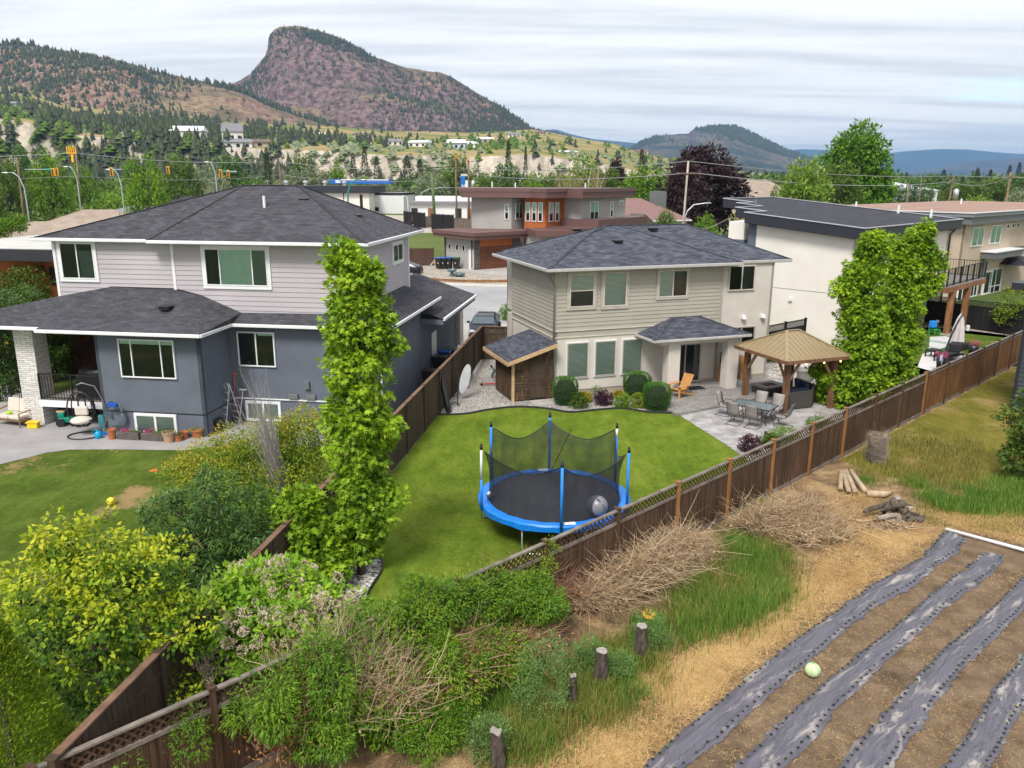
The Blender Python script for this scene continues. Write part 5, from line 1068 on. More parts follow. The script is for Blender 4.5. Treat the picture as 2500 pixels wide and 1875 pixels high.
for a, q_ in (((in_, in_), (gw-in_, in_)), ((gw-in_, in_), (gw-in_, gd-in_)), ((gw-in_, gd-in_), (in_, gd-in_)), ((in_, gd-in_), (in_, in_))): b.bar((*a, z0_-.13), (*q_, z0_-.13), .12, .2)
b.build('beam', GWD, gz_)
pst = gp(1448, 790); print('gazebo', gw, gd)
for (x, y) in ((in_, in_), (gw-in_, in_), (gw-in_, gd-in_), (in_, gd-in_)):
    MB().box(x-.11, y-.11, 0, x+.11, y+.11, z0_-.2).build('post', GWD, gz_)
    sx_ = 1 if x < gw/2 else -1; sy_ = 1 if y < gd/2 else -1; b = MB()
    for dx, dy in ((sx_, 0), (0, sy_)):
        P = [(x+dx*.1, y+dy*.1, 1.45), (x+dx*.3, y+dy*.3, 1.75), (x+dx*.62, y+dy*.62, 2.22)]; b.bar(P[0], P[1], .09, .09); b.bar(P[1], P[2], .09, .09)
    b.build('brace', GWL, gz_)
YL = newmat('lit bulb')[0]; YL.node_tree.nodes['Principled BSDF'].inputs['Emission Color'].default_value = (1, .62, .15, 1); YL.node_tree.nodes['Principled BSDF'].inputs['Emission Strength'].default_value = 4
sl2 = empty('string_lights', gz_.location, gz_.rotation_euler.z, label='string of small yellow bulbs under the front edge of the gazebo roof', cat='string lights')
b = MB().tube([(gw*i/12, .02, 2.30-.03*math.sin(i*math.pi/2)) for i in range(13)], .006, 4).build('cable', BLACKM, sl2)
for x in (gw*.30, gw*.58, gw*.84): MB().sphere((x, .0, 2.26), .035, 8, 6).build('bulb', YL, sl2)
# sofa under the gazebo
WK = M_noise('grey wicker', [(.3, (.045, .04, .038)), (.7, (.10, .09, .084))], 60, 2, .7, None, .8, 90, .02)
NAVC = M_plain('navy cushion', (.018, .028, .062), .85, var=.2, vs=12)
so_ = empty('sectional_sofa', gp(1480, 915), math.atan2((gp(1725, 885)-gp(1480, 915)).y, (gp(1725, 885)-gp(1480, 915)).x), label='curved dark wicker sectional sofa with navy cushions under the gazebo', cat='sofa')
sl_e = so_.rotation_euler.z; lx = (gp(1725, 885)-gp(1480, 915)).length
def arcbox(b, segs, t0, t1, z0, z1, taper=0):
    for (p_, q_) in segs:
        d_ = (Vector(q_)-Vector(p_)).normalized(); n_ = Vector((-d_.y, d_.x)); P = [Vector(p_)+n_*t0, Vector(q_)+n_*t0, Vector(q_)+n_*t1, Vector(p_)+n_*t1]; b.prism([tuple(v) for v in P], z0, z1)
seg = [((0, 0), (lx, 0)), ((lx+.02, .02), (lx+.85, .75)), ((lx+.87, .79), (lx+.95, 2.0))]
b = MB(); arcbox(b, seg, 0, .14, .04, .82); arcbox(b, seg, .14, .95, .04, .32); b.box(-.02, 0, .04, .12, .95, .6); b.build('frame', WK, so_, bevel=.03)
b = MB(); arcbox(b, seg, .16, .93, .325, .46); b.build('seat_cushion', NAVC, so_, bevel=.04)
for i in range(6):
    s_ = seg[0] if i < 3 else seg[1] if i < 4 else seg[2]; f = (i+.5)/3 if i < 3 else (.5 if i == 3 else (i-3.6)/2)
    p_ = Vector(s_[0]).lerp(Vector(s_[1]), f); d_ = (Vector(s_[1])-Vector(s_[0])).normalized(); n_ = Vector((-d_.y, d_.x)); p_ = p_+n_*.28
    M_ = Matrix.Translation((p_.x, p_.y, .66)) @ Matrix.Rotation(math.atan2(d_.y, d_.x), 4, 'Z') @ Matrix.Rotation(math.radians(-14), 4, 'X')
    MB(M_).box(-.27, -.08, -.2, .27, .08, .24).build('back_cushion', NAVC, so_, bevel=.06)
fp_ = empty('fire_table', gp(1290, 770), sl_e+.1, label='low square wicker fire table beside the gazebo post', cat='table')
MB().box(-.35, -.2, 0, .95, .75, .42).build('base', WK, fp_, bevel=.02); MB().box(-.4, -.25, .422, 1.0, .8, .5).build('top', M_plain('slate table top', (.13, .13, .135), .5), fp_, bevel=.01); MB().box(-.05, .05, .502, .6, .5, .51).build('burner', M_noise('red lava rock', [(.3, (.05, .015, .012)), (.7, (.16, .06, .05))], 20, 4), fp_)
# barrel planter
bq = empty('barrel_planter', gp(1655, 615), 0, label='silvery half barrel planter behind the wicker sofa', cat='planter'); MB().lathe([(.36, 0), (.40, .25), (.43, .5), (.43, .62), (.39, .62), (.38, .54), (.01, .53)], 20).build('tub', M_wood('silver staves', (.22, .21, .20), (.40, .38, .37)), bq, smooth=False)
for z in (.12, .48): MB().lathe([(.41+z*.05, z), (.415+z*.05, z+.05)], 20, cap=False).build('hoop', GREYM, bq)
# dining table and six sling chairs
tq = [gp(990, 812, .72), gp(1185, 915, .72), gp(1300, 870, .72), gp(1140, 805, .72)]
tcx = sum(tq, Vector())/4; ta = math.atan2((tq[2]-tq[3]).y, (tq[2]-tq[3]).x)
dt = empty('patio_table', (tcx.x, tcx.y, 0), math.radians(-38), label='glass-topped patio dining table on dark metal legs', cat='table')
mg, tg_, bg_ = newmat('frosted table glass'); bg_.inputs['Base Color'].default_value = (.13, .17, .19, 1); bg_.inputs['Roughness'].default_value = .12; bump(tg_, bg_, noise(tg_, coord(tg_), 40, 3), .3, .01)
MB().box(-.85, -.48, .70, .85, .48, .712).build('glass_top', mg, dt); BRM = M_plain('bronze metal', (.055, .045, .045), .4, .3)
b = MB()
for a, e in (((-.87, -.5), (.87, -.5)), ((.87, -.5), (.87, .5)), ((.87, .5), (-.87, .5)), ((-.87, .5), (-.87, -.5))): b.bar((*a, .705), (*e, .705), .035, .035)
b.build('rim', BRM, dt)
for sx_, sy_ in ((-1, -1), (1, -1), (1, 1), (-1, 1)): MB().tube([(sx_*.82, sy_*.45, .69), (sx_*.60, sy_*.3, .35), (sx_*.72, sy_*.4, .0)], .022, 6).build('leg', BRM, dt, smooth=True)
SLG = M_plain('taupe sling fabric', (.27, .245, .235), .8, var=.1, bs=.3, bscale=200)
def sling(loc, rz, label):
    r = empty('sling_chair', loc, rz, label=label, cat='chair', group='sling chairs round the patio table')
    prof = [(-.02, .46), (.12, .43), (.36, .42), (.46, .45), (.52, .60), (.60, .92), (.66, 1.02)]   # y (front->back), z
    b = MB(); V = []; 
    for y, z in prof: V += [(-.24, y, z), (.24, y, z)]
    b.add(V, [(2*i, 2*i+1, 2*i+3, 2*i+2) for i in range(len(prof)-1)]); s = b.build('sling', SLG, r, smooth=True); md = s.modifiers.new('solid', 'SOLIDIFY'); md.thickness = .012
    for sx_ in (-1, 1):
        x = sx_*.26
        MB().tube([(x, y, z) for y, z in prof], .014, 6).build('side_rail', BRM, r, smooth=True)
        MB().tube([(x, .50, .50), (x*1.12, .40, .66), (x*1.12, .05, .64), (x*1.06, .0, .55), (x*1.0, .02, .46), (x, -.02, .2), (x, .02, .04), (x, .12, .02), (x, .62, .02)], .014, 6).build('leg', BRM, r, smooth=True)
    MB().tube([(-.26, .62, .02), (.26, .62, .02)], .014, 6).build('cross_bar', BRM, r)
    return r
TRM = Matrix.Rotation(dt.rotation_euler.z, 3, 'Z')
def seatat(x, y, rz, label):
    p_ = dt.location+TRM @ Vector((x, y, 0)); sling(p_, dt.rotation_euler.z+math.radians(rz), label)
seatat(-.45, -.62, 180, 'sling chair nearest the lawn on the front side of the patio table')
seatat(.35, -.62, 180, 'sling chair at the front side of the patio table, nearer the lattice fence')
seatat(1.0, 0.0, 270, 'sling chair at the end of the patio table nearest the lattice fence')
seatat(-1.0, 0.05, 90, 'sling chair at the end of the patio table nearest the porch step')
seatat(-.15, .62, 0, 'sling chair on the far side of the patio table, beside the fire table')
seatat(.60, .62, 0, 'sling chair on the far side of the patio table, tucked against the sofa')
# adirondack chair, door mat, cabinet under the porch
OR = M_wood('orange cedar chair', (.42, .19, .06), (.60, .32, .12), (6, 6, 2))
p_ = gp(400, 770, .12); ad = empty('adirondack_chair', p_, c.y+math.radians(-70), label='orange wooden Adirondack chair on the porch paving', cat='chair')
def slats(name, n, w, f0, f1, m=OR, th=.02):
    b = MB()
    for i in range(n): x = -w/2+w*(i+.5)/n; b.bar(Vector(f0)+Vector((x, 0, 0)), Vector(f1)+Vector((x*1.12, 0, 0)), w/n*.86, th, up=(0, -1, .3))
    return b.build(name, m, ad)
slats('backrest', 6, .52, (0, .28, .30), (0, .66, 1.0)); b = MB()
for i in range(6): t = i/5; b.box(-.27, -.38+t*.62, .40-t*.13, .27, -.29+t*.62, .42-t*.13)
b.build('seat', OR, ad)
for s_ in (-1, 1):
    MB().bar((s_*.3, -.36, 0), (s_*.3, -.36, .58), .10, .03).build('front_leg', OR, ad); MB().bar((s_*.28, -.40, .36), (s_*.28, .72, .03), .03, .10).build('back_leg', OR, ad); MB().box(s_*.24, -.46, .58, s_*.42, .34, .605).build('armrest', OR, ad)
MB().box(-.45, -.3, 0, .45, .3, .014).build('door_mat', BLACKM, loc=gp(560, 686, .121), label='black door mat in front of the patio door', cat='door mat').rotation_euler = (0, 0, c.y)
cb = empty('bar_cabinet', c.P+c.U*8.95+c.V*-.62+Vector((0, 0, .12)), c.y, label='small wooden cabinet with a dark grill on top beside the porch column', cat='cabinet'); MB().box(-.15, 0, 0, .25, .5, .95).build('cabinet', OR, cb); MB().box(-.12, .04, .95, .22, .46, 1.5).build('grill', BLACKM, cb, bevel=.03)
for k, (x, m) in enumerate(((10.0, OR), (10.35, GREYM))):
    MB(c.r.matrix_world if False else Matrix()).box(0, 0, 0, .3, .05, 1.35).build('leaning_board', m, loc=c.P+c.U*x+c.V*-.35+Vector((0, 0, .02)), label=('orange board leaning behind the gazebo post', 'grey board leaning beside the orange board')[k], cat='board').rotation_euler = (math.radians(-9), 0, c.y)
# ---------------- near vegetation ----------------
def tree(name, label, loc, blobs, nc, per, rc, size, mat, seed, h, r0, shape='oval', lean=(0, 0), cat='tree', nt_=7, group=None, tm=None, crownname='crown', sc=None, **k):
    r = empty(name, loc, 0, label=label, cat=cat, group=group, sc=sc); rr = np.random.default_rng(seed)
    trunk(rr, r, h, r0, tips_of(blobs, rr, nt_), lean, tm); crown(crownname, seed, blobs, nc, per, rc, size, mat, shape, r, **k); return r
p = vt(785, 1238)
bl = [(-.1, .1, .9, .62, .6, .6), (-.05, .1, 1.6, .75, .7, .7), (.0, .05, 2.5, .85, .8, .9), (0, 0, 3.5, .88, .85, .9), (-.1, 0, 4.5, .92, .85, .9), (.0, 0, 5.7, .92, .85, 1.0), (-.05, 0, 6.8, .85, .8, .9), (-.15, 0, 7.7, .62, .6, .75), (-.2, 0, 8.3, .42, .42, .45), (.55, 0, 6.35, .55, .4, .35), (.6, 0, 4.1, .5, .4, .3), (.65, 0, 2.2, .5, .4, .3), (.25, 0, 8.0, .25, .25, .4)]
tree('sweetgum_tree', 'tall slim bright green sweetgum tree beside the dark fence, left of the trampoline', (p.x-.05, p.y, 0), [(x[0]+.035*x[2], x[1], x[2]*.96, *x[3:]) for x in rough([(b_[0], b_[1], b_[2], b_[3]*.80, b_[4]*.8, b_[5]) for b_ in bl], 26, .28, 900, -.3)], 980, 19, .22, .145, LF['gum'], 3, 8.0, .09, 'star', (-.15, 0), droop=.55, inner=.3, flat=.8, upb=.7, den=1.25)
p1_, p2_ = at(2085, 992), at(2160, 985)
tree('sweetgum_tree', 'left and leafier of the two bright sweetgum trees behind the lattice fence', (p1_.x+.3, p1_.y+.3, 0), rough([(b_[0]*.9-.25*(b_[2] > 4), b_[1], b_[2]*.92, b_[3]*(.80 if b_[2] < 4 else .68), b_[4]*.85, b_[5]*.92) for b_ in [(0, 0, 1.3, 1.5, 1.3, 1.1), (-.1, 0, 2.8, 1.45, 1.2, 1.2), (0, 0, 4.3, 1.35, 1.2, 1.2), (-.1, 0, 5.8, 1.2, 1.1, 1.2), (.05, 0, 7.0, .85, .85, .9), (.0, 0, 7.8, .5, .5, .6), (-1.6, -.2, 1.6, .8, .7, .45), (-1.3, 0, .7, .7, .7, .6), (-.7, 0, 6.2, .5, .5, .7), (-2.2, 0, 1.9, .4, .4, .3)]], 24, .38, 901, -.3), 1250, 18, .26, .155, LF['gum'], 5, 7.6, .1, 'star', (0, 0), droop=.5, inner=.25)
tree('sweetgum_tree', 'right and taller of the two bright sweetgum trees, in front of the cedar deck', (p2_.x+.45, p2_.y+1.0, 0), rough([(b_[0]+.12*(b_[2] > 4), b_[1], b_[2]*.92, b_[3]*(.84 if b_[2] < 4 else .72), b_[4]*.85, b_[5]*.92) for b_ in [(0, 0, 1.6, 1.2, 1.2, 1.2), (.1, 0, 3.2, 1.3, 1.2, 1.2), (.1, 0, 4.8, 1.2, 1.1, 1.2), (.1, 0, 6.3, 1.0, 1.0, 1.1), (.45, 0, 7.6, .62, .6, .8), (.7, 0, 8.4, .38, .38, .5), (1.2, 0, 7.0, .5, .4, .35), (1.2, 0, 5.9, .4, .4, .3), (-.3, 0, 7.2, .45, .45, .7)]], 20, .36, 902, -.3), 950, 18, .25, .155, LF['gum'], 6, 8.2, .1, 'star', (.4, 0), droop=.5, inner=.25)
p = vt(690, 1262)
tree('young_maple_tree', 'young star-leaved maple in the pebble bed between the dark fence and the slim sweetgum', (p.x-.15, p.y, 0), [(0, 0, .8, .85, .75, .6), (-.1, 0, 1.5, .7, .6, .6), (-.2, 0, 2.1, .42, .4, .5), (.35, -.4, .6, .5, .4, .4)], 250, 16, .24, .17, LF['gum'], 8, 2.3, .04, 'star', droop=.5, cat='tree')
# left garden
def mid(x, y, z): return at(x*1.1302, y*1.1302, z)
p = mid(185, 1395, 1.7)
yb = tree('persimmon_tree', 'yellow-green broad-leaved tree filling the lower left corner of the lawn', (p.x, p.y+.3, 0), rough([(0, 0, 1.9, 1.65, 1.3, 1.0), (-.9, .2, 2.3, 1.1, 1.1, .9), (.55, .2, 2.5, 1.0, .9, .8), (-.2, .4, 3.1, .75, .8, .55), (1.3, .1, 1.9, .95, .8, .55), (.3, -.3, 1.0, 1.3, 1.1, .8), (-1.4, 0, 1.4, 1.0, 1.0, .8), (1.9, 0, 2.15, .4, .3, .2), (1.1, .3, 2.95, .35, .3, .4)], 34, .34, 903, .5), 620, 20, .22, .118, LF['yel'], 11, 3.0, .09, 'oval', droop=.45, zbias=.12, inner=.2, tipc=1.0, hz=.55)
p = mid(440, 1165, 1.6)
tree('dark_leaved_shrub', 'large round shrub of dark glossy narrow leaves beside the dark fence', (p.x, p.y+.2, 0), rough([(0, 0, 1.4, 1.35, 1.2, 1.15), (.3, 0, 2.4, .85, .8, .75), (-.6, 0, 1.9, .85, .9, .9), (.8, 0, 1.5, .8, .8, .9), (-.2, -.2, .8, 1.2, 1.1, .7)], 16, .32, 904), 420, 26, .22, .15, LF['dark'], 12, 2.2, .07, 'lance', droop=.5, cat='shrub', inner=.2, tipc=.8)
p = mid(560, 1060, 1.2)
tree('copper_tipped_shrub', 'wide olive green shrub with copper shoot tips in front of the grey house', (p.x-.1, p.y+.2, 0), rough([(0, 0, 1.4, 1.6, 1.2, 1.1), (-1.2, .3, 1.5, 1.2, 1.0, .9), (1.1, 0, 1.7, 1.3, 1.1, 1.2), (.3, .3, 2.5, .8, .7, .6), (1.4, .2, 2.8, .7, .6, .5), (-2.0, .2, 1.6, .8, .6, .4), (-.7, .3, 2.4, .6, .5, .5)], 30, .26, 905, .8), 800, 26, .23, .075, LF['spir'], 13, 2.2, .05, 'oval', droop=.1, cat='shrub', zbias=.25, inner=.15, tipc=1.1, flat=1.3)
p = mid(650, 1050, 1.0)
tree('small_green_shrub', 'fresh green shrub squeezed between the copper-tipped shrub and the slim sweetgum', (p.x, p.y-.4, 0), [(0, 0, 1.2, .8, .8, 1.0), (.1, 0, 2.0, .5, .5, .5), (-.7, -.8, .9, .8, .8, .7)], 200, 22, .22, .09, LF['brt'], 14, 2.0, .04, 'oval', droop=.3, cat='shrub')
p = mid(525, 1140, 1.0)
tree('small_green_shrub', 'light green sprawling shrub between the dark glossy shrub and the dark fence', (p.x+.2, p.y+.1, 0), [(0, 0, .9, .7, .7, .8), (.3, .4, 1.1, .5, .6, .6)], 110, 22, .2, .09, LF['brt'], 15, 1.4, .04, 'oval', droop=.3, cat='shrub')
# arborvitae
p = mid(5, 1560, 2.0)
ar = empty('arborvitae', (p.x+.05, p.y, 0), 0, label='dense conical arborvitae cut off by the lower left picture corner', cat='tree'); rr = np.random.default_rng(4)
n = 34000; z = rr.random(n)**1.15*3.7; rad = 1.12*(1-z/3.75)**.72*(1+.10*np.sin(z*9+3*rr.random(n)))*rr.uniform(.72, 1.05, n); az = rr.uniform(0, 2*np.pi, n)
P = np.stack([rad*np.cos(az), rad*np.sin(az), z+.05], 1); O = np.stack([np.cos(az), np.sin(az), .9+0*az], 1); V, Fc = leafgeo(rr, P, O, .085, 'lance', -.3, .5, .2)
mesh_np('crown', V, Fc, LF['thuja'], ar, tint=np.clip(.5*vnoise(az*1.2, z, .35, 3)+.35*rr.random(n)+.2*(rad > .9), 0, 1)); MB().tube([(0, 0, -.05), (0, 0, 3.2)], [.08, .02], 6).build('trunk', BARK, ar)
# hydrangea
p = mid(560, 1345, 1.3); hy = empty('hydrangea_bush', (p.x+.1, p.y+.1, 0), 0, label='big hydrangea bush with dry pinkish flower heads in the corner of the two fences', cat='shrub')
hb = [(0, .1, 1.3, 1.4, 1.0, .85), (-.8, -.15, 1.2, .85, .8, .7), (.8, .2, 1.4, .9, .8, .7), (-.1, .5, 1.75, .95, .7, .5), (-1.05, -.5, .8, .6, .6, .6), (.3, -.6, 1.45, .95, .55, .55), (1.3, .3, 1.2, .6, .6, .5)]
crown('foliage', 21, rough(hb, 22, .25, 906, .6), 470, 17, .25, .155, LF['hyd'], 'oval', hy, droop=.35, zbias=.3, inner=.15, tipc=.9)
rr = np.random.default_rng(22); MB().tube([(0, 0, -.05), (0, 0, 1.0)], .04, 6).build('stem', BARK, hy)
hd = None; k = 0
for i in range(300):
    q = hb[int(rr.random()*len(hb))]; d = nrm(rr.normal(0, 1, (1, 3))+np.array([[.1, -.7, .7]]))[0]; pos = np.array(q[:3])+d*np.array(q[3:])*1.13
    if any((((pos-np.array(o[:3]))/np.array(o[3:]))**2).sum() < .85 for o in hb if o is not q): continue
    if hd is None:
        PP = nrm(rr.normal(0, 1, (150, 3)))*rr.uniform(.75, 1.0, (150, 1))*np.array([1, 1, .75])*.12; V, Fc = leafgeo(rr, PP, PP, .042, 'oval', 0, .8, .3); hd = mesh_np('flower_head', V, Fc, LF['petal'], hy, tint=rr.random(150)); hd.location = pos
    else:
        o = hd.copy(); COL.objects.link(o); o.location = pos; o.rotation_euler = tuple(rr.uniform(0, 6, 3)); o.scale = (rr.uniform(.6, 1.15),)*3
# vine over the lattice fence
vn = empty('vine_thicket', F(4.5), 0, label='thick mass of green creeper burying the near end of the lattice fence', cat='creeper')
vb = []; off = F(4.5)
def FB(s, o, z, rs, ro, rz): P = F(s, o, z)-off; vb.append((P.x, P.y, P.z, max(rs, ro), max(rs, ro)*.9, rz))
for s, o, z, a_, d_, e_ in ((2.5, .3, 1.4, .65, .6, .5), (3.2, .5, 1.3, .8, .8, .65), (3.9, .15, 1.52, .65, .6, .45), (4.6, .1, 1.55, .6, .55, .42), (5.3, .2, 1.5, .65, .6, .45), (6.0, .1, 1.6, .6, .55, .42), (6.7, .2, 1.5, .65, .6, .42), (7.4, .25, 1.4, .65, .6, .45), (8.1, .5, 1.1, .6, .55, .5), (8.7, .55, .8, .5, .5, .45), (4.2, .9, .8, .7, .7, .6), (5.6, 1.0, .7, .8, .8, .55), (6.8, 1.0, .6, .7, .7, .5), (3.0, .8, .8, .55, .5, .5)): FB(s, o, z, a_, d_, e_)
crown('foliage', 31, rough(vb, 50, .26, 907, .4), 2000, 26, .22, .10, LF['vine'], 'lance', vn, droop=.5, inner=.08, tipc=.7, upb=.8)
crown('light_shoots', 33, [b_ for b_ in vb if b_[0] > .6]+[vb[4]], 330, 14, .25, .08, LF['vineb'], 'lance', vn, droop=.2, shell=(.95, 1.15), inner=0)
for i in range(3): pass
tw = np.random.default_rng(34); n = 120; A_ = np.array([[*(F(tw.uniform(1.8, 8.4), tw.uniform(-.1, .5))-off)[:2], tw.uniform(1.0, 1.6)] for i in range(n)]); D_ = tw.normal(0, 1, (n, 3))+np.array([.1, 0, .9]); V, Fc, t = twig_np(tw, A_, D_, tw.uniform(.2, .6, n), .006, .5); mesh_np('tendrils', V, Fc, LF['lime'], vn, tint=t)
vf = empty('fence_creeper', F(9.1, .1), 0, label='creeper shoots climbing the lattice fence right of the green thicket', cat='creeper'); crown('foliage', 35, [(0, 0, 1.3, .35, .2, .35), (-.5, -.4, 1.0, .3, .2, .5), (.3, .2, 1.75, .12, .1, .25)], 60, 14, .16, .085, LF['vineb'], 'lance', vf)
vf = empty('fence_creeper', F(1.0, .15), 0, label='small creeper hanging on the silvery rail at the lower left fence corner', cat='creeper'); crown('foliage', 36, [(0, 0, 1.2, .3, .2, .4), (-.7, -.6, 1.2, .25, .15, .3), (.1, 0, 1.6, .2, .15, .2)], 60, 14, .14, .075, LF['vine'], 'lance', vf)
# low green growth in front of the thicket
gb = empty('bramble_bush', vt(905, 1615), 0, label='low dense green bramble bush at the middle of the lower picture edge', cat='shrub'); crown('foliage', 37, [(.2, 0, .3, .6, .6, .35), (.6, .3, .3, .5, .5, .3)], 180, 22, .17, .075, LF['vine'], 'lance', gb, zbias=.4)
gb = empty('bramble_bush', vt(590, 1560), 0, label='dark green bramble bush right of the lower left lattice panel', cat='shrub'); crown('foliage', 38, rough([(0, 0, .8, .6, .6, .5), (-.2, .4, .9, .5, .5, .45), (.5, .5, .6, .5, .5, .4)], 14, .22, 908), 300, 22, .18, .085, LF['vine'], 'lance', gb)
gb = empty('bramble_bush', vt(985, 1440), 0, label='green bramble growing between the creeper and the rusty dead branches', cat='shrub'); crown('foliage', 39, [(0, 0, .3, .9, .7, .35), (.9, .2, .25, .7, .6, .3), (-.8, -.3, .35, .7, .6, .35)], 280, 20, .2, .075, LF['vine'], 'lance', gb, zbias=.4)
# dead brush
def brush(name, label, loc, blobs, n, L_, rad, leaves, nl, seed, lay=.6, dirx=None, tm=TWG):
    if leaves is LF['rust']: tm = TWR
    n = int(n*2.2); nl = int(nl*1.6)
    r = empty(name, loc, 0, label=label, cat='brush pile'); q = np.random.default_rng(seed); B = np.array(blobs, float); bi = q.integers(0, len(B), n)
    A_ = B[bi, :3]+q.normal(0, .5, (n, 3))*B[bi, 3:]; A_[:, 2] = np.maximum(A_[:, 2], .02)
    D_ = q.normal(0, 1, (n, 3)); D_[:, 2] = np.abs(D_[:, 2])*(1-lay)
    if dirx is not None: D_ += np.array(dirx)
    A_[:, 2] *= 1.05; V, Fc, t = twig_np(q, A_, D_, q.uniform(.35, 1.1, n)*L_, rad*q.uniform(.6, 1.7, n), .35)
    mesh_np('twigs', V, Fc, tm, r, tint=t)
    if nl:
        bi = q.integers(0, len(B), nl); P = B[bi, :3]+q.normal(0, .55, (nl, 3))*B[bi, 3:]; P[:, 2] = np.maximum(P[:, 2], .03)+.08; V, Fc = leafgeo(q, P, q.normal(0, 1, (nl, 3)), .085, 'oval', .8, .9, .2); mesh_np('dead_leaves', V, Fc, leaves, r, tint=q.random(nl))
    return r
brush('brush_pile', 'large grey-brown brush pile heaped against the lattice fence beside the trampoline', vt(1370, 1270), [(0, 0, .35, .9, .6, .35), (.9, .9, .45, .8, .6, .35), (-.7, -.5, .3, .8, .6, .3), (1.6, 1.5, .45, .7, .5, .35), (.4, .1, .5, .7, .5, .3), (-1.2, -.9, .25, .6, .5, .22)], 1500, .95, .0065, LF['dead'], 1500, 41, .75)
brush('brush_pile', 'tan brush pile against the lattice fence, right of the green grass clump', vt(1700, 1150), [(0, 0, .4, .9, .7, .4), (-.8, -.1, .35, .7, .6, .4), (.7, .5, .35, .8, .6, .35), (.3, -.6, .22, 1.0, .6, .22), (1.1, -.1, .15, .6, .4, .15)], 1500, .8, .006, LF['dead'], 1600, 42, .6)
brush('brush_pile', 'pale dead brush with hanging tan leaves at the lower edge of the picture', vt(770, 1610), [(-.9, .9, .7, .6, .5, .4), (0, 0, .9, .8, .6, .5), (-.6, .3, 1.1, .6, .5, .5), (.7, .2, .8, .6, .5, .4), (0, .6, 1.15, .6, .4, .4)], 1000, .9, .007, LF['dead'], 1100, 43, .2, (.1, 0, .5))
brush('brush_pile', 'rusty brown dead branches lying over the green creeper', vt(970, 1500), [(0, 0, .8, .6, .5, .3), (.6, .4, .65, .7, .5, .3), (-.4, .5, .95, .6, .5, .25), (1.3, 1.1, .5, .7, .5, .25), (-.3, -.5, .6, .5, .4, .3)], 800, .9, .007, LF['rust'], 3600, 44, .7, (.7, .6, 0))
brush('brush_pile', 'reddish twiggy brush between the creeper and the large brush pile', vt(1120, 1335), [(0, 0, .7, .8, .6, .35), (.9, .4, .4, .6, .5, .3), (-.5, -.6, .5, .6, .5, .3)], 750, .9, .006, LF['rust'], 500, 45, .6)
brush('brush_pile', 'dry rusty stems standing in front of the hydrangea end of the fence', vt(600, 1650), [(0, 0, .8, .5, .4, .4), (.4, .3, 1.1, .5, .4, .4), (.2, -.2, .8, .5, .4, .4)], 420, .8, .008, LF['rust'], 1200, 46, .1, (.1, 0, 1.2))
p = vt(960, 1480); MB().tube([(0, 0, .3), (.5, .35, .55), (1.1, .8, .7), (1.7, 1.2, .85)], [.035, .03, .022, .012], 6).build('fallen_branch', M_wood('pale dead wood', (.30, .20, .14), (.50, .38, .28)), loc=p, label='pale fallen branch lying across the rusty dead leaves', cat='branch')
p = vt(1010, 1560); MB().tube([(-.6, .35, .45), (0, 0, .42), (.1, -.5, .2), (.45, -.9, .02)], [.02, .035, .03, .02], 6).build('fallen_branch', BARK, loc=p, label='dark forked branch sloping down to the lower picture edge', cat='branch')
MB().tube([(0, 0, 0), (.02, 0, .75)], [.022, .012], 6).build('stake', GBARK, loc=vt(1025, 1650), label='thin upright stick near the middle of the lower picture edge', cat='stake')
# dead upright shrub
p = vt(640, 1165); ds = empty('dead_shrub', (p.x, p.y+.1, 0), 0, label='tall bare grey dead shrub between the dark fence and the copper-tipped shrub', cat='shrub'); q = np.random.default_rng(50)
n = 190; A_ = np.stack([q.normal(-.02, .06, n), q.normal(0, .06, n), q.uniform(0, 2.2, n)], 1); A_[:, 0] -= A_[:, 2]*.2; D_ = np.stack([q.normal(-.22, .09, n), q.normal(0, .09, n), np.ones(n)], 1); V, Fc, t = twig_np(q, A_, D_, q.uniform(1.0, 3.4, n), q.uniform(.005, .014, n), .07, 6); mesh_np('branches', V, Fc, GTW, ds, tint=t)
MB().tube([(0, 0, -.05), (-.25, 0, 1.4), (-.6, 0, 2.9), (-1.0, 0, 4.4)], [.07, .055, .03, .006], 7).tube([(.05, 0, 0), (-.1, .1, 1.5), (-.5, .05, 3.3)], [.05, .04, .008], 6).build('stem', M_wood('grey dead wood', (.18, .16, .155), (.40, .36, .34)), ds)
# clipped shrubs and small plants by the beige house
def boxshrub(x, y, w_, h, label, seed):
    p = at(1200+x/4.1475, 600+y/4.1475); r = empty('clipped_shrub', p, 0, label=label, cat='shrub', group='clipped box-shaped shrubs by the beige house'); q = np.random.default_rng(seed); n = 7000
    u_ = q.uniform(-1, 1, (n, 3)); ax = np.argmax(np.abs(u_), 1); u_[np.arange(n), ax] = np.sign(u_[np.arange(n), ax])*q.uniform(.88, 1.03, n)
    u_ /= np.maximum(1, (np.abs(u_)**3.2).sum(1, keepdims=True)**.3125)**1.0; O_ = u_.copy(); P = u_*np.array([w_/2, w_/2, h/2])+np.array([0, 0, h/2+.02]); P[:, :2] *= (1-.12*(1-P[:, 2:3]/h)); V, Fc = leafgeo(q, P, O_+np.array([0, 0, .5]), .07, 'lance', -.3, .5, .3)
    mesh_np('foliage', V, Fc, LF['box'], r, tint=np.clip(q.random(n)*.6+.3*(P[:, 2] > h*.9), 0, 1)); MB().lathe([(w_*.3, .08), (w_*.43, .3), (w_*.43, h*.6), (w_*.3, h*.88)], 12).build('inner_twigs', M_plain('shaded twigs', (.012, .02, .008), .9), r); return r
boxshrub(745, 1600, 1.15, 1.2, 'clipped box-shaped shrub nearest the shed', 61); boxshrub(1470, 1530, 1.30, 1.15, 'clipped shrub against the house wall, middle one of the three', 62); boxshrub(1668, 1655, 1.2, 1.15, 'clipped box-shaped shrub at the corner of the porch paving', 63)
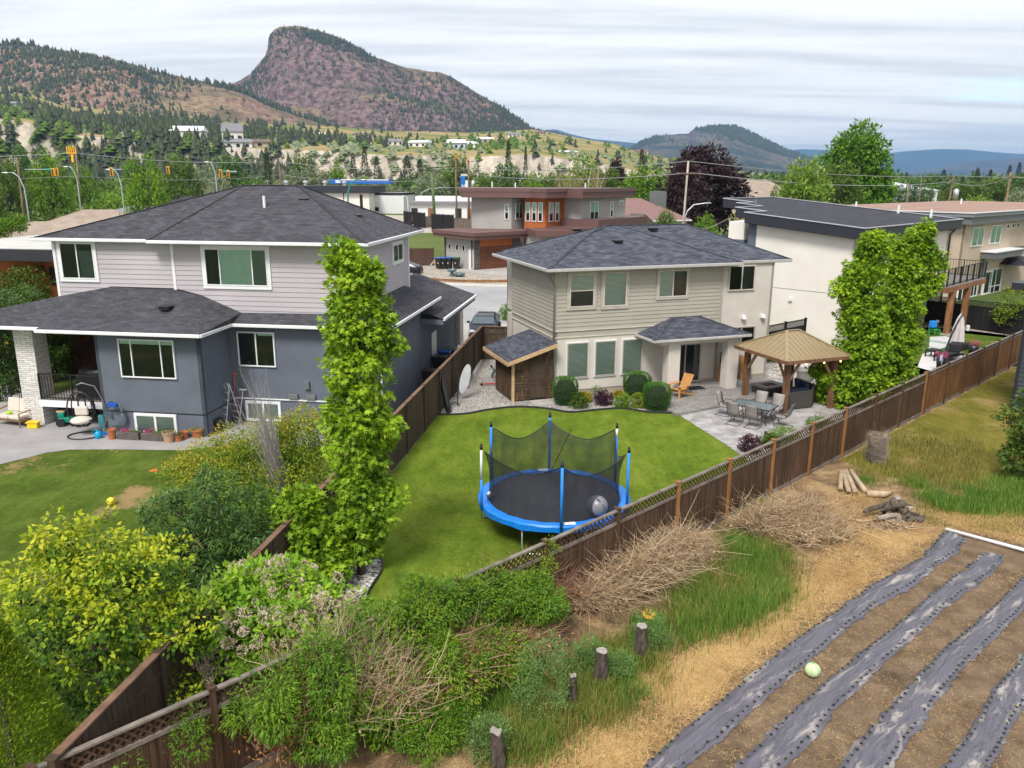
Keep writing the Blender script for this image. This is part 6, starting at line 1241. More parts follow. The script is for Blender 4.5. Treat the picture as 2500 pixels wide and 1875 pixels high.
def ballshrub(name, loc, r_, mat, label, seed, n=900, hz_=.85, size=.07, shape='oval', group='small round shrubs in the pebble beds'):
    r = empty(name, loc, 0, label=label, cat='shrub', group=group); crown('foliage', seed, [(0, 0, r_*hz_*.75, r_, r_, r_*hz_)], n//14, 14, r_*.22, size, mat, shape, r, inner=.3, shell=(.7, 1.0), droop=-.2, den=2.6); return r
hp = lambda x, y: at(1200+x/4.1475, 600+y/4.1475)
ballshrub('round_shrub', hp(880, 1635), .45, LF['dec'], 'small green round shrub beside the box shrub nearest the shed', 71)
ballshrub('gold_shrub', hp(940, 1580), .32, LF['gold'], 'small golden shrub tucked behind the green one near the shed', 72)
ballshrub('lavender', hp(1060, 1560), .42, LF['olv'], 'grey lavender clump against the beige house wall', 73, shape='lance')
ballshrub('plum_shrub', hp(1135, 1605), .42, LF['plum'], 'dark plum round shrub between the lavender and the gold cushion', 74)
ballshrub('gold_shrub', hp(1290, 1530), .30, LF['gold'], 'low golden cushion shrub against the house wall', 75, hz_=.5)
ballshrub('round_shrub', hp(1325, 1635), .42, LF['lime'], 'fresh green round shrub below the golden cushion', 76)
ballshrub('bronze_shrub', hp(1500, 1630), .42, LF['spir'], 'orange bronze round shrub left of the porch corner box shrub', 77)
ballshrub('plum_shrub', gp(1105, 1320), .42, LF['plum'], 'plum round shrub in the pebbles at the patio corner by the lattice fence', 78)
ballshrub('round_shrub', gp(1300, 1275), .38, LF['dec'], 'small dark green shrub next to the wide cushion by the lattice fence', 79)
ballshrub('cushion_shrub', gp(1450, 1225), .62, LF['lime'], 'wide bright green cushion shrub by the lattice fence below the patio', 80, n=1500, hz_=.5, shape='lance')
ballshrub('cushion_shrub', gp(1800, 1075), .50, LF['brt'], 'bright green cushion shrub where the patio meets the lattice fence', 81, n=1200, hz_=.5, shape='lance')
ballshrub('round_shrub', gp(1872, 745), .2, LF['dec'], 'tiny green tuft in the pebbles behind the sofa', 82, n=300); ballshrub('round_shrub', gp(1985, 800), .25, LF['dec'], 'little green shrub in the pebbles left of the sweetgum foot', 83, n=300)
ballshrub('round_shrub', (c.P+c.U*14.5+c.V*3.5), .8, LF['dec'], 'green shrub behind the gazebo roof at the foot of the white wall', 84, n=1500, size=.09, group=None)
bp = vt(1100, 690); ballshrub('front_shrub', (bp.x, bp.y, 0), .75, LF['brt'], 'bright yellow-green shrub behind the picket gate', 85, n=1400, size=.09, group=None)
rk = np.random.default_rng(86); b = MB()
for i in range(26):
    p = gp(rk.uniform(1740, 1990), rk.uniform(640, 850)) if i < 16 else gp(rk.uniform(1290, 1420), rk.uniform(470, 600)); b.sphere((p.x, p.y, .05), rk.uniform(.08, .2), 7, 5, (1, .8, .6))
b.build('rockery', M_stone('rockery stone', (.38, .33, .28), (.55, .50, .45), (.3, .27, .24), .5, .5), kind='stuff')
sheet('side_gravel', [c.P+c.U*12.2+c.V*-1.5, c.P+c.U*16.5+c.V*-3, c.P+c.U*17+c.V*8, c.P+c.U*12+c.V*8], .002, PEB)
# ---------------- rough grass, weeds, straw ----------------
def grassy(name, regions, mat, h, w_, seed, lean=.4, flat=0.0, z=0):
    q = np.random.default_rng(seed); Vs, Fs, Ts, nb_ = [], [], [], 0
    for poly, n, hh in regions:
        P2 = scatter(q, poly, int(n*(2.4 if name == 'straw' else 1.6))); m = fbm(P2[:, 0], P2[:, 1], .9, 4, seed)+q.normal(0, .17 if name == 'straw' else .07, len(P2)); P2 = P2[np.argsort(-m)][:n]; P2 = P2+q.normal(0, .16, P2.shape)*np.where(q.random((len(P2), 1)) < .35, 2.0, .6)
        V, Fc, t = blades(q, np.column_stack([P2, np.full(len(P2), z)]), hh*h, w_, lean, flat); Vs.append(V); Fs.append(Fc+nb_); Ts.append(t); nb_ += len(V)
    return mesh_np(name, np.concatenate(Vs), np.concatenate(Fs), mat, None, tint=np.concatenate(Ts), kind='stuff')
vp = lambda *a: [tuple(vt(x, y)[:2]) for x, y in a]
grassy('green_grass', [(vp((1460, 1290), (1540, 1215), (1640, 1180), (1680, 1230), (1700, 1290), (1620, 1350), (1480, 1400)), 15000, 1.0), (vp((1530, 1180), (1600, 1150), (1700, 1200), (1690, 1250)), 3500, .8), (vp((1210, 1440), (1320, 1400), (1400, 1420), (1420, 1480), (1330, 1560), (1220, 1560)), 8000, .8), (vp((1090, 1560), (1180, 1520), (1220, 1580), (1160, 1659), (1060, 1659)), 5000, .8), (vp((1350, 1360), (1420, 1330), (1440, 1400), (1370, 1420)), 2500, .9), (vp((1000, 1430), (1150, 1400), (1180, 1500), (1050, 1560)), 5000, .9)], GRN, .34, .014, 91, .45)
grassy('dry_grass', [(vp((1400, 1400), (1460, 1290), (1540, 1215), (1680, 1170), (1730, 1230), (1710, 1310), (1620, 1370), (1480, 1420)), 5000, 1.0), (vp((1180, 1450), (1320, 1380), (1440, 1420), (1440, 1500), (1330, 1580), (1200, 1590)), 4500, .9), (vp((1060, 1580), (1180, 1510), (1250, 1580), (1180, 1659), (1040, 1659)), 3000, .9)], OLG, .40, .010, 97, .6)
grassy('green_grass', [(vp((1990, 1075), (2212, 1020), (2260, 1090), (2212, 1120), (2040, 1110)), 9000, 1.0), (vp((1560, 1100), (1650, 1068), (1660, 1080), (1580, 1110)), 900, .5), (vp((1830, 1040), (1880, 1030), (1890, 1050)), 500, .5), (vp((1930, 1040), (1990, 1030), (2000, 1060)), 900, .7)], GRN, .32, .016, 92, .4)
grassy('yellowing_grass', [(vp((1900, 960), (1990, 930), (2120, 960), (2130, 1060), (1960, 1060)), 9000, 1.0), (vp((1830, 1010), (1900, 940), (1950, 1000), (1900, 1050)), 2000, .9), (vp((1960, 1040), (2212, 1090), (2212, 1160), (2000, 1130)), 5000, .5)], OLG, .26, .012, 93, .6)
grassy('straw', [(vp((1100, 1659), (1250, 1540), (1500, 1420), (1700, 1290), (1760, 1250), (1740, 1330), (1560, 1470), (1380, 1640), (1370, 1659)), 30000, 1.0), (vp((1700, 1300), (1800, 1190), (1960, 1120), (2040, 1140), (1900, 1230), (1760, 1330)), 16000, 1.0), (vp((1980, 1120), (2212, 1090), (2212, 1180), (2060, 1140)), 9000, 1.0), (vp((1780, 1080), (1880, 1060), (1900, 1130), (1800, 1170)), 3000, .8)], STR, .19, .011, 94, .9, .75, .012)
grassy('straw_litter', [(vp((1500, 1659), (1750, 1400), (2050, 1190), (2212, 1230), (2212, 1659)), 6000, 1.0)], STR, .09, .007, 95, .9, .85, .01)
for k, (x, y, r_, s_) in enumerate(((1172, 1490, .55, 1.5), (1398, 1385, .34, 1.25), (1055, 1610, .34, 1.1), (1270, 1430, .34, 1.1), (1335, 1445, .28, 1.0))):
    p = vt(x, y+50 if k == 0 else y+20); lb = ('tall grey-green leafy weed with pale foliage left of the cut posts', 'leafy weed with yellow flowers grown round the farthest cut post', 'small weed beside the leaning mossy post at the lower edge', 'leafy weed growing left of the thickest cut post', 'leafy weed growing right of the thickest cut post')[k]
    r = empty('weed_plant', p, 0, label=lb, cat='weed'); crown('foliage', 101+k, [(0, 0, r_*s_*.8, r_, r_, r_*s_), (r_*.2, 0, r_*s_*1.3, r_*.8, r_*.8, r_*s_*.7), (-r_*.1, -.1, r_*.5, r_*.9, r_*.9, r_*.6)], 170 if k == 0 else 110, 22, .13, .055, LF['weed'], 'lance', r, droop=-.4, zbias=.2)
    if k == 1: crown('flowers', 120, [(0, 0, r_*2.6, .1, .1, .08)], 14, 9, .06, .03, LF['yflo'], 'oval', r)
for k, (x, y) in enumerate(((1432, 1395), (2030, 1075), (1560, 1225))):
    p = vt(x, y); r = empty('weed_plant', p, 0, label=('tiny light green weed on the straw right of the posts', 'low green weed in the straw beyond the log pile', 'pale feathery weed at the end of the large brush pile')[k], cat='weed'); crown('foliage', 111+k, [(0, 0, .1, .16, .16, .15)], 30, 14, .08, .05, LF['weed'], 'lance', r, droop=-.5)
# ---------------- the vegetable field ----------------
mp_, tp, bp_ = newmat('black mulch film'); v = coord(tp)
dust = ramp(tp, noise(tp, coord(tp, 'UV', (1.2, .25, 1)), 2.2, 8, .62, .6), [(.54, 0), (.68, .85)])
wr_ = noise(tp, coord(tp, 'UV', (7, .35, 1)), 2.0, 6, .7, .8)
cF = mixc(tp, dust, ramp(tp, wr_, [(.30, (.018, .017, .022)), (.46, (.082, .077, .10)), (.75, (.145, .138, .17))]), (.42, .38, .34)); Lk(tp, cF, bp_.inputs['Base Color'])
Lk(tp, ramp(tp, dust, [(0, .34), (1, .8)]), bp_.inputs['Roughness']); bp_.inputs['Specular IOR Level'].default_value = .7; bump(tp, bp_, wr_, .28, .04)
E18 = lambda *a: [at(1800+x/2.14, 1100+y/2.14) for x, y in a]
def resamp(pts, n):
    pts = [Vector((p[0], p[1])) for p in pts]; d = [0]
    for a, b_ in zip(pts[:-1], pts[1:]): d.append(d[-1]+(b_-a).length)
    out = []
    for i in range(n):
        t = d[-1]*i/(n-1); j = max(k for k in range(len(d)) if d[k] <= t+1e-9); j = min(j, len(pts)-2); out.append(pts[j].lerp(pts[j+1], (t-d[j])/max(1e-9, d[j+1]-d[j])))
    return out
def ext(pts, L_=2.2): a, b_ = pts[-2], pts[-1]; return pts+[b_+(b_-a).normalized()*L_]
S15 = [at(1200+x/2.457, 1200+y/2.457) for x, y in ((1060, 1500), (900, 1659))]; S15b = [at(1200+x/2.457, 1200+y/2.457) for x, y in ((1440, 1450), (1210, 1620))]
rows_ = [
 (E18((1070, 430), (950, 570), (850, 620), (700, 700), (540, 820), (330, 965), (200, 1060), (110, 1140), (0, 1230))+S15, E18((1200, 470), (1150, 540), (1010, 630), (930, 710), (740, 810), (600, 910), (480, 1020), (380, 1110), (160, 1290), (0, 1430))+S15b),
 (E18((1280, 545), (1100, 680), (1000, 760), (870, 880), (740, 980), (640, 1060), (500, 1170), (400, 1260), (240, 1400), (100, 1540), (0, 1640)), E18((1400, 560), (1330, 650), (1200, 740), (1080, 830), (960, 950), (830, 1060), (740, 1140), (620, 1260), (520, 1350), (430, 1490), (270, 1640))),
 (E18((1600, 560), (1498, 650), (1430, 720), (1350, 800), (1200, 930), (1060, 1050), (960, 1160), (870, 1250), (760, 1370), (640, 1500), (530, 1659)), E18((1650, 690), (1498, 830), (1430, 900), (1340, 990), (1190, 1130), (1060, 1290), (950, 1460), (880, 1540), (810, 1659))),
 (E18((1700, 870), (1498, 1040), (1430, 1140), (1330, 1250), (1240, 1430), (1140, 1560), (1060, 1659)), E18((1760, 1100), (1498, 1350), (1430, 1450), (1400, 1530), (1320, 1659)))]
HOLE = M_plain('planting hole', (.012, .012, .01), .9)
lab = ('nearest the straw, running up to the white pipe', 'second from the straw', 'third from the straw, beside the cut-off last one', 'cut off by the lower right picture corner')
for k, (lf_, rt_) in enumerate(rows_):
    q = np.random.default_rng(200+k); n, m = 130, 14; A_, B_ = resamp(ext(lf_), n), resamp(ext(rt_), n); r = empty('mulch_film', A_[0].to_3d(), 0, label='long grey plastic mulch film, '+lab[k], cat='mulch film', group='plastic mulch films on the field'); V = []; off = A_[0].to_3d()
    for i in range(n):
        j1, j2 = q.normal(0, .028), q.normal(0, .028)
        for j in range(m+1):
            t = j/m; P = A_[i].lerp(B_[i], t); e = math.sin(math.pi*t); P = P+(A_[i]-B_[i]).normalized()*(j1*(1-t)-j2*t); s_ = i*.18
            z = .012+.085*e**.6+.012*math.sin(t*23+math.sin(s_*1.7)*2.2)*e+.012*math.sin(s_*2.3+t*6)*e; V.append((P.x-off.x, P.y-off.y, z))
    Fc = [(i*(m+1)+j, i*(m+1)+j+1, (i+1)*(m+1)+j+1, (i+1)*(m+1)+j) for i in range(n-1) for j in range(m)]
    o = MB().add(V, Fc).build('film', mp_, r, smooth=True); uv = o.data.uv_layers[0]
    for p_ in o.data.polygons:
        for li in p_.loop_indices: vi = o.data.loops[li].vertex_index; uv.data[li].uv = ((vi % (m+1))/m*1.1+k*7, (vi//(m+1))*.18)
    b = MB(); sp, dirs = [], []
    Lt = sum((A_[i+1]-A_[i]).length for i in range(n-1)); nh = int(Lt/.21)
    A2, B2_ = resamp(A_, nh), resamp(B_, nh)
    for i in range(nh):
        for t in (.13, .87):
            if q.random() < .08: continue
            P = A2[i].lerp(B2_[i], t+q.normal(0, .015)); z = .012+.085*math.sin(math.pi*t)**.6+.014; a0 = q.uniform(0, 6); b.add([(P.x-off.x+.032*math.cos(a0+x)*q.uniform(.7, 1.4), P.y-off.y+.032*math.sin(a0+x)*q.uniform(.7, 1.4), z) for x in (0, 1.25, 2.5, 3.75, 5.0)], [(0, 1, 2, 3, 4)])
            if q.random() < .45: sp.append((P.x-off.x, P.y-off.y, z))
    h_ = b.build('planting_holes', HOLE, r, kind='stuff')
    sp = np.array(sp); PP = np.repeat(sp, 4, 0)+q.normal(0, .012, (len(sp)*4, 3)); V, Fc = leafgeo(q, PP, q.normal(0, 1, PP.shape)+np.array([0, 0, .8]), .05, 'lance', -.4, .7, .3); mesh_np('seedlings', V, Fc, LF['lime'], r, tint=q.random(len(PP)), kind='stuff')
for k, (a, b_, c_, d_) in enumerate(((0, 1, 0, 1),)):
    pass
RA = [Vector(p[:2]) for p in rows_[0][0]]; soil = [tuple(p[:2]) for p in (rows_[0][0]+[rows_[0][0][-1]+Vector((-1.5, -1.5, 0))])]+[(14, 5), (26, 12), (30, 24)]+[tuple(vt(2212, 1175)[:2])]
sheet('bare_soil', soil, -.006, ROWSOIL)
b = MB(); a, e = at(1800+1088/2.14, 1100+418/2.14), at(1800+1500/2.14, 1100+534/2.14); dd_ = (e-a).normalized(); MB().tube([(0, 0, .05), tuple(dd_*2.4+Vector((0, 0, .08))), tuple(dd_*9+Vector((0, 0, .05)))], .05, 10).build('white_pipe', WHITE, loc=a, smooth=True, label='long white plastic pipe lying at the far end of the mulch films', cat='pipe')
p = at(1800+390/2.14, 1100+1180/2.14); me_ = empty('ball', p, 0, label='pale green striped ball lying on the soil between two mulch films', cat='ball'); MB().sphere((0, 0, .155), .15, 24, 16, (1.06, 1, 1)).build('ball', M_plain('pale green rubber', (.50, .62, .36), .5), me_, smooth=True); b = MB()
for a_ in (0, 60, 120): b.tube([(.155*math.cos(t)*math.cos(math.radians(a_)), .155*math.cos(t)*math.sin(math.radians(a_)), .155+.153*math.sin(t)) for t in [i*math.pi/12 for i in range(25)]], .003, 4)
b.build('seam', M_plain('dark green line', (.1, .18, .06), .6), me_)
# posts / stumps
def stump(x, y, r_, h, label, seed, lean=(0, 0)):
    q = np.random.default_rng(seed); p = vt(x, y); r = empty('cut_post', p, 0, label=label, cat='post'); b = MB(); V = []; nz, n = 8, 14
    for i in range(nz+1):
        for k in range(n): a = 2*math.pi*k/n; rr = r_*.8*(1.2-.25*i/nz)*(1+q.normal(0, .06)); V.append((rr*math.cos(a)+lean[0]*i/nz, rr*math.sin(a)+lean[1]*i/nz, h*i/nz+(q.normal(0, .02) if i == nz else 0)-.03*(i == 0)))
    b.add(V, [(i*n+k, i*n+(k+1) % n, (i+1)*n+(k+1) % n, (i+1)*n+k) for i in range(nz) for k in range(n)]).build('log', GBARK, r)
    MB().poly([(v[0]*.98, v[1]*.98, v[2]-.004) for v in V[-n:]]).build('cut_face', M_plain('grey end grain', (.30, .27, .24), .9, var=.3, vs=20), r)
stump(1297, 1480, .16, .80, 'thickest of the cut-off wooden posts in the green grass', 1); stump(1383, 1425, .15, .82, 'dark cut-off post ringed by leafy weeds, farthest from the camera', 2); stump(1236, 1528, .095, .72, 'thin cut-off post between the thick post and the grey-green weed', 3); stump(1078, 1662, .14, .78, 'mossy cut-off post at the lower picture edge', 4, (-.05, 0))
MB().tube([(0, 0, 0), (.03, 0, 1.0)], [.04, .035], 6).box(-.25, -.02, .75, .05, .02, .82).build('stake', GBARK, loc=at(1800+1535/2.37, 480+1600/2.37), label='leaning stake with a black tie in the dry lawn at right', cat='stake')
# log piles
q = np.random.default_rng(9); p = vt(1935, 1125); lp = empty('log_pile', p, 0, label='pile of dark rotting logs and bark at the end of the mulch films', cat='log pile')
for i in range(46):
    a = q.uniform(-.9, .9)+(math.pi if q.random() < .5 else 0)+.3; lay = i//13; L2 = q.uniform(.35, .85)*(1-.12*lay); c0 = Vector((q.normal(0, .32*(1-.25*lay)), q.normal(0, .25*(1-.2*lay)), .09+.17*lay)); d = Vector((math.cos(a), math.sin(a), q.uniform(-.12, .12)))*L2/2
    MB().tube([c0-d, c0-d*.3+Vector((0, 0, .02)), c0+d*.4, c0+d], [q.uniform(.05, .09), .085, .08, q.uniform(.04, .08)], 8).build('log', BARK if i % 5 else M_wood('pale split wood', (.22, .17, .13), (.42, .36, .30)), lp)
brush('bark_litter', 'grey bark and twig litter spilling from the foot of the log pile', vt(1925, 1140), [(0, 0, .05, .6, .35, .1)], 160, .5, .012, LF['dead'], 60, 55, .95)
p = vt(1845, 1060); lp = empty('log_stack', p, 0, label='four pale short poles leaning together between the fence and the log pile', cat='log pile')
for i, (x0, y0, x1, y1) in enumerate(((-.5, -.1, -.2, .7), (-.3, -.3, -.12, .75), (-.1, -.35, 0, .8), (.25, -.3, .15, .75))): MB().tube([(x0, y0, .08), (x1, y1, .42)], [.085, .075], 8).build('log', M_wood('pale log', (.28, .20, .13), (.50, .40, .28), (6, 6, 2)), lp, smooth=True)
MB().tube([(.2, -.5, .1), (.7, -.6, .12), (1.1, -.35, .1)], [.12, .11, .04], 8).build('log', M_wood('pale log', (0, 0, 0), (0, 0, 0)), lp, smooth=True)
# wire roll
p = at(1800+805/2.37, 480+1530/2.37); wr2 = empty('wire_roll', p, 0, label='rusty roll of chicken wire standing against the lattice fence', cat='wire roll', rot=(math.radians(4), math.radians(-5), 0)); q = np.random.default_rng(12); b = MB()
for k in range(34):
    z = .03+k*.031; b.tube([((.30+.02*q.random())*math.cos(a), (.30+.02*q.random())*math.sin(a), z+.02*math.sin(a*3+k)) for a in [i*math.pi/8 for i in range(17)]], .004, 3)
b.build('wire_mesh', M_plain('rusty wire', (.20, .18, .18), .6, .3, var=.3), wr2); n = 900; a = q.uniform(0, 6.28, n); A_ = np.stack([.29*np.cos(a), .29*np.sin(a), q.uniform(0, 1.05, n)], 1); V, Fc, t = twig_np(q, A_, q.normal(0, 1, (n, 3))+np.stack([-np.sin(a), np.cos(a), 0*a], 1)*2, q.uniform(.1, .3, n), .004, .3, 3); mesh_np('loose_wires', V, Fc, GTW, wr2, tint=t); V, Fc, t = twig_np(q, A_*np.array([.8, .8, 1]), np.stack([-np.sin(a), np.cos(a), .1*a], 1), .35, .003, .25, 3); mesh_np('inner_coil', V, Fc, TWG, wr2, tint=t)
MB().tube([(0, 0, 0), (.0, 0, 1.35)], .03, 6).build('stake', GBARK, loc=p+Vector((-.05, .42, 0)), label='short grey stake standing behind the chicken wire roll', cat='stake')
MB().tube([(0, 0, 0), (.12, 0, 1.25)], .02, 6).build('stake', GBARK, loc=p+Vector((.45, .42, 0)), label='thin leaning stake right of the chicken wire roll', cat='stake')
p = at(2500, 1180); tree('maple_tree', 'leafy green tree cut off by the right picture edge in front of the slate house', (p.x+.5, p.y+.3, 0), [(0, 0, 1.6, 1.0, 1.0, .8), (-.7, 0, 2.2, .7, .7, .5), (0, 0, 2.9, .7, .7, .6), (-.5, -.2, .9, .7, .7, .6), (.9, 0, 2.2, 1, 1, 1)], 330, 18, .25, .12, LF['dec'], 19, 3.0, .06, 'star', droop=.4)
# ---------------- side alley things ----------------
def bin_(loc, rz, lid, label, grp='wheelie bins', s=1.0):
    r = empty('wheelie_bin', loc, rz, label=label, cat='bin', group=grp, sc=s); b = MB(); w0, w1 = .24, .30; b.add([(-w0, -w0, .08), (w0, -w0, .08), (w0, w0, .08), (-w0, w0, .08), (-w1, -w1, 1.0), (w1, -w1, 1.0), (w1, w1, 1.0), (-w1, w1, 1.0)], [(0, 3, 2, 1), (0, 1, 5, 4), (1, 2, 6, 5), (2, 3, 7, 6), (3, 0, 4, 7)]); b.build('body', BLACKM, r, bevel=.03)
    MB().prism([(-.32, -.34), (.32, -.34), (.32, .33), (-.32, .33)], 1.0, lambda x, y: 1.07+.05*(y+.3)).build('lid', lid, r, bevel=.03)
    for x in (-.24, .24): MB(Matrix.Translation((x, .28, .1)) @ Matrix.Rotation(math.pi/2, 4, 'Y')).lathe([(.001, -.03), (.1, -.03), (.1, .03), (.001, .03)], 12).build('wheel', BLACKM, r)
    MB().add([(-.07, -.29, .62), (.07, -.29, .62), (.0, -.283, .48)], [(0, 2, 1)]).build('emblem', M_plain('pale sticker', (.62, .62, .52), .6), r)
    return r
BL_, GL_, KL_ = M_plain('blue lid', (.01, .08, .38), .4), M_plain('green lid', (.02, .13, .07), .4), M_plain('black lid', (.015, .015, .018), .35)
bz = lambda x, y: at(600+x/3.16, 250+y/3.16)
for i, (x, l_, t_) in enumerate(((1492, BL_, 'blue-lidded bin at the left end of the row across the street'), (1528, BL_, 'second blue-lidded bin from the left in the row across the street'), (1568, BL_, 'third blue-lidded bin, next to the green-lidded one across the street'), (1626, GL_, 'green-lidded bin at the right end of the row across the street'))): bin_(bz(x, 1284), Bn.y-1.57+.6, l_, t_, s=1.18)
z4 = lambda x, y, z=0: at(800+x/4.1475, 520+y/4.1475, z)
p = z4(1050, 1590, 1.05); bin_((p.x-.1, p.y, 0), 1.4, KL_, 'low black bin nearest the orange gate beside the grey house', 'bins beside the grey house')
p = z4(1165, 1460, 1.1); bin_((p.x-.15, p.y, 0), 1.4, KL_, 'black bin in the middle beside the white side door', 'bins beside the grey house', 1.1)
p = z4(1225, 1400, 1.05); bin_((p.x-.2, p.y, 0), 1.4, BL_, 'bin with a blue lid seen over the dark fence', 'bins beside the grey house'); p = z4(1255, 1378, 1.08); bin_((p.x-.1, p.y+.3, 0), 1.4, GL_, 'bin with a green lid behind the blue one seen over the dark fence', 'bins beside the grey house')
ga = lambda x, y, z=0: at(1000+x/5.53, 780+y/5.53, z)
p = ga(530, 1255); u_ = empty('wrapped_parasol', p, 0, label='folded parasol in a black cover leaning on the dark fence', cat='parasol'); MB().tube([(0, 0, 0), (-.06, .05, .25), (-.16, .2, .7), (-.3, .42, 1.25), (-.34, .5, 1.5)], [.12, .15, .13, .11, .04], 9).build('cover', M_plain('black glossy cover', (.012, .012, .014), .3, bs=.6, bscale=20), u_, smooth=True)
p = ga(648, 1160); ib = empty('patio_stand', p, 0, label='thin black tripod pole with a grey oval board leaning on the fence', cat='stand'); MB().tube([(0, 0, .02), (.02, .25, 1.0), (.04, .4, 1.5)], .028, 6).build('pole', BLACKM, ib)
for dx, dy in ((-.45, .25), (-.4, -.1), (.1, -.1)): MB().tube([(0, .0, .15), (dx, dy, .02)], .015, 5).build('leg', BLACKM, ib)
MB(Matrix.Translation((.28, 1.15, .95)) @ Matrix.Rotation(math.radians(14), 4, 'Y') @ Matrix.Rotation(math.radians(75), 4, 'X')).lathe([(.001, -.015), (.22, -.015), (.22, .015), (.001, .015)], 20, sy=3.2).build('oval_board', M_plain('grey board', (.40, .41, .43), .5), ib, smooth=False)
p, e = ga(870, 745), ga(965, 565); MB().bar((0, 0, .06), tuple(e-p+Vector((0, 0, .06))), .16, .12).build('downspout', WHITE, loc=p, label='white gutter length lying on the gravel along the dark fence', cat='gutter')
p = ga(1075, 890); sc_ = empty('scooters', p, .2, label='red kick scooter dropped on the gravel behind the shed', cat='scooter'); RD = M_plain('red metal', (.45, .02, .02), .4)
MB().box(-.3, -.06, .07, .35, .06, .11).build('deck', RD, sc_)
for x in (-.38, .42): MB(Matrix.Translation((x, 0, .07)) @ Matrix.Rotation(math.pi/2, 4, 'X')).lathe([(.001, -.02), (.07, -.02), (.07, .02), (.001, .02)], 12).build('wheel', BLACKM, sc_)
MB().tube([(.40, 0, .1), (.3, .25, .55), (.28, .3, .75)], .018, 6).tube([(.12, .3, .77), (.44, .32, .75)], .018, 6).build('handlebar', ALU, sc_)
p = ga(1110, 790); MB().tube([(0, 0, .05), (.1, .1, .4), (-.05, .2, .6), (.15, .3, .3), (0, 0, .1)], .05, 7).build('toy_cart', M_plain('dark green plastic', (.03, .10, .09), .5), loc=p, label='dark green toy leaning beside the red scooter', cat='toy', smooth=True)
vn_ = empty('dry_clippings', ga(800, 850), 0, label='grey dry vine clippings on the gravel behind the oval board', cat='clippings'); q = np.random.default_rng(60); n = 140; V, Fc, t = twig_np(q, q.normal(0, .35, (n, 3))*np.array([1, 1.2, .15])+np.array([0, 0, .12]), q.normal(0, 1, (n, 3))*np.array([1, 1, .4]), q.uniform(.3, .7, n), .006, .7); mesh_np('twigs', V, Fc, GTW, vn_, tint=t)
# ---------------- things on the left patio ----------------
lz = lambda x, y, z=0: at(x/4.1486, 720+y/4.1475, z); ly = L.y
CR = M_plain('cream cushion', (.58, .53, .47), .9, var=.06); TK = M_wood('teak', (.16, .09, .05), (.28, .17, .10))
p = lz(190, 1350); lv = empty('garden_loveseat', p, ly-.15, label='two-seat garden sofa with cream cushions left of the front stone column', cat='sofa')
MB().box(-1.3, .1, .22, .1, .85, .30).build('frame', TK, lv)
for x in (-.62, .0): MB().box(x-.6, .08, .30, x, .75, .46).build('seat_cushion', CR, lv, bevel=.05); MB(Matrix.Translation((x-.3, .78, .72)) @ Matrix.Rotation(math.radians(-12), 4, 'X')).box(-.31, -.09, -.28, .31, .09, .3).build('back_cushion', CR, lv, bevel=.06)
for x in (-1.3, .08):
    MB().tube([(x, .0, 0), (x, .02, .6), (x, .5, .62), (x, .9, .68)], .028, 6).build('armrest', TK, lv); MB().tube([(x, .9, 0), (x, .9, .7)], .028, 6).build('leg', TK, lv)
MB().sphere((-.75, .3, .52), .1, 8, 6, (1.4, 1, .7)).build('lime_cushion', M_plain('lime fabric', (.35, .6, .02), .8), lv)
p = lz(345, 1345); yb_ = empty('yellow_tub', p, .1, label='bright yellow plastic tub beside the front stone column', cat='tub'); MB().box(-.2, -.15, 0, .2, .15, .24).build('tub', M_plain('yellow plastic', (.85, .55, .01), .4), yb_, bevel=.04); MB().box(-.24, -.18, .241, .24, .18, .27).build('rim', M_plain('yellow plastic', (0, 0, 0)), yb_)
p = lz(860, 1430); sw = empty('egg_chair', p, ly+.2, label='black hanging egg chair with cream cushions on a round base', cat='chair')
MB().tube([(.62*math.cos(a), .5*math.sin(a), .03) for a in [i*math.pi/12 for i in range(25)]], .03, 6).build('base_ring', BLACKM, sw, smooth=True)
MB().tube([(.55, .3, .03), (.72, .45, .6), (.68, .45, 1.3), (.45, .35, 1.95), (.05, .2, 2.12), (-.15, .15, 2.05)], .028, 7).build('stand', GREYM, sw, smooth=True)
b = MB(); ec = Vector((-.1, .15, 1.05))
for i in range(12):
    a = i*math.pi/6; b.tube([ec+Vector((.52*math.sin(t)*math.cos(a), .46*math.sin(t)*math.sin(a), -.72*math.cos(t))) for t in [.35+j*.28 for j in range(11)]] if math.sin(a) > -.3 else [ec+Vector((.52*math.sin(t)*math.cos(a), .46*math.sin(t)*math.sin(a), -.72*math.cos(t))) for t in (.35, .6, .8, 1.0)], .03, 4)
for t in (.6, .95, 1.3): b.tube([ec+Vector((.52*math.sin(t)*math.cos(a), .46*math.sin(t)*math.sin(a), -.72*math.cos(t))) for a in [i*math.pi/10-(.5 if t > 1 else 0) for i in range(21 if t < 1 else 14)]], .026, 4)
b.build('basket', BLACKM, sw); MB().sphere(tuple(ec+Vector((0, -.05, -.42))), .42, 14, 8, (1, .9, .38)).build('seat_cushion', CR, sw, smooth=True); MB().box(ec.x-.26, ec.y+.0, ec.z-.25, ec.x+.26, ec.y+.14, ec.z+.12).build('pillow', CR, sw, bevel=.06)
MB().tube([(-.1, .15, 2.05), (-.1, .15, 1.76)], .012, 5).build('hanging_chain', BLACKM, sw)
p = lz(690, 1320); tt = empty('toy_tractor', p, ly+.3, label='green toy ride-on tractor parked behind the egg chair', cat='toy'); GT = M_plain('toy green', (.0, .22, .14), .4)
MB().box(-.3, -.16, .15, .25, .16, .38).box(-.32, -.14, .38, -.05, .14, .6).build('body', GT, tt, bevel=.04); MB().box(-.34, -.13, .6, -.02, .13, .66).build('seat', M_plain('tan seat', (.5, .38, .18), .6), tt)
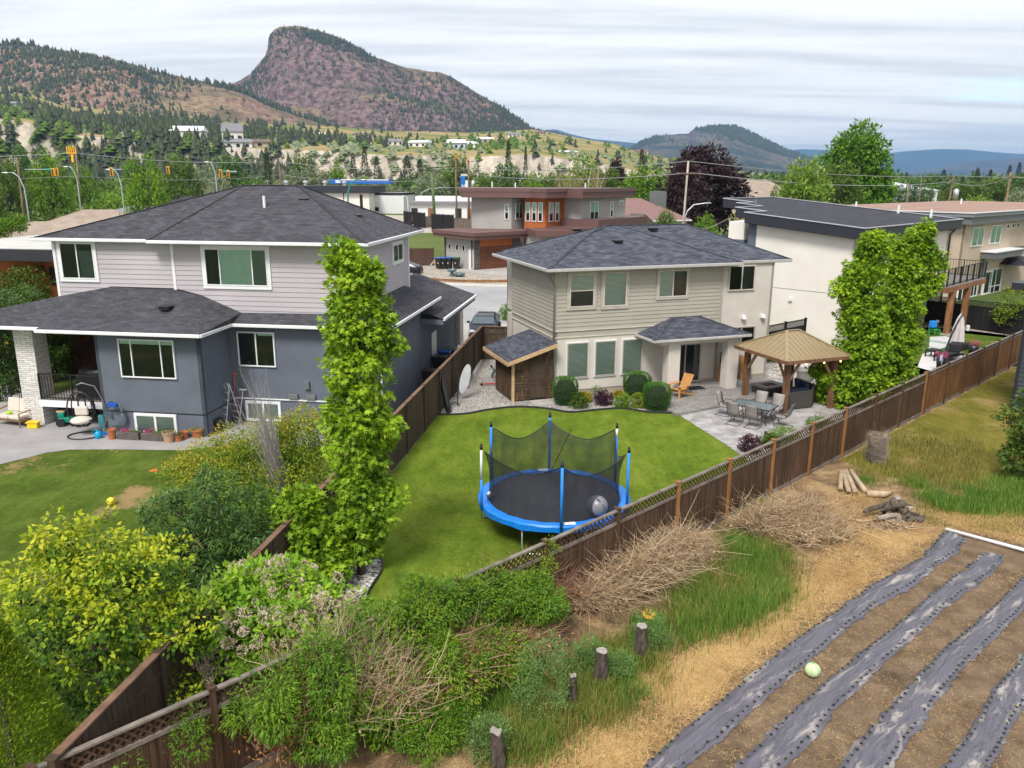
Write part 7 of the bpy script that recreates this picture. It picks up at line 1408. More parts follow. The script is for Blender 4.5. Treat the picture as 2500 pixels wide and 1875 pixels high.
for x, y, r_ in ((-.2, -.2, .17), (-.2, .2, .17), (.3, -.2, .15), (.3, .2, .15)): MB(Matrix.Translation((x, y, r_)) @ Matrix.Rotation(math.pi/2, 4, 'X')).lathe([(.001, -.05), (r_, -.05), (r_, .05), (.001, .05)], 14).build('wheel', BLACKM, tt)
def pot(name, loc, r_, h, m, label, plant=None, seed=1, ps=.5, group='terracotta pots along the grey house'):
    r = empty(name, loc, 0, label=label, cat='plant pot', group=group); MB().lathe([(r_*.72, 0), (r_*.95, h*.85), (r_*1.06, h*.86), (r_*1.06, h), (r_*.92, h), (r_*.9, h*.9), (.001, h*.9)], 16).build('pot', m, r, smooth=False)
    if plant: crown('plant', seed, [(0, 0, h+r_*ps*.5, r_, r_, r_*ps)], 16, 12, r_*.35, .05, plant, 'oval', r)
    return r
TC_ = M_plain('terracotta', (.38, .13, .05), .8, var=.15); TCP = M_plain('pale clay', (.42, .27, .18), .8, var=.1)
pot('plant_pot', lz(1140, 1460), .17, .42, TC_, 'tall banded terracotta pot at the left end of the dark planters')
z2_ = lambda x, y, z=0: at(330+x/4.147, 720+y/4.1475, z)
pot('plant_pot', z2_(345, 1490), .24, .42, TCP, 'pale round clay pot right of the dark planters', LF['dec'], 2); pot('plant_pot', z2_(440, 1480), .17, .25, TC_, 'small terracotta pot next to the pale clay pot', LF['dec'], 3); pot('plant_pot', z2_(500, 1455), .17, .3, TC_, 'terracotta pot between the small one and the grey square planter'); pot('plant_pot', z2_(635, 1440), .24, .32, TC_, 'wide terracotta pot before the black tub', LF['gold'], 4, .3)
pot('plant_pot', lz(285, 1110, .55)-Vector((0, 0, .0)), .2, .3, TC_, 'terracotta pot with pink flowers on the stair behind the sofa', LF['pink'], 5, .6)
PLN = M_wood('grey planter boards', (.07, .06, .055), (.16, .145, .135), (2, 2, 6))
for i, (x, y, f1, lb) in enumerate(((1295, 1470, 'pink', 'dark wooden planter box with pink and yellow flowers below the left basement window'), (170+1370, 1482, 'pink', 'dark wooden planter box with pink flowers, right-hand one of the long pair'))):
    p = lz(x, y) if i == 0 else z2_(170, 1482); r = empty('planter_box', p, ly, label=lb, cat='planter'); MB().box(-.46, 0, 0, .46, .36, .3).build('box', PLN, r, bevel=.008); crown('flowers', 130+i, [(-.2, .18, .34, .2, .14, .07)], 14, 12, .07, .035, LF[f1], 'oval', r); crown('leaves', 140+i, [(.2, .18, .33, .22, .14, .06)], 14, 12, .07, .04, LF['lime'], 'oval', r)
p = lz(1200, 1370); MB().box(-.35, 0, 0, .35, .4, .42).build('storage_box', M_plain('dark brown box', (.05, .035, .04), .7), loc=p, label='dark brown box against the grey house wall under the hose', cat='box').rotation_euler = (0, 0, ly)
q_ = MB().box(-.2, -.08, 0, .2, .12, .05).build('clogs', M_plain('salmon rubber', (.50, .20, .15), .6), loc=lz(1190, 1290, .43)+Vector((0, .1, 0)), label='pair of salmon garden clogs on the dark brown box', cat='shoes', bevel=.02)
p = z2_(530, 1400); r = empty('square_planter', p, ly, label='grey square wooden planter right of the left basement window', cat='planter'); MB().box(-.3, 0, 0, .3, .5, .42).build('box', PLN, r); crown('plant', 150, [(0, .25, .44, .2, .2, .08)], 10, 10, .08, .05, LF['lime'], 'oval', r)
p = z2_(765, 1400); MB().box(-.35, 0, 0, .35, .5, .55).build('black_tub', BLACKM, loc=p, label='black square tub at the corner of the grey house', cat='tub', bevel=.03).rotation_euler = (0, 0, ly)
CY = M_plain('cyan plastic', (.0, .28, .52), .35)
p = lz(1000, 1450); wc = empty('watering_can', p, ly, label='bright blue watering can on the patio beside the egg chair', cat='watering can'); MB().lathe([(.13, 0), (.15, .12), (.11, .26), (.05, .3)], 14).build('body', CY, wc, smooth=True); MB().tube([(.1, 0, .1), (.26, 0, .32), (.3, 0, .4)], [.03, .02, .035], 8).build('spout', CY, wc, smooth=True); MB().tube([(-.12, 0, .1), (-.25, 0, .25), (-.1, 0, .36), (.03, 0, .3)], .018, 6).build('handle', CY, wc, smooth=True)
MB().box(-.14, -.12, 0, .12, .12, .55).build('teal_bin', M_plain('teal plastic', (.10, .42, .45), .5), loc=lz(1050, 1340), label='tall teal bin between the egg chair and the house wall', cat='bin', bevel=.05)
MB().box(-.15, -.1, 0, .15, .1, .08).build('blue_scoop', M_plain('blue plastic', (.01, .08, .4), .4), loc=lz(1068, 1415), label='small blue scoop lying right of the watering can', cat='toy', bevel=.03)
hs_ = empty('hose_reel', L.P+L.U*-3.75+L.V*-.2+Vector((0, 0, 1.05)), ly, label='coiled grey garden hose with blue reel hung on the grey house wall', cat='hose'); 
for i in range(6): MB().tube([((.28+.025*i)*math.cos(a), -.03*i*.6, (.36+.03*i)*math.sin(a)-.15) for a in [k*math.pi/12 for k in range(25)]], .016, 5).build('hose_loop', M_plain('grey hose', (.10, .14, .16), .6), hs_, smooth=True)
MB().box(-.2, -.14, .1, .2, 0, .3).build('reel', M_plain('blue plastic', (0, 0, 0)), hs_, bevel=.03)
tp_ = empty('tarp_heap', lz(600, 1270), ly, label='blue tarpaulin and crates stored under the porch deck', cat='tarp'); b = MB(); b.box(-.2, .3, 0, .9, 1.3, .55); b.build('dark_crates', M_plain('purple crate', (.06, .02, .05), .7), tp_, bevel=.05); MB().sphere((.4, .5, .62), .42, 12, 8, (1.3, 1, .45)).build('tarp', M_plain('blue tarp', (.01, .10, .42), .5, bs=.5, bscale=8), tp_); MB().sphere((-.1, .3, .2), .25, 10, 6, (1, 1, .9)).build('blue_bag', M_plain('navy bag', (.02, .04, .16), .7), tp_)
gc = empty('covered_grill', L.P+L.U*-5.3+L.V*1.1+Vector((0, 0, 1.12)), ly, label='barbecue under a black cover on the porch deck', cat='grill'); MB().prism([(-.75, -.3), (.75, -.3), (.75, .35), (-.75, .35)], 0, 1.0).build('cover', BLACKM, gc, bevel=.06); MB().tube([(-.62, 0, 1.0), (.62, 0, 1.0)], .27, 14).build('hood', BLACKM, gc, smooth=True)
# ladder and tools in the corner
ld = empty('stepladder', z2_(960, 1330), ly-.5, label='open aluminium stepladder in the corner of the grey house', cat='ladder')
for y0, y1, nm in ((-.38, -.02, 'front_frame'), (.42, .05, 'rear_frame')):
    b = MB().tube([(-.26, y0, 0), (-.2, y1, 1.65), (-.12, y1, 1.8), (0, y1, 1.86), (.12, y1, 1.8), (.2, y1, 1.65), (.26, y0, 0)], .022, 6); b.build(nm, ALU, ld, smooth=True)
    for i in range(5): f = (i+1)/6; MB().box(-.24, y0+(y1-y0)*f-.04, 1.75*f-.01, .24, y0+(y1-y0)*f+.04, 1.75*f+.02).build('step', ALU, ld)
for (x, y, dx, h, m, lb, hd_) in ((1000, 1290, .1, 2.05, M_plain('orange handle', (.6, .12, .03), .5), 'long tool with an orange and white handle behind the stepladder', .18), (770, 1290, -.25, 1.5, BLACKM, 'black shovel handle leaning in the black tub', .05), (1050, 1300, .2, 1.4, WHITE, 'white-handled rake right of the stepladder', .3), (1480, 1260, .12, 1.5, M_plain('orange handle', (0, 0, 0)), 'orange-handled tool leaning right of the basement window', .22), (1530, 1270, .38, 1.75, TK, 'wooden-handled rake leaning against the grey wall below the meter box', .2), (1590, 1260, .02, 1.3, GREYM, 'grey-handled broom beside the wooden rake', .3)):
    p = z2_(x, y); r = empty('garden_tool', p, ly, label=lb, cat='garden tool'); MB().tube([(0, 0, 0), (dx, .22, h)], .018, 6).build('handle', m, r); MB().box(dx-hd_/2, .18, h-.02, dx+hd_/2, .24, h+.04).build('head', m, r)
MB().box(-.18, -.12, 0, .18, .12, .3).build('red_can', RD, loc=z2_(920, 1300), label='small red container at the foot of the stepladder', cat='container', bevel=.04)
# lawn toys
p = vt(241, 1091); fb = empty('football', p, .4, label='yellow football with dark patches lying on the left lawn', cat='ball'); MB().sphere((0, 0, .13), .13, 24, 16).build('ball', M_plain('yellow leather', (.72, .62, .03), .5), fb, smooth=True)
b = MB()
for th, ph in ((.3, .4), (1.2, 2.0), (1.25, 4.1), (1.1, 5.6), (1.6, 3.1), (1.5, 5.0)):
    cc = Vector((math.sin(th)*math.cos(ph), math.sin(th)*math.sin(ph), math.cos(th))); b.M = Matrix.Translation((0, 0, .13)) @ cc.to_track_quat('Z', 'Y').to_matrix().to_4x4(); b.add([(.035*math.cos(k*1.2566), .035*math.sin(k*1.2566), .1285) for k in range(5)], [(0, 1, 2, 3, 4)])
b.build('patches', M_plain('dark patch', (.05, .06, .05), .6), fb)
p = vt(322, 1018); rk_ = empty('toy_rocket', p, .1, label='small orange and black toy dropped on the left lawn', cat='toy', rot=(0, math.radians(85), .2)); MB().lathe([(.001, 0), (.03, .05), (.06, .2), (.05, .28), (.001, .34)], 10, (0, 0, 0)).build('head', M_plain('toy orange', (.8, .15, .02), .5), rk_); MB().tube([(0, 0, 0), (0, 0, -.35)], .015, 6).build('tail', BLACKM, rk_)
# rose bush, hedge ball, far left fence greenery
p = vt(20, 850); tree('rose_bush', 'tall rose bush with yellow and apricot blooms at the left picture edge', (p.x-1.0, p.y+3, 0), [(0, 0, 1.2, 1.6, 1.2, 1.1), (.4, 0, 2.2, 1.2, 1.0, .9), (-.6, 0, 2.2, 1.2, 1.0, .9)], 360, 20, .3, .10, LF['dark'], 160, 2.2, .05, cat='shrub'); crown('blooms', 161, [(0, -.3, 1.4, 1.7, 1.1, 1.3), (.3, -.2, 2.3, 1.3, 1.0, 1.0)], 42, 12, .09, .09, LF['yflo'], 'oval', bpy.data.objects['rose_bush'], inner=0, shell=(1, 1.08))['kind'] = 'stuff'
p = vt(50, 810); gbx = empty('round_hedge', (p.x+.2, p.y+2.0, 0), 0, label='round clipped olive-green hedge behind the left stair railing', cat='shrub'); crown('foliage', 162, [(0, 0, 1.0, 1.0, 1.0, 1.0)], 280, 20, .2, .07, LF['thuja'], 'oval', gbx, inner=.1, shell=(.88, 1.0))
for i, (x, y, zc, s_, mt, lb) in enumerate(((30, 650, 3.5, .85, 'dec', 'dark leafy tree left of the grey house, over the cedar wall'), (-10, 730, 3.3, 1.1, 'dark', 'dense dark tree at the left picture edge beside the porch roof'), (75, 720, 2.5, .75, 'dec', 'leafy tree right behind the porch roof at the left'), (20, 530, 5.6, .45, 'brt', 'small fresh green treetop in front of the cedar house corner'))):
    p = mid(x, y, zc); tree('garden_tree', lb, (p.x, p.y+.5, 0), [(0, 0, zc*.4, 1.5*s_, 1.3*s_, zc*.4), (0, 0, zc*.9, 1.9*s_, 1.5*s_, 1.6*s_), (.8*s_, 0, zc*1.25, 1.2*s_, 1.1*s_, 1.1*s_), (-1.2*s_, 0, zc*1.2, 1.2*s_, 1.1*s_, 1.1*s_)], 480, 20, .34, .13, LF[mt], 170+i, zc, .08, droop=.3)
# ---------------- cars ----------------
def car(loc, rz, paint, label, suv=False):
    r = empty('parked_car', loc, rz, label=label, cat='car'); k = .12 if suv else 0
    prof = [(-2.2, .35), (-2.25, .62), (-2.1, .84), (-1.35, .98), (-.75, 1.36+k), (-.2, 1.46+k), (.9, 1.45+k), (1.65, 1.12+k), (2.1, 1.0+k), (2.2, .6), (2.15, .3)]
    def wd(y, z): return (.86 if z < 1.0+k*.5 else .86-.30*(z-1.0)/.45)-(.12 if abs(y) > 2.0 else 0)
    V = [(s_*wd(y, z), y, z) for s_ in (-1, 1) for y, z in prof]; n = len(prof); b = MB(); b.add(V, [tuple(range(n)), tuple(range(n, 2*n))[::-1]]+[(i, n+i, n+(i+1) % n, (i+1) % n) for i in range(n)]); b.build('body', paint, r, bevel=.06, smooth=True)
    gm = M_glass('car glass') if 'car glass' not in MATS else MATS['car glass']; gd_ = M_plain('car window', (.06, .09, .11), .08, spec=1.0)
    MB().add([(-.72, -1.30, 1.02), (.72, -1.30, 1.02), (.60, -.80, 1.37+k), (-.60, -.80, 1.37+k)], [(0, 1, 2, 3)]).build('windscreen', gd_, r).location = (0, -.02, .02)
    for s_ in (-1, 1): MB().add([(s_*.845, -1.0, 1.03), (s_*.845, 1.3, 1.08), (s_*.66, .95, 1.38+k), (s_*.66, -.55, 1.38+k)], [(0, 1, 2, 3)]).build('side_window', gd_, r).location = (s_*.02, 0, 0)
    for s_ in (-1, 1):
        for y in (-1.4, 1.4):
            w_ = MB(Matrix.Translation((s_*.78, y, .33)) @ Matrix.Rotation(math.pi/2, 4, 'Y')).lathe([(.001, -.11), (.33, -.11), (.33, .11), (.001, .11)], 20).build('wheel', BLACKM, r); MB(Matrix.Translation((s_*.895, y, .33)) @ Matrix.Rotation(math.pi/2, 4, 'Y')).lathe([(.001, -.005), (.2, -.005), (.2, .005), (.001, .005)], 14).build('rim', ALU, w_)
        MB().sphere((s_*.62, -2.17, .68), .13, 10, 6, (1.5, .6, .9)).build('headlight', M_plain('lamp glass', (.6, .62, .65), .15), r, smooth=True); MB().box(s_*.88, -1.02, 1.0, s_*1.08, -.9, 1.14).build('mirror', paint, r, bevel=.03)
    MB().box(-.55, -2.29, .42, .55, -2.2, .62).build('grille', BLACKM, r); return r
p = z4(1565, 1160, .8); car((p.x+.15, p.y+1.4, 0), math.radians(-4), M_plain('dark blue paint', (.025, .028, .045), .2, .4), 'dark blue-grey car parked nose towards the dark gate fence in the alley')
p = z4(828, 660); car((p.x-1.0, p.y+1.2, 0), math.radians(-100), M_plain('black paint', (.012, .013, .016), .2, .4), 'black car mostly hidden behind the corner of the grey house', True)
# fountain bowls on the gravel island
p = bz(1590, 1340); fo = empty('bowl_fountain', p, 0, sc=.48, label='blue-green stacked bowl fountain on the tan gravel across the street', cat='fountain'); BG = M_plain('glazed blue green', (.09, .15, .17), .4, var=.2)
MB().lathe([(.5, 0), (.55, .3), (.35, .5), (.3, .8), (.95, 1.05), (1.05, 1.5), (.95, 1.5), (.85, 1.2), (.001, 1.15)], 20).build('upper_bowl', BG, fo, smooth=True); MB().lathe([(.6, 0), (1.15, .35), (1.25, .75), (1.12, .75), (1.0, .5), (.001, .45)], 20, (1.7, -.6, 0)).build('lower_bowl', BG, fo, smooth=True); MB().tube([(.2, 0, 1.2), (.2, 0, 1.95)], .06, 6).build('spout', WHITE, fo)
p = bz(1425, 1265); MB().tube([(0, 0, .1), (.5, .2, .7), (.9, .1, .2), (1.4, .3, .9), (1.7, 0, .1)], .07, 6).build('garden_tubing', M_plain('pale tubing', (.5, .47, .42), .7), loc=p, label='pale tangled tubing beside the maroon fence and the bins', cat='tubing')
# ---------------- right neighbour's garden ----------------
p = nb(705, 1275, ); pa_ = empty('closed_parasol', p, 0, label='closed white cantilever parasol with a dark curved pole', cat='parasol'); MB().tube([(0, 0, 0), (.02, 0, .6), (.25, .05, 1.4), (.55, .1, 2.1), (.75, .1, 2.5)], .05, 8).build('pole', M_plain('purple black metal', (.03, .025, .05), .4), pa_, smooth=True)
b = MB(); V = []; n = 20; zs = [(.16, .25), (.30, .3), (.34, .9), (.26, 1.6), (.17, 2.1), (.10, 2.35), (.02, 2.5)]
for r_, z in zs:
    for k in range(n): a = 2*math.pi*k/n; rr = r_*(1+.18*(-1)**k); V.append((.6+rr*math.cos(a)+.1*(z/2.5), .2+rr*math.sin(a), z))
b.add(V, [(i*n+k, i*n+(k+1) % n, (i+1)*n+(k+1) % n, (i+1)*n+k) for i in range(len(zs)-1) for k in range(n)]).build('canopy', M_plain('off white canvas', (.56, .52, .52), .9), pa_)
p = nb(730, 1370); BC = M_plain('black cushion', (.018, .018, .022), .85, var=.2); lg = empty('outdoor_lounger', p, math.radians(35), label='black cushioned outdoor sofa by the board fence on the right patio', cat='sofa')
MB().box(0, 0, .28, 1.9, .8, .36).build('frame', BLACKM, lg); MB().box(.03, .03, .36, 1.2, .77, .5).build('seat_cushion', BC, lg, bevel=.04)
for i in range(3): MB(Matrix.Translation((1.15+.32*i, .25+.1*i, .7)) @ Matrix.Rotation(.5, 4, 'Z')).box(-.1, -.33, -.22, .1, .33, .26).build('back_cushion', BC, lg, bevel=.07)
for x, y in ((.05, .05), (.05, .75), (1.8, .05), (1.8, .75)): MB().box(x-.03, y-.03, 0, x+.03, y+.03, .28).build('leg', BLACKM, lg)
p = nb(915, 1215)+Vector((.3, .3, 0)); lg = empty('outdoor_armchair', p, math.radians(35), label='black cushioned armchair behind the outdoor sofa on the right patio', cat='chair'); MB().box(0, 0, .2, .9, .8, .42).build('seat_cushion', BC, lg, bevel=.05); MB().box(.0, .72, .42, .9, .9, .95).build('back_cushion', BC, lg, bevel=.05); MB().box(.02, .02, 0, .88, .78, .2).build('frame', BLACKM, lg)
p = nb(560, 1300); fs = empty('footstool', p, math.radians(35), label='low black footstool left of the closed parasol', cat='stool'); MB().box(0, 0, .34, .7, .6, .45).build('top', BC, fs, bevel=.03)
for x, y in ((.04, .04), (.66, .04), (.66, .56), (.04, .56)): MB().box(x-.03, y-.03, 0, x+.03, y+.03, .34).build('leg', BLACKM, fs)
def tallpot(x, y, r_, h, label, fl): p = nb(x, y); r = empty('planter', p, 0, label=label, cat='planter'); MB().lathe([(r_*.7, 0), (r_, h), (r_*.88, h), (.001, h*.93)], 18).build('pot', BLACKM, r, smooth=True); fl and (crown('flowers', 180+int(x), [(0, 0, h+.14, r_*1.15, r_*1.15, .2)], 26, 12, .09, .05, LF['pink'], 'oval', r), crown('leaves', 190+int(x), [(0, 0, h+.05, r_, r_, .12)], 12, 12, .08, .05, LF['dec'], 'oval', r)); return r
tallpot(635, 1475, .27, .78, 'tall black planter with pink flowers and a small flag', True); tallpot(720, 1470, .18, .38, 'low empty black pot right of the tall flower planter', False); tallpot(1075, 1235, .3, .5, 'planter of crimson flowers behind the black armchair', True)
p = nb(655, 1330, .95); MB().box(-.1, 0, 0, .02, .01, .3).box(.02, -.01, -.2, .035, .02, .35).build('small_flag', M_plain('pale blue flag', (.5, .55, .8), .7), loc=p, label='small pale flag stuck in the tall flower planter', cat='flag')
b = MB().tube([nb(600, 1120)+Vector((1.0*math.cos(a)*(1-.02*i), 1.6*math.sin(a)*(1-.02*i), .02)) for i, a in enumerate([k*.4 for k in range(22)])], .018, 5).build('garden_hose', M_plain('green hose', (.02, .22, .13), .5), label='green hose coiled on the pale patio slab at right', cat='hose')
p = nb(560, 1000); kc = empty('green_chair', p, .4, label='small green chair with a blue towel below the cedar deck', cat='chair'); GC = M_plain('green plastic', (.02, .28, .06), .5)
MB().box(0, 0, .38, .5, .5, .42).build('seat', GC, kc); MB().box(0, .46, .42, .5, .5, .85).build('backrest', GC, kc); MB().box(-.03, .2, .5, .4, .53, .95).build('blue_towel', M_plain('blue towel', (.01, .22, .7), .8), kc, bevel=.05)
for x, y in ((.03, .03), (.47, .03), (.03, .47), (.47, .47)): MB().box(x-.03, y-.03, 0, x+.03, y+.03, .38).build('leg', GC, kc)
p = nb(550, 900); MB().sphere((0, 0, .2), .2, 10, 6).sphere((.25, .1, .5), .12, 10, 6).build('white_toy', WHITE, loc=p, label='white toy on the gravel behind the green chair', cat='toy')
p = nb(1520, 960); tree('young_tree', 'thin young olive-green tree before the black fence at right', (p.x, p.y, 0), [(0, 0, 2.2, .8, .8, .9), (.4, 0, 1.6, .7, .6, .5), (-.3, 0, 1.2, .7, .6, .4)], 110, 14, .25, .12, LF['spir'], 195, 2.6, .03)
p = nb(1680, 960); tree('young_tree', 'low green bush at the right end of the black fence', (p.x, p.y, 0), [(0, 0, 1.0, .7, .7, .9)], 90, 14, .25, .12, LF['dec'], 196, 1.2, .03, cat='shrub')
p = nb(1005, 930); MB().box(-.12, -.1, 0, .1, .1, .4).build('garden_ornament', WHITE, loc=p, label='small white ornament at the lawn edge by the deck post', cat='ornament', bevel=.04)
gz2 = empty('black_gazebo', at(2500, 640, 2.6)+Vector((-.2, 0, -2.6)), math.radians(41), label='black-roofed gazebo cut off by the right picture edge, before the flat-roofed house', cat='gazebo'); MB().add([(-2.6, -1.5, 2.5), (2.4, -1.5, 2.5), (2.4, 3, 2.5), (-2.6, 3, 2.5), (-.1, .7, 3.3)], [(0, 1, 4), (1, 2, 4), (2, 3, 4), (3, 0, 4)]).build('roof', NAVY, gz2)
for x, y in ((-2.3, -1.2), (2.1, -1.2), (-2.3, 2.7)): MB().box(x-.08, y-.08, 0, x+.08, y+.08, 2.5).build('post', BLACKM, gz2)
# ---------------- hills and mountains ----------------
def M_hill(name, rock, rock2, grass, green, cliff=None, sc=.004, gth=.5):
    m, t, b = newmat(name); v = coord(t); g = N(t, 'ShaderNodeNewGeometry'); s = N(t, 'ShaderNodeSeparateXYZ'); Lk(t, g.outputs['Normal'], s.inputs[0])
    n1_, n2_ = noise(t, v, sc, 9, .62), noise(t, v, sc*9, 6, .7)
    c = mixc(t, ramp(t, n2_, [(.40, 0), (.60, 1)]), rock, rock2); gr = mixc(t, ramp(t, n1_, [(.45, 0), (.55, 1)]), grass, green)
    f = ramp(t, mth(t, 'ADD', s.outputs[2], mth(t, 'MULTIPLY', mth(t, 'SUBTRACT', n2_, .5), .35)), [(gth, 0), (gth+.1, 1)]); c = mixc(t, f, c, gr)
    if cliff:
        rib = noise(t, coord(t, 'Object', (.12, .12, .012)), 1.0, 6, .7); cc = mixc(t, ramp(t, rib, [(.38, 0), (.6, 1)]), tuple(x*.55 for x in cliff), cliff); c = mixc(t, ramp(t, s.outputs[2], [(.70, 1), (.84, 0)]), c, cc)
    c = mixc(t, .5, c, ramp(t, n2_, [(.3, .55), (.7, 1.25)]), 'MULTIPLY'); Lk(t, c, b.inputs['Base Color']); b.inputs['Roughness'].default_value = 1; b.inputs['Specular IOR Level'].default_value = .05
    bump(t, b, n2_, 1.0, 4/ sc*.006); return m
def hill(name, sil, D0, D1, mat, ny=46, nx=300, amp=.12, prof=None, seed=1, rough=.02, back=.5, z0=-3, kind='structure', cliffy=False):
    """sil: skyline sighted as (x, y); rises from D0 (foot) to D1 (crest)"""
    xs = np.array([p[0] for p in sil], float); ys = np.array([p[1] for p in sil], float); X = np.linspace(xs[0], xs[-1], nx); Y = np.interp(X, xs, ys)
    crest = [far(x, y, D1) for x, y in zip(X, Y)]; Zc = np.array([c_.z for c_ in crest]); Xc = np.array([c_.x for c_ in crest])/D1
    Zc = Zc+(fbm(X*1.0, X*0, 26, 4, seed)-.5)*rough*(Zc.max())
    V = np.zeros((ny+8, nx, 3)); T = np.linspace(0, 1, ny) if not cliffy else np.concatenate([np.linspace(0, .05, 12), np.linspace(.0515, .0605, 10), np.linspace(.07, 1, ny-22)])
    for i, t in enumerate(list(T)+[1+back*(k+1)/8 for k in range(8)]):
        D = D0+(D1-D0)*t; px_ = Xc*D; h_ = (prof(t) if prof else t**.9) if t <= 1 else 1-((t-1)/back)**1.5*1.0
        nz_ = (fbm(px_*1.0, np.full(nx, D), (D1-D0)*.35, 6, seed)-.5)*amp*Zc*4*max(0, min(1, t*2.5))*max(0, min(1, (1.02-t)*5)) if t <= 1 else 0
        z = z0+(Zc-z0)*max(0, h_)+nz_; V[i, :, 0], V[i, :, 1], V[i, :, 2] = px_, D, np.maximum(z, z0-1)
    nr = ny+8; i, j = np.meshgrid(np.arange(nr-1), np.arange(nx-1), indexing='ij'); a = (i*nx+j).ravel(); Fq = np.stack([a, a+1, a+nx+1, a+nx], 1)
    o = mesh_np(name, V.reshape(-1, 3), Fq, mat, kind=kind, smooth=True); return V
ROCKM = M_hill('rock hill', (.075, .054, .05), (.215, .145, .132), (.22, .165, .09), (.075, .08, .04), None, .006, .84)
LEFTM = M_hill('left hill', (.15, .09, .07), (.33, .215, .16), (.29, .22, .12), (.10, .10, .05), None, .008, .9)
BENCH = M_hill('bench land', (.28, .21, .14), (.38, .29, .19), (.36, .27, .13), (.17, .20, .06), (.62, .54, .45), .012, .80)
FARM = M_hill('far hill', (.08, .075, .10), (.14, .10, .11), (.13, .11, .085), (.035, .055, .05), None, .002, .86)
BLUEM = M_hill('distant mountain', (.02, .045, .06), (.03, .06, .08), (.035, .065, .065), (.015, .04, .05), None, .0008, .9)  # bluish tones put part of the distance haze into the mountain colour
S_left = [(-260, 60), (-120, 80), (0, 96), (60, 98), (100, 104), (150, 112), (210, 120), (270, 132), (330, 152), (400, 168), (440, 176), (480, 184), (520, 198), (580, 225), (640, 250), (720, 275), (800, 300)]
S_head = [(380, 260), (430, 215), (470, 192), (500, 181), (520, 172), (540, 160), (556, 140), (572, 122), (578, 105), (574, 96), (582, 76), (592, 64), (606, 57), (640, 55), (668, 61), (700, 70), (730, 82), (765, 97), (800, 118), (840, 134), (880, 146), (920, 153), (950, 156), (975, 166), (1010, 188), (1050, 212), (1080, 230), (1105, 247), (1125, 262), (1140, 272), (1170, 282), (1230, 300), (1290, 330)]
Vh = hill('mountain', S_head, 1700, 2500, ROCKM, 60, 360, .085, lambda t: .35*t+.65*t**2.2 if t < .8 else (.35*.8+.65*.8**2.2)+(1-(.35*.8+.65*.8**2.2))*((t-.8)/.2)**.75, 3, .012)
Vl = hill('hill', S_left, 1150, 1900, LEFTM, 50, 300, .075, lambda t: t**.85, 5, .02)
S_bench = [(-260, 150), (-100, 172), (0, 184), (50, 192), (110, 212), (160, 228), (260, 238), (380, 246), (480, 262), (600, 268), (720, 272), (820, 282), (900, 284), (1000, 286), (1090, 284), (1150, 279), (1200, 288), (1260, 300), (1330, 312), (1400, 335), (1500, 352), (1600, 370), (1700, 379), (1800, 384), (1950, 386)]
def bprof(t):
    a = .20*t/.05 if t < .05 else .20+.58*((t-.05)/.011) if t < .061 else .78+.22*((t-.061)/.939)**1.1
    return a*(560+940*t)/1500
Vb = hill('bench_terrace', S_bench, 560, 1500, BENCH, 90, 420, .03, bprof, 8, .01, .25, cliffy=True)
S_f = [(1180, 400), (1300, 372), (1350, 330), (1385, 306), (1420, 293), (1470, 289), (1488, 288), (1500, 276), (1530, 272), (1560, 270), (1590, 273), (1625, 288), (1660, 306), (1700, 325), (1750, 342), (1800, 358), (1860, 372), (1950, 380)]
Vf = hill('far_hill', S_f, 3600, 5200, FARM, 50, 240, .05, lambda t: t**.8, 12, .02)
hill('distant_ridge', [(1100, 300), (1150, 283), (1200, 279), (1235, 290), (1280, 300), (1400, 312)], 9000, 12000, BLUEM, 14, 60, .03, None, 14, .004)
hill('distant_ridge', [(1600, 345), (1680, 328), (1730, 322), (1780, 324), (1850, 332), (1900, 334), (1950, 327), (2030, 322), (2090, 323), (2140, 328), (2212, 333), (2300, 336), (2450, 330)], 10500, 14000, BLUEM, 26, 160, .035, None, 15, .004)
hill('distant_ridge', [(1880, 378), (1960, 372), (2020, 364), (2080, 352), (2150, 345), (2212, 341), (2300, 345), (2420, 350)], 7000, 8500, M_hill('purple ridge', (.06, .06, .10), (.09, .08, .11), (.09, .085, .09), (.035, .05, .06), None, .001, .9), 24, 120, .05, None, 16, .02)
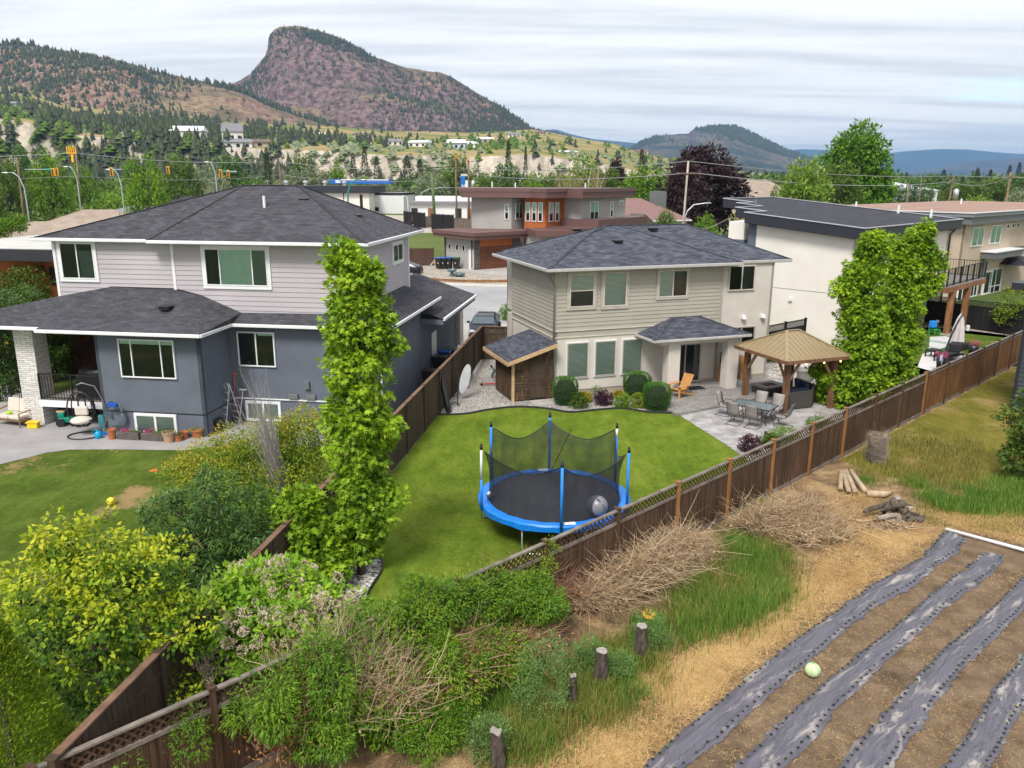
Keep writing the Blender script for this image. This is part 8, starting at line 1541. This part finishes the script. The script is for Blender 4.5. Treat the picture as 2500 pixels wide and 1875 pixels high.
# conifers scattered over the slopes: far-off woods
def cones(name, V, n, h, seed, rows=(0, 1), dens=None, mat=None, w_=.30, sides=6, cols=(0, 1), mix=.07):
    q = np.random.default_rng(seed); nr, nx = V.shape[:2]; m = n*6
    i = (q.uniform(rows[0], rows[1], m)*(nr-10)).astype(int); j = (q.uniform(cols[0], cols[1], m)*(nx-2)).astype(int); f = q.random((m, 2))
    P = V[i, j]*(1-f[:, :1])+V[i, j+1]*f[:, :1]; P = P*(1-f[:, 1:])+(V[i+1, j]*(1-f[:, :1])+V[i+1, j+1]*f[:, :1])*f[:, 1:]
    sc_ = (V[:, :, 1].max()-V[:, :, 1].min()); d = fbm(P[:, 0], P[:, 1]*.6, sc_*.22, 5, seed)+q.normal(0, .045, m)
    if dens is not None: d = d+dens(P, i/(nr-9), j/nx)
    d = d+q.normal(0, mix, m); P = P[np.argsort(-d)][:n]; n = len(P); hh = h*q.uniform(.45, 1.2, n); ww = hh*w_*q.uniform(.6, 1.35, n); Vs, Fs = [], []
    for lv, (zb, zt_, rr) in enumerate(((-.03, .45, 1.0), (.22, .72, .8), (.5, 1.0, .52))):
        ring_ = [P+np.stack([ww*rr*math.cos(2*math.pi*k/sides+lv)*(1+.35*(-1)**k), ww*rr*math.sin(2*math.pi*k/sides+lv)*(1+.35*(-1)**k), hh*zb], 1) for k in range(sides)]; top = P+np.stack([0*hh, 0*hh, hh*zt_], 1); VV = np.stack(ring_+[top], 1); base = (lv*n+np.arange(n))[:, None]*(sides+1)
        Vs.append(VV.reshape(-1, 3)); Fs.append(np.concatenate([base+np.array([k, (k+1) % sides, sides]) for k in range(sides)], 0))
    t = np.concatenate([np.tile(q.random(n), sides)*.7+.3*q.random(n*sides) for _ in Fs]); return mesh_np(name, np.concatenate(Vs), np.concatenate(Fs), mat or LF['con'], None, tint=t, kind='stuff')
cones('mountain_forest', Vh, 12000, 10, 301, (.02, .99), lambda P, r, c_: -.07*np.clip((r-.55)*1.6, 0, 1)*(c_ < .62)+.05*(r < .35)+.03*(c_ > .45), mix=.22)
cones('mountain_forest', Vh, 800, 13, 311, (.93, 1.0))
cones('hill_forest', Vl, 5200, 9.5, 302, (.05, 1), lambda P, r, c_: .03*(r < .3), mix=.14)
cones('ridge_forest', Vl, 420, 14, 303, (.965, 1.0)); cones('far_forest', Vf, 6000, 20, 304, (.05, 1), lambda P, r, c_: .12*(r > .6), w_=.35)
cones('bench_forest', Vb, 1000, 12, 305, (.03, .6), lambda P, r, c_: .22*(c_ < .55)*(c_ > .16)-.3*(c_ > .6)-.25*(c_ < .13), w_=.27, cols=(.05, .62))
cones('bench_forest', Vb, 800, 12, 306, (.1, 1), lambda P, r, c_: .05*(c_ < .6), w_=.33, mix=.12)
cones('bench_forest', Vb, 240, 15, 308, (.02, .14), lambda P, r, c_: .3*(c_ < .42)*(c_ > .17)-.2*(c_ > .6), w_=.25)
cones('valley_forest', Vb, 800, 7, 307, (.06, .98), None, LF['dec'], .7, 6, mix=.08)
cones('valley_forest', Vb, 600, 5, 317, (.0, .6), None, LF['olv'], .8, 6, mix=.1)
cones('valley_forest', Vl, 900, 6, 318, (.0, .9), None, LF['brn'], .7, 6, mix=.1)
# hillside houses
def zat(V, x, D):
    i = np.argmin(np.abs(V[:, 0, 1]-D)); j = np.argmin(np.abs(V[i, :, 0]-x)); return V[i, j]
rk = random.Random(5)
HW_ = [STUW, STUB, M_plain('pale blue wall', (.45, .50, .56), .8)]; HR_ = [M_plain('grey roofing', (0, 0, 0)), M_plain('brown roofing', (0, 0, 0)), M_plain('white metal roof', (0, 0, 0))]
for k, (x, ti, w_, h, wm, rm, lb) in enumerate(((412, .10, 24, 9, 0, 2, 'white house with bluish roof among the conifers on the left slope'), (510, .085, 15, 14, 0, 0, 'tall white gabled chalet on the left slope'), (522, .065, 20, 6, 0, 0, 'white house with a balcony just below the gabled chalet'), (568, .07, 24, 5, 1, 1, 'brown low house right of the white balcony house on the slope'), (480, .17, 16, 5, 2, 0, 'grey-roofed house higher up among the pines left of centre'), (45, .38, 26, 6, 2, 0, 'long pale house on the dry slope at far left'), (65, .33, 22, 5, 1, 1, 'brown house below the long pale house at far left'), (250, .40, 16, 5, 0, 2, 'white cabin in the forest on the left hill'), (700, .42, 20, 6, 0, 2, 'white house at the foot of the rocky mountain, left part'), (785, .55, 26, 6, 1, 1, 'tan house at the foot of the rocky mountain'), (855, .36, 18, 6, 0, 0, 'grey-roofed white house on the terrace below the mountain'), (905, .34, 22, 6, 0, 2, 'wide white house on the terrace below the mountain'), (985, .28, 18, 8, 2, 2, 'blue-grey house at the edge of the silt cliffs'), (1008, .33, 20, 6, 0, 2, 'white house above the silt cliffs, near the mountain foot'), (1050, .5, 20, 6, 1, 2, 'pale house high on the terrace right of the mountain'), (1110, .65, 18, 6, 0, 0, 'small house with trees on the terrace crest'), (1165, .75, 14, 5, 1, 1, 'tiny house on the green crest right of the mountain'), (1385, .9, 22, 7, 1, 1, 'orange-roofed house on the last rise before the right-hand hill'), (1462, .4, 14, 6, 0, 0, 'small white house among trees below the far rocky hill'), (1230, .2, 16, 3, 0, 2, 'long white roof on the green vineyard terrace'))):
    D = 560+940*ti; q0 = zat(Vb, far(x, 380, D).x, D); r = empty('hillside_house', tuple(q0), rk.uniform(-.5, .5), label=lb, cat='house'); MB().box(-w_/2, 0, -6, w_/2, w_*.6, h*.7).build('wall', HW_[wm], r); MB().add([(-w_*.55, -1, h*.7), (w_*.55, -1, h*.7), (w_*.55, w_*.6+1, h*.7), (-w_*.55, w_*.6+1, h*.7), (-w_*.5, w_*.3, h*1.15), (w_*.5, w_*.3, h*1.15)], [(0, 1, 5, 4), (2, 3, 4, 5), (1, 2, 5), (3, 0, 4), (0, 3, 2, 1)]).build('roof', HR_[rm], r)
    b = MB()
    for i in range(3): x_ = -w_*.32+w_*.32*i; MB().box(x_-w_*.06, -.3, h*.15, x_+w_*.06, -.02, h*.5).build('window', DARK, r)
# ---------------- trees of the middle distance ----------------
def tmesh(nm, seed, blobs, nc, per, rc, size, mat, shape, th, tr0, **k):
    r = empty(nm, (0, -500, 0)); trunk(np.random.default_rng(seed), r, th, tr0, tips_of(blobs, np.random.default_rng(seed), 8)); crown('crown', seed, blobs, nc, per, rc, size, mat, shape, r, **k); return r
# unit trees: about 1 high, 1 wide, scaled in place
def unit(nm, seed, mat, kind='round', nc=230, per=14):
    if kind == 'round': bl = [(0, 0, .55, .42, .42, .36), (-.2, 0, .42, .3, .3, .28), (.22, .05, .45, .28, .28, .3), (0, 0, .8, .26, .26, .2), (.1, -.1, .3, .3, .3, .22), (-.12, .0, .7, .25, .25, .22)]; sz, rc = .055, .085
    elif kind == 'tall': bl = [(0, 0, .5, .34, .34, .42), (-.12, 0, .35, .34, .34, .28), (.12, 0, .38, .34, .34, .3), (0, 0, .78, .22, .22, .22), (-.1, 0, .7, .2, .2, .2), (.14, 0, .68, .2, .2, .2)]; sz, rc = .038, .06
    elif kind == 'bush': bl = [(0, 0, .42, .5, .45, .4), (-.28, 0, .36, .3, .3, .32), (.3, 0, .38, .3, .3, .34), (.05, 0, .7, .3, .3, .25)]; sz, rc = .055, .09
    q = np.random.default_rng(seed)
    if kind == 'cone':
        r = empty(nm, (0, -500, 0)); n = nc*per; z = q.random(n)**1.25; lay = np.floor(z*11)/11; fr_ = (z-lay)*11; rad = (.34*(1-z)+.02)*(1.15-.55*fr_)*q.uniform(.6, 1.08, n); az = q.uniform(0, 6.283, n); rad *= 1+.25*np.sin(az*5+lay*17)
        P = np.stack([rad*np.cos(az), rad*np.sin(az), z*.96+.04], 1); V, Fc = leafgeo(q, P, np.stack([np.cos(az), np.sin(az), -.15+0*az], 1), .06, 'lance', .1, .5, .3); mesh_np('crown', V, Fc, mat, r, tint=np.clip(q.random(n)*.6+.4*(rad/(.34*(1-z)+.03)-.5), 0, 1)); MB().tube([(0, 0, -.02), (0, 0, .9)], [.02, .004], 5).build('trunk', BARK, r); return r
    return tmesh(nm, seed, bl, nc, per, rc, sz, mat, 'oval', .75, .03, inner=.2, tipc=.9, droop=.2)
U_ = dict(dec=unit('broadleaf_tree', 401, LF['dec']), brt=unit('bright_broadleaf_tree', 402, LF['brt']), olv=unit('silver_olive_tree', 403, LF['olv'], 'bush'), con=unit('conifer_tree', 404, LF['con'], 'cone', 150, 14), purp=unit('purple_leaved_tree', 405, LF['purp'], 'round', 520, 18), big=unit('maple_tree', 406, LF['gumd'], 'tall', 800, 18), brn=unit('rusty_conifer_tree', 407, LF['brn'], 'cone', 150, 14), yel=unit('lime_tree', 408, LF['lime'], 'round', 330, 16), thj=unit('thuja_tree', 409, LF['thuja'], 'cone', 140, 14), drk=unit('dark_broadleaf_tree', 410, LF['dark'], 'round'))
first = dict.fromkeys(U_, True); NAME_ = dict(dec='mid-green broadleaf tree', brt='bright green broadleaf tree', olv='silvery olive tree', con='dark pointed conifer', purp='purple-leaved tree', big='tall maple', brn='rusty brown conifer', yel='lime-green tree', thj='narrow thuja', drk='dark green tree')
def T(kind, x, yt, wpx, D, where, yb=None, hmin=3):
    p = far(x, 400, D); top = far(x, yt, D).z; top = max(top, hmin); w_ = wpx*1.1302/CF*D; p.z = 0
    src = U_[kind]; sc_ = (w_, w_, top)
    lb = NAME_[kind]+' '+where
    if first[kind]: first[kind] = False; o = src; o.location = p; o.scale = sc_; o['label'] = lb; o.rotation_euler.z = rnd.uniform(0, 6)
    else: o = dup(src, p, rnd.uniform(0, 6), lb, sc_)
    o['category'] = 'tree'; o['group'] = 'trees of the middle distance'; return o
for a in (
 ('dec', 18, 345, 95, 150, 'at the left edge below the pale slope'), ('brt', 108, 328, 95, 165, 'left of the yellow-armed utility pole'), ('drk', 52, 318, 46, 260, 'on its own before the pale slope at far left'), ('brt', 176, 352, 60, 200, 'right of the yellow-armed utility pole'), ('brt', 318, 366, 110, 92, 'rounded and large, over the bungalow roofs on the left'), ('brt', 312, 333, 95, 240, 'with a flat dark base above the traffic signals on the left'), ('dec', 395, 338, 85, 190, 'between the two groups of traffic signals'), ('olv', 445, 348, 90, 230, 'behind the right-hand street lamp on the left'), ('drk', 500, 338, 90, 260, 'right of the curved street lamp on the left'), ('olv', 470, 372, 60, 170, 'low and pale under the curved street lamp'),
 ('con', 580, 318, 46, 170, 'standing alone left of the olives, above the tan roof'), ('olv', 628, 362, 70, 265, 'first of the row behind the shop roof'), ('olv', 672, 352, 85, 270, 'second of the row behind the shop roof'), ('olv', 712, 362, 72, 268, 'third of the row behind the shop roof'), ('dec', 655, 330, 55, 300, 'fresh green on the slope above the olives'), ('brt', 730, 350, 50, 260, 'behind the third olive of the shop row'), ('yel', 785, 382, 62, 290, 'above the blue canopy'), ('olv', 815, 388, 80, 280, 'right of the lime tree over the blue canopy'), ('olv', 855, 400, 66, 262, 'low, right of the blue canopy end'), ('brn', 822, 368, 46, 300, 'behind the blue canopy'), ('olv', 932, 362, 85, 250, 'behind the green power pole'), ('con', 880, 335, 60, 330, 'in the dark group left of the green power pole'), ('con', 908, 345, 55, 330, 'beside the green power pole, left side'), ('drk', 870, 385, 60, 290, 'low, between the canopy and the green power pole'), ('con', 790, 315, 48, 420, 'tallest of the group above the blue canopy'), ('con', 765, 330, 44, 420, 'left one of the group above the blue canopy'), ('con', 815, 338, 40, 420, 'right one of the group above the blue canopy'),
 ('dec', 992, 332, 62, 250, 'weeping over the twin utility poles'), ('brt', 968, 350, 46, 255, 'left of the twin utility poles'), ('con', 1098, 302, 44, 250, 'open-crowned, above the brown house roof'), ('con', 1135, 316, 30, 255, 'thin, right of the open-crowned conifer'), ('drk', 1095, 356, 95, 170, 'dense behind the brown house roof'), ('dec', 1055, 372, 60, 165, 'low behind the left end of the brown house roof'))+tuple(('thj', 1068+i*15, 396+(i % 3)*5, 24, 145, 'number %s in the hedge line from the left, behind the brown house roof' % ('one', 'two', 'three', 'four', 'five', 'six', 'seven', 'eight', 'nine', 'ten')[i]) for i in range(10))+(
 ('brt', 1150, 378, 62, 175, 'right of the dense dark tree behind the brown house'), ('dec', 1195, 372, 66, 180, 'behind the bare birch, left side'), ('brt', 1262, 334, 92, 210, 'with a broad dome right of the bare birch'), ('dec', 1310, 362, 80, 185, 'between the bright dome and the purple trees'), ('purp', 1330, 346, 52, 190, 'small one left of the rusty conifer'), ('brn', 1384, 322, 56, 185, 'between the small and the large purple tree'), ('brt', 1395, 354, 125, 150, 'wide, left of the large purple tree'), ('purp', 1518, 320, 200, 140, 'huge one behind the beige house roof'), ('purp', 1480, 350, 90, 130, 'lower left lobe of the huge purple clump'), ('dec', 1443, 452, 56, 105, 'small, before the purple tree near the lamp pole'), ('brt', 1530, 462, 66, 100, 'small, between the lamp pole and the white house'),
 ('con', 1560, 352, 30, 600, 'distant, left of the tan hipped house'), ('yel', 1735, 344, 128, 110, 'rounded, left of the tall maple'), ('big', 1846, 264, 205, 150, 'towering over the dark flat roof'), ('dec', 1812, 350, 110, 135, 'at the foot of the tall maple'), ('dec', 1900, 360, 70, 150, 'right foot of the tall maple'), ('dec', 1680, 400, 40, 120, 'peeping over the white house roof corner'),
 ('drk', 1978, 388, 46, 280, 'left of the white hall'), ('con', 1955, 372, 26, 700, 'small and distant, left of the hall'), ('drk', 2010, 376, 70, 420, 'behind the white hall, left part'), ('drk', 2060, 384, 60, 430, 'behind the white hall, middle'), ('con', 2035, 366, 40, 600, 'rising behind the white hall'), ('con', 2108, 362, 42, 380, 'first of the tall pair right of the hall'), ('con', 2136, 366, 36, 380, 'second of the tall pair right of the hall'), ('con', 2078, 380, 30, 390, 'low, between the hall and the tall pair'), ('con', 2176, 356, 34, 420, 'at the skyline near the right edge'), ('con', 2196, 350, 36, 420, 'highest at the skyline near the right edge'), ('dec', 2100, 392, 90, 230, 'in the belt right of the hall'), ('dec', 2150, 385, 90, 240, 'in the belt near the right utility pole'), ('drk', 2190, 378, 90, 250, 'in the belt at the right edge'), ('dec', 2060, 402, 60, 235, 'low in the belt by the leaning pole'), ('olv', 2208, 402, 60, 210, 'with white blossom at the right edge'), ('yel', 2120, 425, 90, 140, 'low and wide behind the flat gravel roof'), ('drk', 1945, 400, 50, 260, 'between the tall maple and the hall'), ('dec', 2005, 404, 36, 300, 'in front of the hall doors')):
    T(*a)
def belt(name, x0, x1, D0, D1, n, h, seed, mat, kk=6):
    """a far wood that reads as one mass: low-poly leafy clumps"""
    q = np.random.default_rng(seed); D = q.uniform(D0, D1, n); X = np.array([far(x, 400, d).x for x, d in zip(q.uniform(x0, x1, n), D)]); hh = h*q.uniform(.5, 1.2, n); per = 46
    C = np.stack([X, D, hh*.5], 1); o = nrm(q.normal(0, 1, (n*per, 3))); P = np.repeat(C, per, 0)+o*np.repeat(np.stack([hh*.5, hh*.5, hh*.5], 1), per, 0)*q.uniform(.7, 1.05, (n*per, 1)); V, Fc = leafgeo(q, P, o, h*.26, 'oval', .1, .6, .6); return mesh_np(name, V, Fc, mat, None, tint=np.clip(np.repeat(q.random(n), per)*.6+.4*q.random(n*per), 0, 1), kind='stuff')
belt('valley_wood', -150, 1000, 300, 540, 300, 8, 501, LF['dec']); belt('valley_wood', 900, 2350, 330, 620, 420, 10, 502, LF['dec']); belt('valley_wood', -150, 900, 290, 420, 90, 7, 503, LF['brt']); belt('valley_wood', 1400, 2350, 500, 1600, 500, 12, 504, LF['drk'] if 'drk' in LF else LF['dark']); belt('orchard_rows', 150, 300, 210, 300, 120, 4, 505, LF['brt'])
belt('terrace_shrubs', 960, 1500, 640, 700, 120, 7, 506, LF['dec']); belt('hedge_wood', 1060, 1240, 152, 160, 46, 4.6, 507, LF['vine']); belt('roadside_hedge', 1990, 2300, 150, 200, 120, 3.2, 508, LF['dec']); belt('roadside_hedge', -60, 300, 150, 190, 60, 4, 509, LF['dec'])
# bare birch
p = far(1235, 400, 150); p.z = 0; bb = empty('bare_birch', p, 0, label='bare white-stemmed birch behind the brown house roof', cat='tree'); q = np.random.default_rng(77); BW = M_plain('white birch bark', (.55, .52, .47), .7, var=.2); b = MB()
for x0, dx, h in ((-1.5, -.6, 9.5), (-.6, .3, 9), (2.2, 1.0, 11.8), (4.4, .3, 12), (3.2, 2.2, 10.5)): b.tube([(x0, 0, 0), (x0+dx*.5, 0, h*.5), (x0+dx, 0, h*.85), (x0+dx*1.3, 0, h)], [.16, .12, .06, .02], 6)
b.build('stem', BW, bb); n = 420; A_ = np.stack([q.uniform(-3, 6, n), q.normal(0, .6, n), q.uniform(4, 10, n)], 1); V, Fc, t = twig_np(q, A_, np.stack([q.normal(0, .5, n), q.normal(0, .3, n), np.ones(n)], 1), q.uniform(1, 3, n), .03, .4); mesh_np('branches', V, Fc, LF['dead'], bb, tint=t)
# ---------------- poles, lamps, wires ----------------
WDP = M_wood('utility pole wood', (.14, .09, .06), (.28, .20, .15), (4, 4, .8)); GPL = M_wood('green treated pole', (.08, .13, .05), (.15, .22, .09), (4, 4, .8)); LAMP = M_plain('lamp steel', (.45, .50, .54), .4, .4); TEAL = M_plain('teal lamp pole', (.03, .22, .20), .4); AMB = M_plain('signal yellow', (.85, .42, .02), .5); WIR = M_plain('wire grey', (.30, .30, .32), .6)
def pole(x, yt, D, mat, label, r_=.14, lean=0, arms=(), name='utility_pole', yb=None, cat='utility pole'):
    p = far(x, 400, D); top = far(x+lean, yt, D); r = empty(name, (p.x, p.y, 0), 0, label=label, cat=cat); h = top.z; MB().tube([(0, 0, 0), (top.x-p.x, 0, h)], [r_, r_*.7], 8).build('pole', mat, r, smooth=True)
    for (dz, w_, m2) in arms: MB().box(-w_/2+top.x-p.x, -.06-r_, h-dz-.06, w_/2+top.x-p.x, .06-r_, h-dz+.06).build('crossarm', m2, r)
    return r, Vector((top.x, p.y, h))
def lamp(x, yt, D, armpx, label, mat=LAMP, r_=.10):
    p = far(x, 400, D); top = far(x, yt, D); e = far(x+armpx, yt, D); r = empty('street_lamp', (p.x, p.y, 0), 0, label=label, cat='street lamp'); a = e.x-top.x; h = top.z
    MB().tube([(0, 0, 0), (0, 0, h*.6), (.02*a, 0, h*.82), (.25*a, 0, h*.95), (.6*a, 0, h), (a, 0, h)], [r_, r_*.8, r_*.7, r_*.55, r_*.5, r_*.4], 7).build('pole', mat, r, smooth=True); MB().sphere((a*1.1, 0, h-.02), .22, 8, 6, (2.2, .8, .5)).build('lamp_head', ALU, r, smooth=True)
_, tA = pole(1478, 348, 92, M_wood('pale utility pole', (.34, .29, .25), (.50, .45, .40), (4, 4, .8)), 'pale utility pole with a street lamp arm before the huge purple tree', .15, 9, ((1.3, 2.6, WDP),))
kk = [o for o in bpy.data.objects if o.name.startswith('utility_pole')][-1]; MB().tube([(.15, 0, tA.z-6.5), (.5, 0, tA.z-5.4), (1.2, 0, tA.z-4.7), (2.6, 0, tA.z-4.5)], .07, 6).build('lamp_arm', LAMP, kk); MB().sphere((2.8, 0, tA.z-4.5), .18, 8, 5, (2, .8, .5)).build('lamp_head', ALU, kk)
_, tB = pole(938, 362, 175, GPL, 'green treated power pole with a dark top before the white workshop', .36, -6, ((.0, 4.8, BLACKM), (.6, 3.6, BLACKM)))
_, tC = pole(986, 335, 170, WDP, 'left one of the twin wooden poles with yellow cross arms', .20, -2, ((2.5, 3.4, WDP),)); _, tD = pole(1012, 340, 172, WDP, 'right one of the twin wooden poles, carrying a grey transformer', .24, 0, ((3.2, 3.4, WDP), (.8, 2.0, WDP)))
for t_, nm in ((tC, 'left'), (tD, 'right')):
    r = [o for o in bpy.data.objects if o.name.startswith('utility_pole') and (Vector((o.location.x, o.location.y))-Vector((t_.x, t_.y))).length < .6][0]; MB().bar((-.6, -.25, t_.z-.9), (.6, -.25, t_.z+.2), .09).bar((.6, -.28, t_.z-.9), (-.6, -.28, t_.z+.2), .09).build('yellow_cross_brace', AMB, r)
r = [o for o in bpy.data.objects if o.name.startswith('utility_pole')][-1]; MB().lathe([(.4, 0), (.4, 1.6), (.1, 1.75)], 12, (.95, 0, tD.z-6.3)).build('transformer', ALU, r, smooth=True)
_, tE = pole(165, 318, 150, WDP, 'utility pole with bright yellow insulated arms on the left', .18, -2); r = [o for o in bpy.data.objects if o.name.startswith('utility_pole')][-1]; MB().box(-.9, -.2, tE.z-1.1, .8, .0, tE.z-.9).build('yellow_arm', AMB, r)
for i in range(5): MB().box(-.85+i*.38, -.25, tE.z-.9, -.72+i*.38, -.05, tE.z+(.2 if i % 2 else 0)).build('yellow_insulator', AMB, r)
MB().box(-.18, -.25, tE.z-2.6, .18, -.05, tE.z-1.2).build('yellow_guard', AMB, r)
_, tF = pole(40, 340, 120, WDP, 'plain utility pole at the far left beside a street lamp', .16, -4); _, tG = pole(606, 348, 190, WDP, 'thin utility pole with two crossarms above the tan roof', .2, -3, ((.6, 5, WDP), (2.2, 3.5, WDP)))
_, tH = pole(2178, 372, 120, WDP, 'brown utility pole near the right picture edge', .2, 6, ((.6, 2.4, WDP),)); _, tI = pole(2052, 380, 150, WDP, 'leaning brown pole with a grey transformer beside the stone chimney', .2, 8, ((.8, 1.8, WDP),)); r = [o for o in bpy.data.objects if o.name.startswith('utility_pole')][-1]; MB().lathe([(.45, 0), (.45, 1.8), (.1, 2.0)], 12, (1.3, 0, 6.2)).build('transformer', ALU, r, smooth=True)
pole(1990, 385, 200, WDP, 'slender pole in front of the right corner of the white hall', .14, 1); pole(1963, 395, 150, WDP, 'short dark pole before the gable of the white hall', .16, 1); pole(1593, 450, 100, WDP, 'thin grey pole just left of the white house', .09, 1)
lamp(262, 366, 115, -22, 'curved street lamp left of the rounded bright tree'); lamp(468, 350, 118, -16, 'curved street lamp above the cream house with the dark roof'); lamp(52, 373, 105, -34, 'street lamp with a long arm at the far left'); lamp(168, 360, 135, -20, 'street lamp arm beside the yellow-armed pole')
lamp(750, 388, 110, 32, 'teal curved street lamp rising over the shop roof', TEAL, .15); lamp(880, 423, 200, -9, 'square-headed white lamp at the end of the small white shop', WHITE, .11); lamp(908, 405, 210, 75, 'long-armed grey lamp over the white workshop', LAMP, .1)
def signal(x, y, D, label, armx=0):
    p = far(x, y, D); r = empty('traffic_signal', p, 0, sc=.65, label=label, cat='traffic light'); MB().box(-.32, -.2, -.85, .32, .2, .85).build('housing', AMB, r, bevel=.05)
    for z in (-.5, 0, .5): MB().tube([(0, -.21, z), (0, -.36, z)], .2, 8).build('lens_hood', BLACKM, r)
    if armx: q_ = far(x+armx, y, D)-p; MB().bar((0, .25, .5), (q_.x/.65, .25, .5), .16).build('mast_arm', LAMP, r); MB().box(q_.x*.2, .1, .35, q_.x*.55, .15, .75).build('green_street_sign', M_plain('sign green', (.02, .30, .22), .5), r)
signal(241, 371, 115, 'yellow traffic signal hanging on the mast left of the rounded bright tree', 22); signal(115, 372, 120, 'left one of the paired yellow signals above the tan roof', 5); signal(123, 371, 121, 'right one of the paired yellow signals above the tan roof', -70); signal(363, 368, 125, 'small yellow signal over the rounded bright tree'); signal(477, 375, 118, 'left yellow signal above the dark roof of the cream house', 34); signal(493, 376, 119, 'right yellow signal above the dark roof of the cream house', 18)
def wire(name, label, pts, sag=1.0, r_=.018, grp=None):
    b = MB()
    for a, e in zip(pts[:-1], pts[1:]):
        a, e = Vector(a), Vector(e); b.tube([a.lerp(e, t/12)-Vector((0, 0, sag*4*(t/12)*(1-t/12))) for t in range(13)], r_, 4, cap=False)
    return b.build(name, WIR, label=label, cat='wire', group=grp)
o_ = Vector((0, 0, -1.3)); G1 = 'overhead power lines'
wire('power_line', 'upper power line running left from the pale lamp pole to the green pole', [tA, tD+Vector((0, 0, -2)), tB], .8, .035, G1); wire('power_line', 'lower power line running from the pale lamp pole to the twin poles', [tA+o_, tD+Vector((0, 0, -3.2)), tC+Vector((0, 0, -2.5))], .9, .04, G1)
wire('power_line', 'upper power line running right from the pale lamp pole', [tA, tI, tH+Vector((60, -10, 0))], .7, .035, G1); wire('power_line', 'lower double power line running right from the pale lamp pole', [tA+o_+Vector((1, 0, 0)), tI+Vector((0, 0, -1)), tH+Vector((0, 0, -.6))], 1.0, .045, G1)
wire('power_line', 'long power line across the left hillside from the green pole to the left edge', [tB, tG, tE+Vector((0, 0, -1)), tE+Vector((-75, 0, -1.5))], .9, .05, G1); wire('power_line', 'lower long power line across the left hillside', [tB+Vector((0, 0, -2.5)), tG+Vector((0, 0, -3)), tE+Vector((0, 0, -5)), tE+Vector((-75, 0, -5.5))], .9, .03, G1)
wire('power_line', 'low service line drooping over the beige house ridge to the left', [tA+Vector((0, 0, -7.2)), tA+Vector((-24, 14, -8.2))], .6, .03, G1); wire('power_line', 'low service line from the pale lamp pole to the white house', [tA+Vector((0, 0, -7.2)), w.P+w.U*.6+w.V*9+Vector((0, 0, 7.4))], .5, .03, G1)
# ---------------- the air ----------------
hz_ = MB(); hz_.box(-17000, -60, -4.2, 17000, 21000, 540); mh, th_, bh = newmat('valley haze'); th_.nodes.remove(bh); pv = N(th_, 'ShaderNodeVolumePrincipled', i_Density=.000070, i_Anisotropy=.2); pv.inputs['Color'].default_value = (.34, .60, 1.0, 1); Lk(th_, pv.outputs[0], th_.nodes['Material Output'].inputs['Volume'])
hz_.build('haze', mh, kind='stuff')
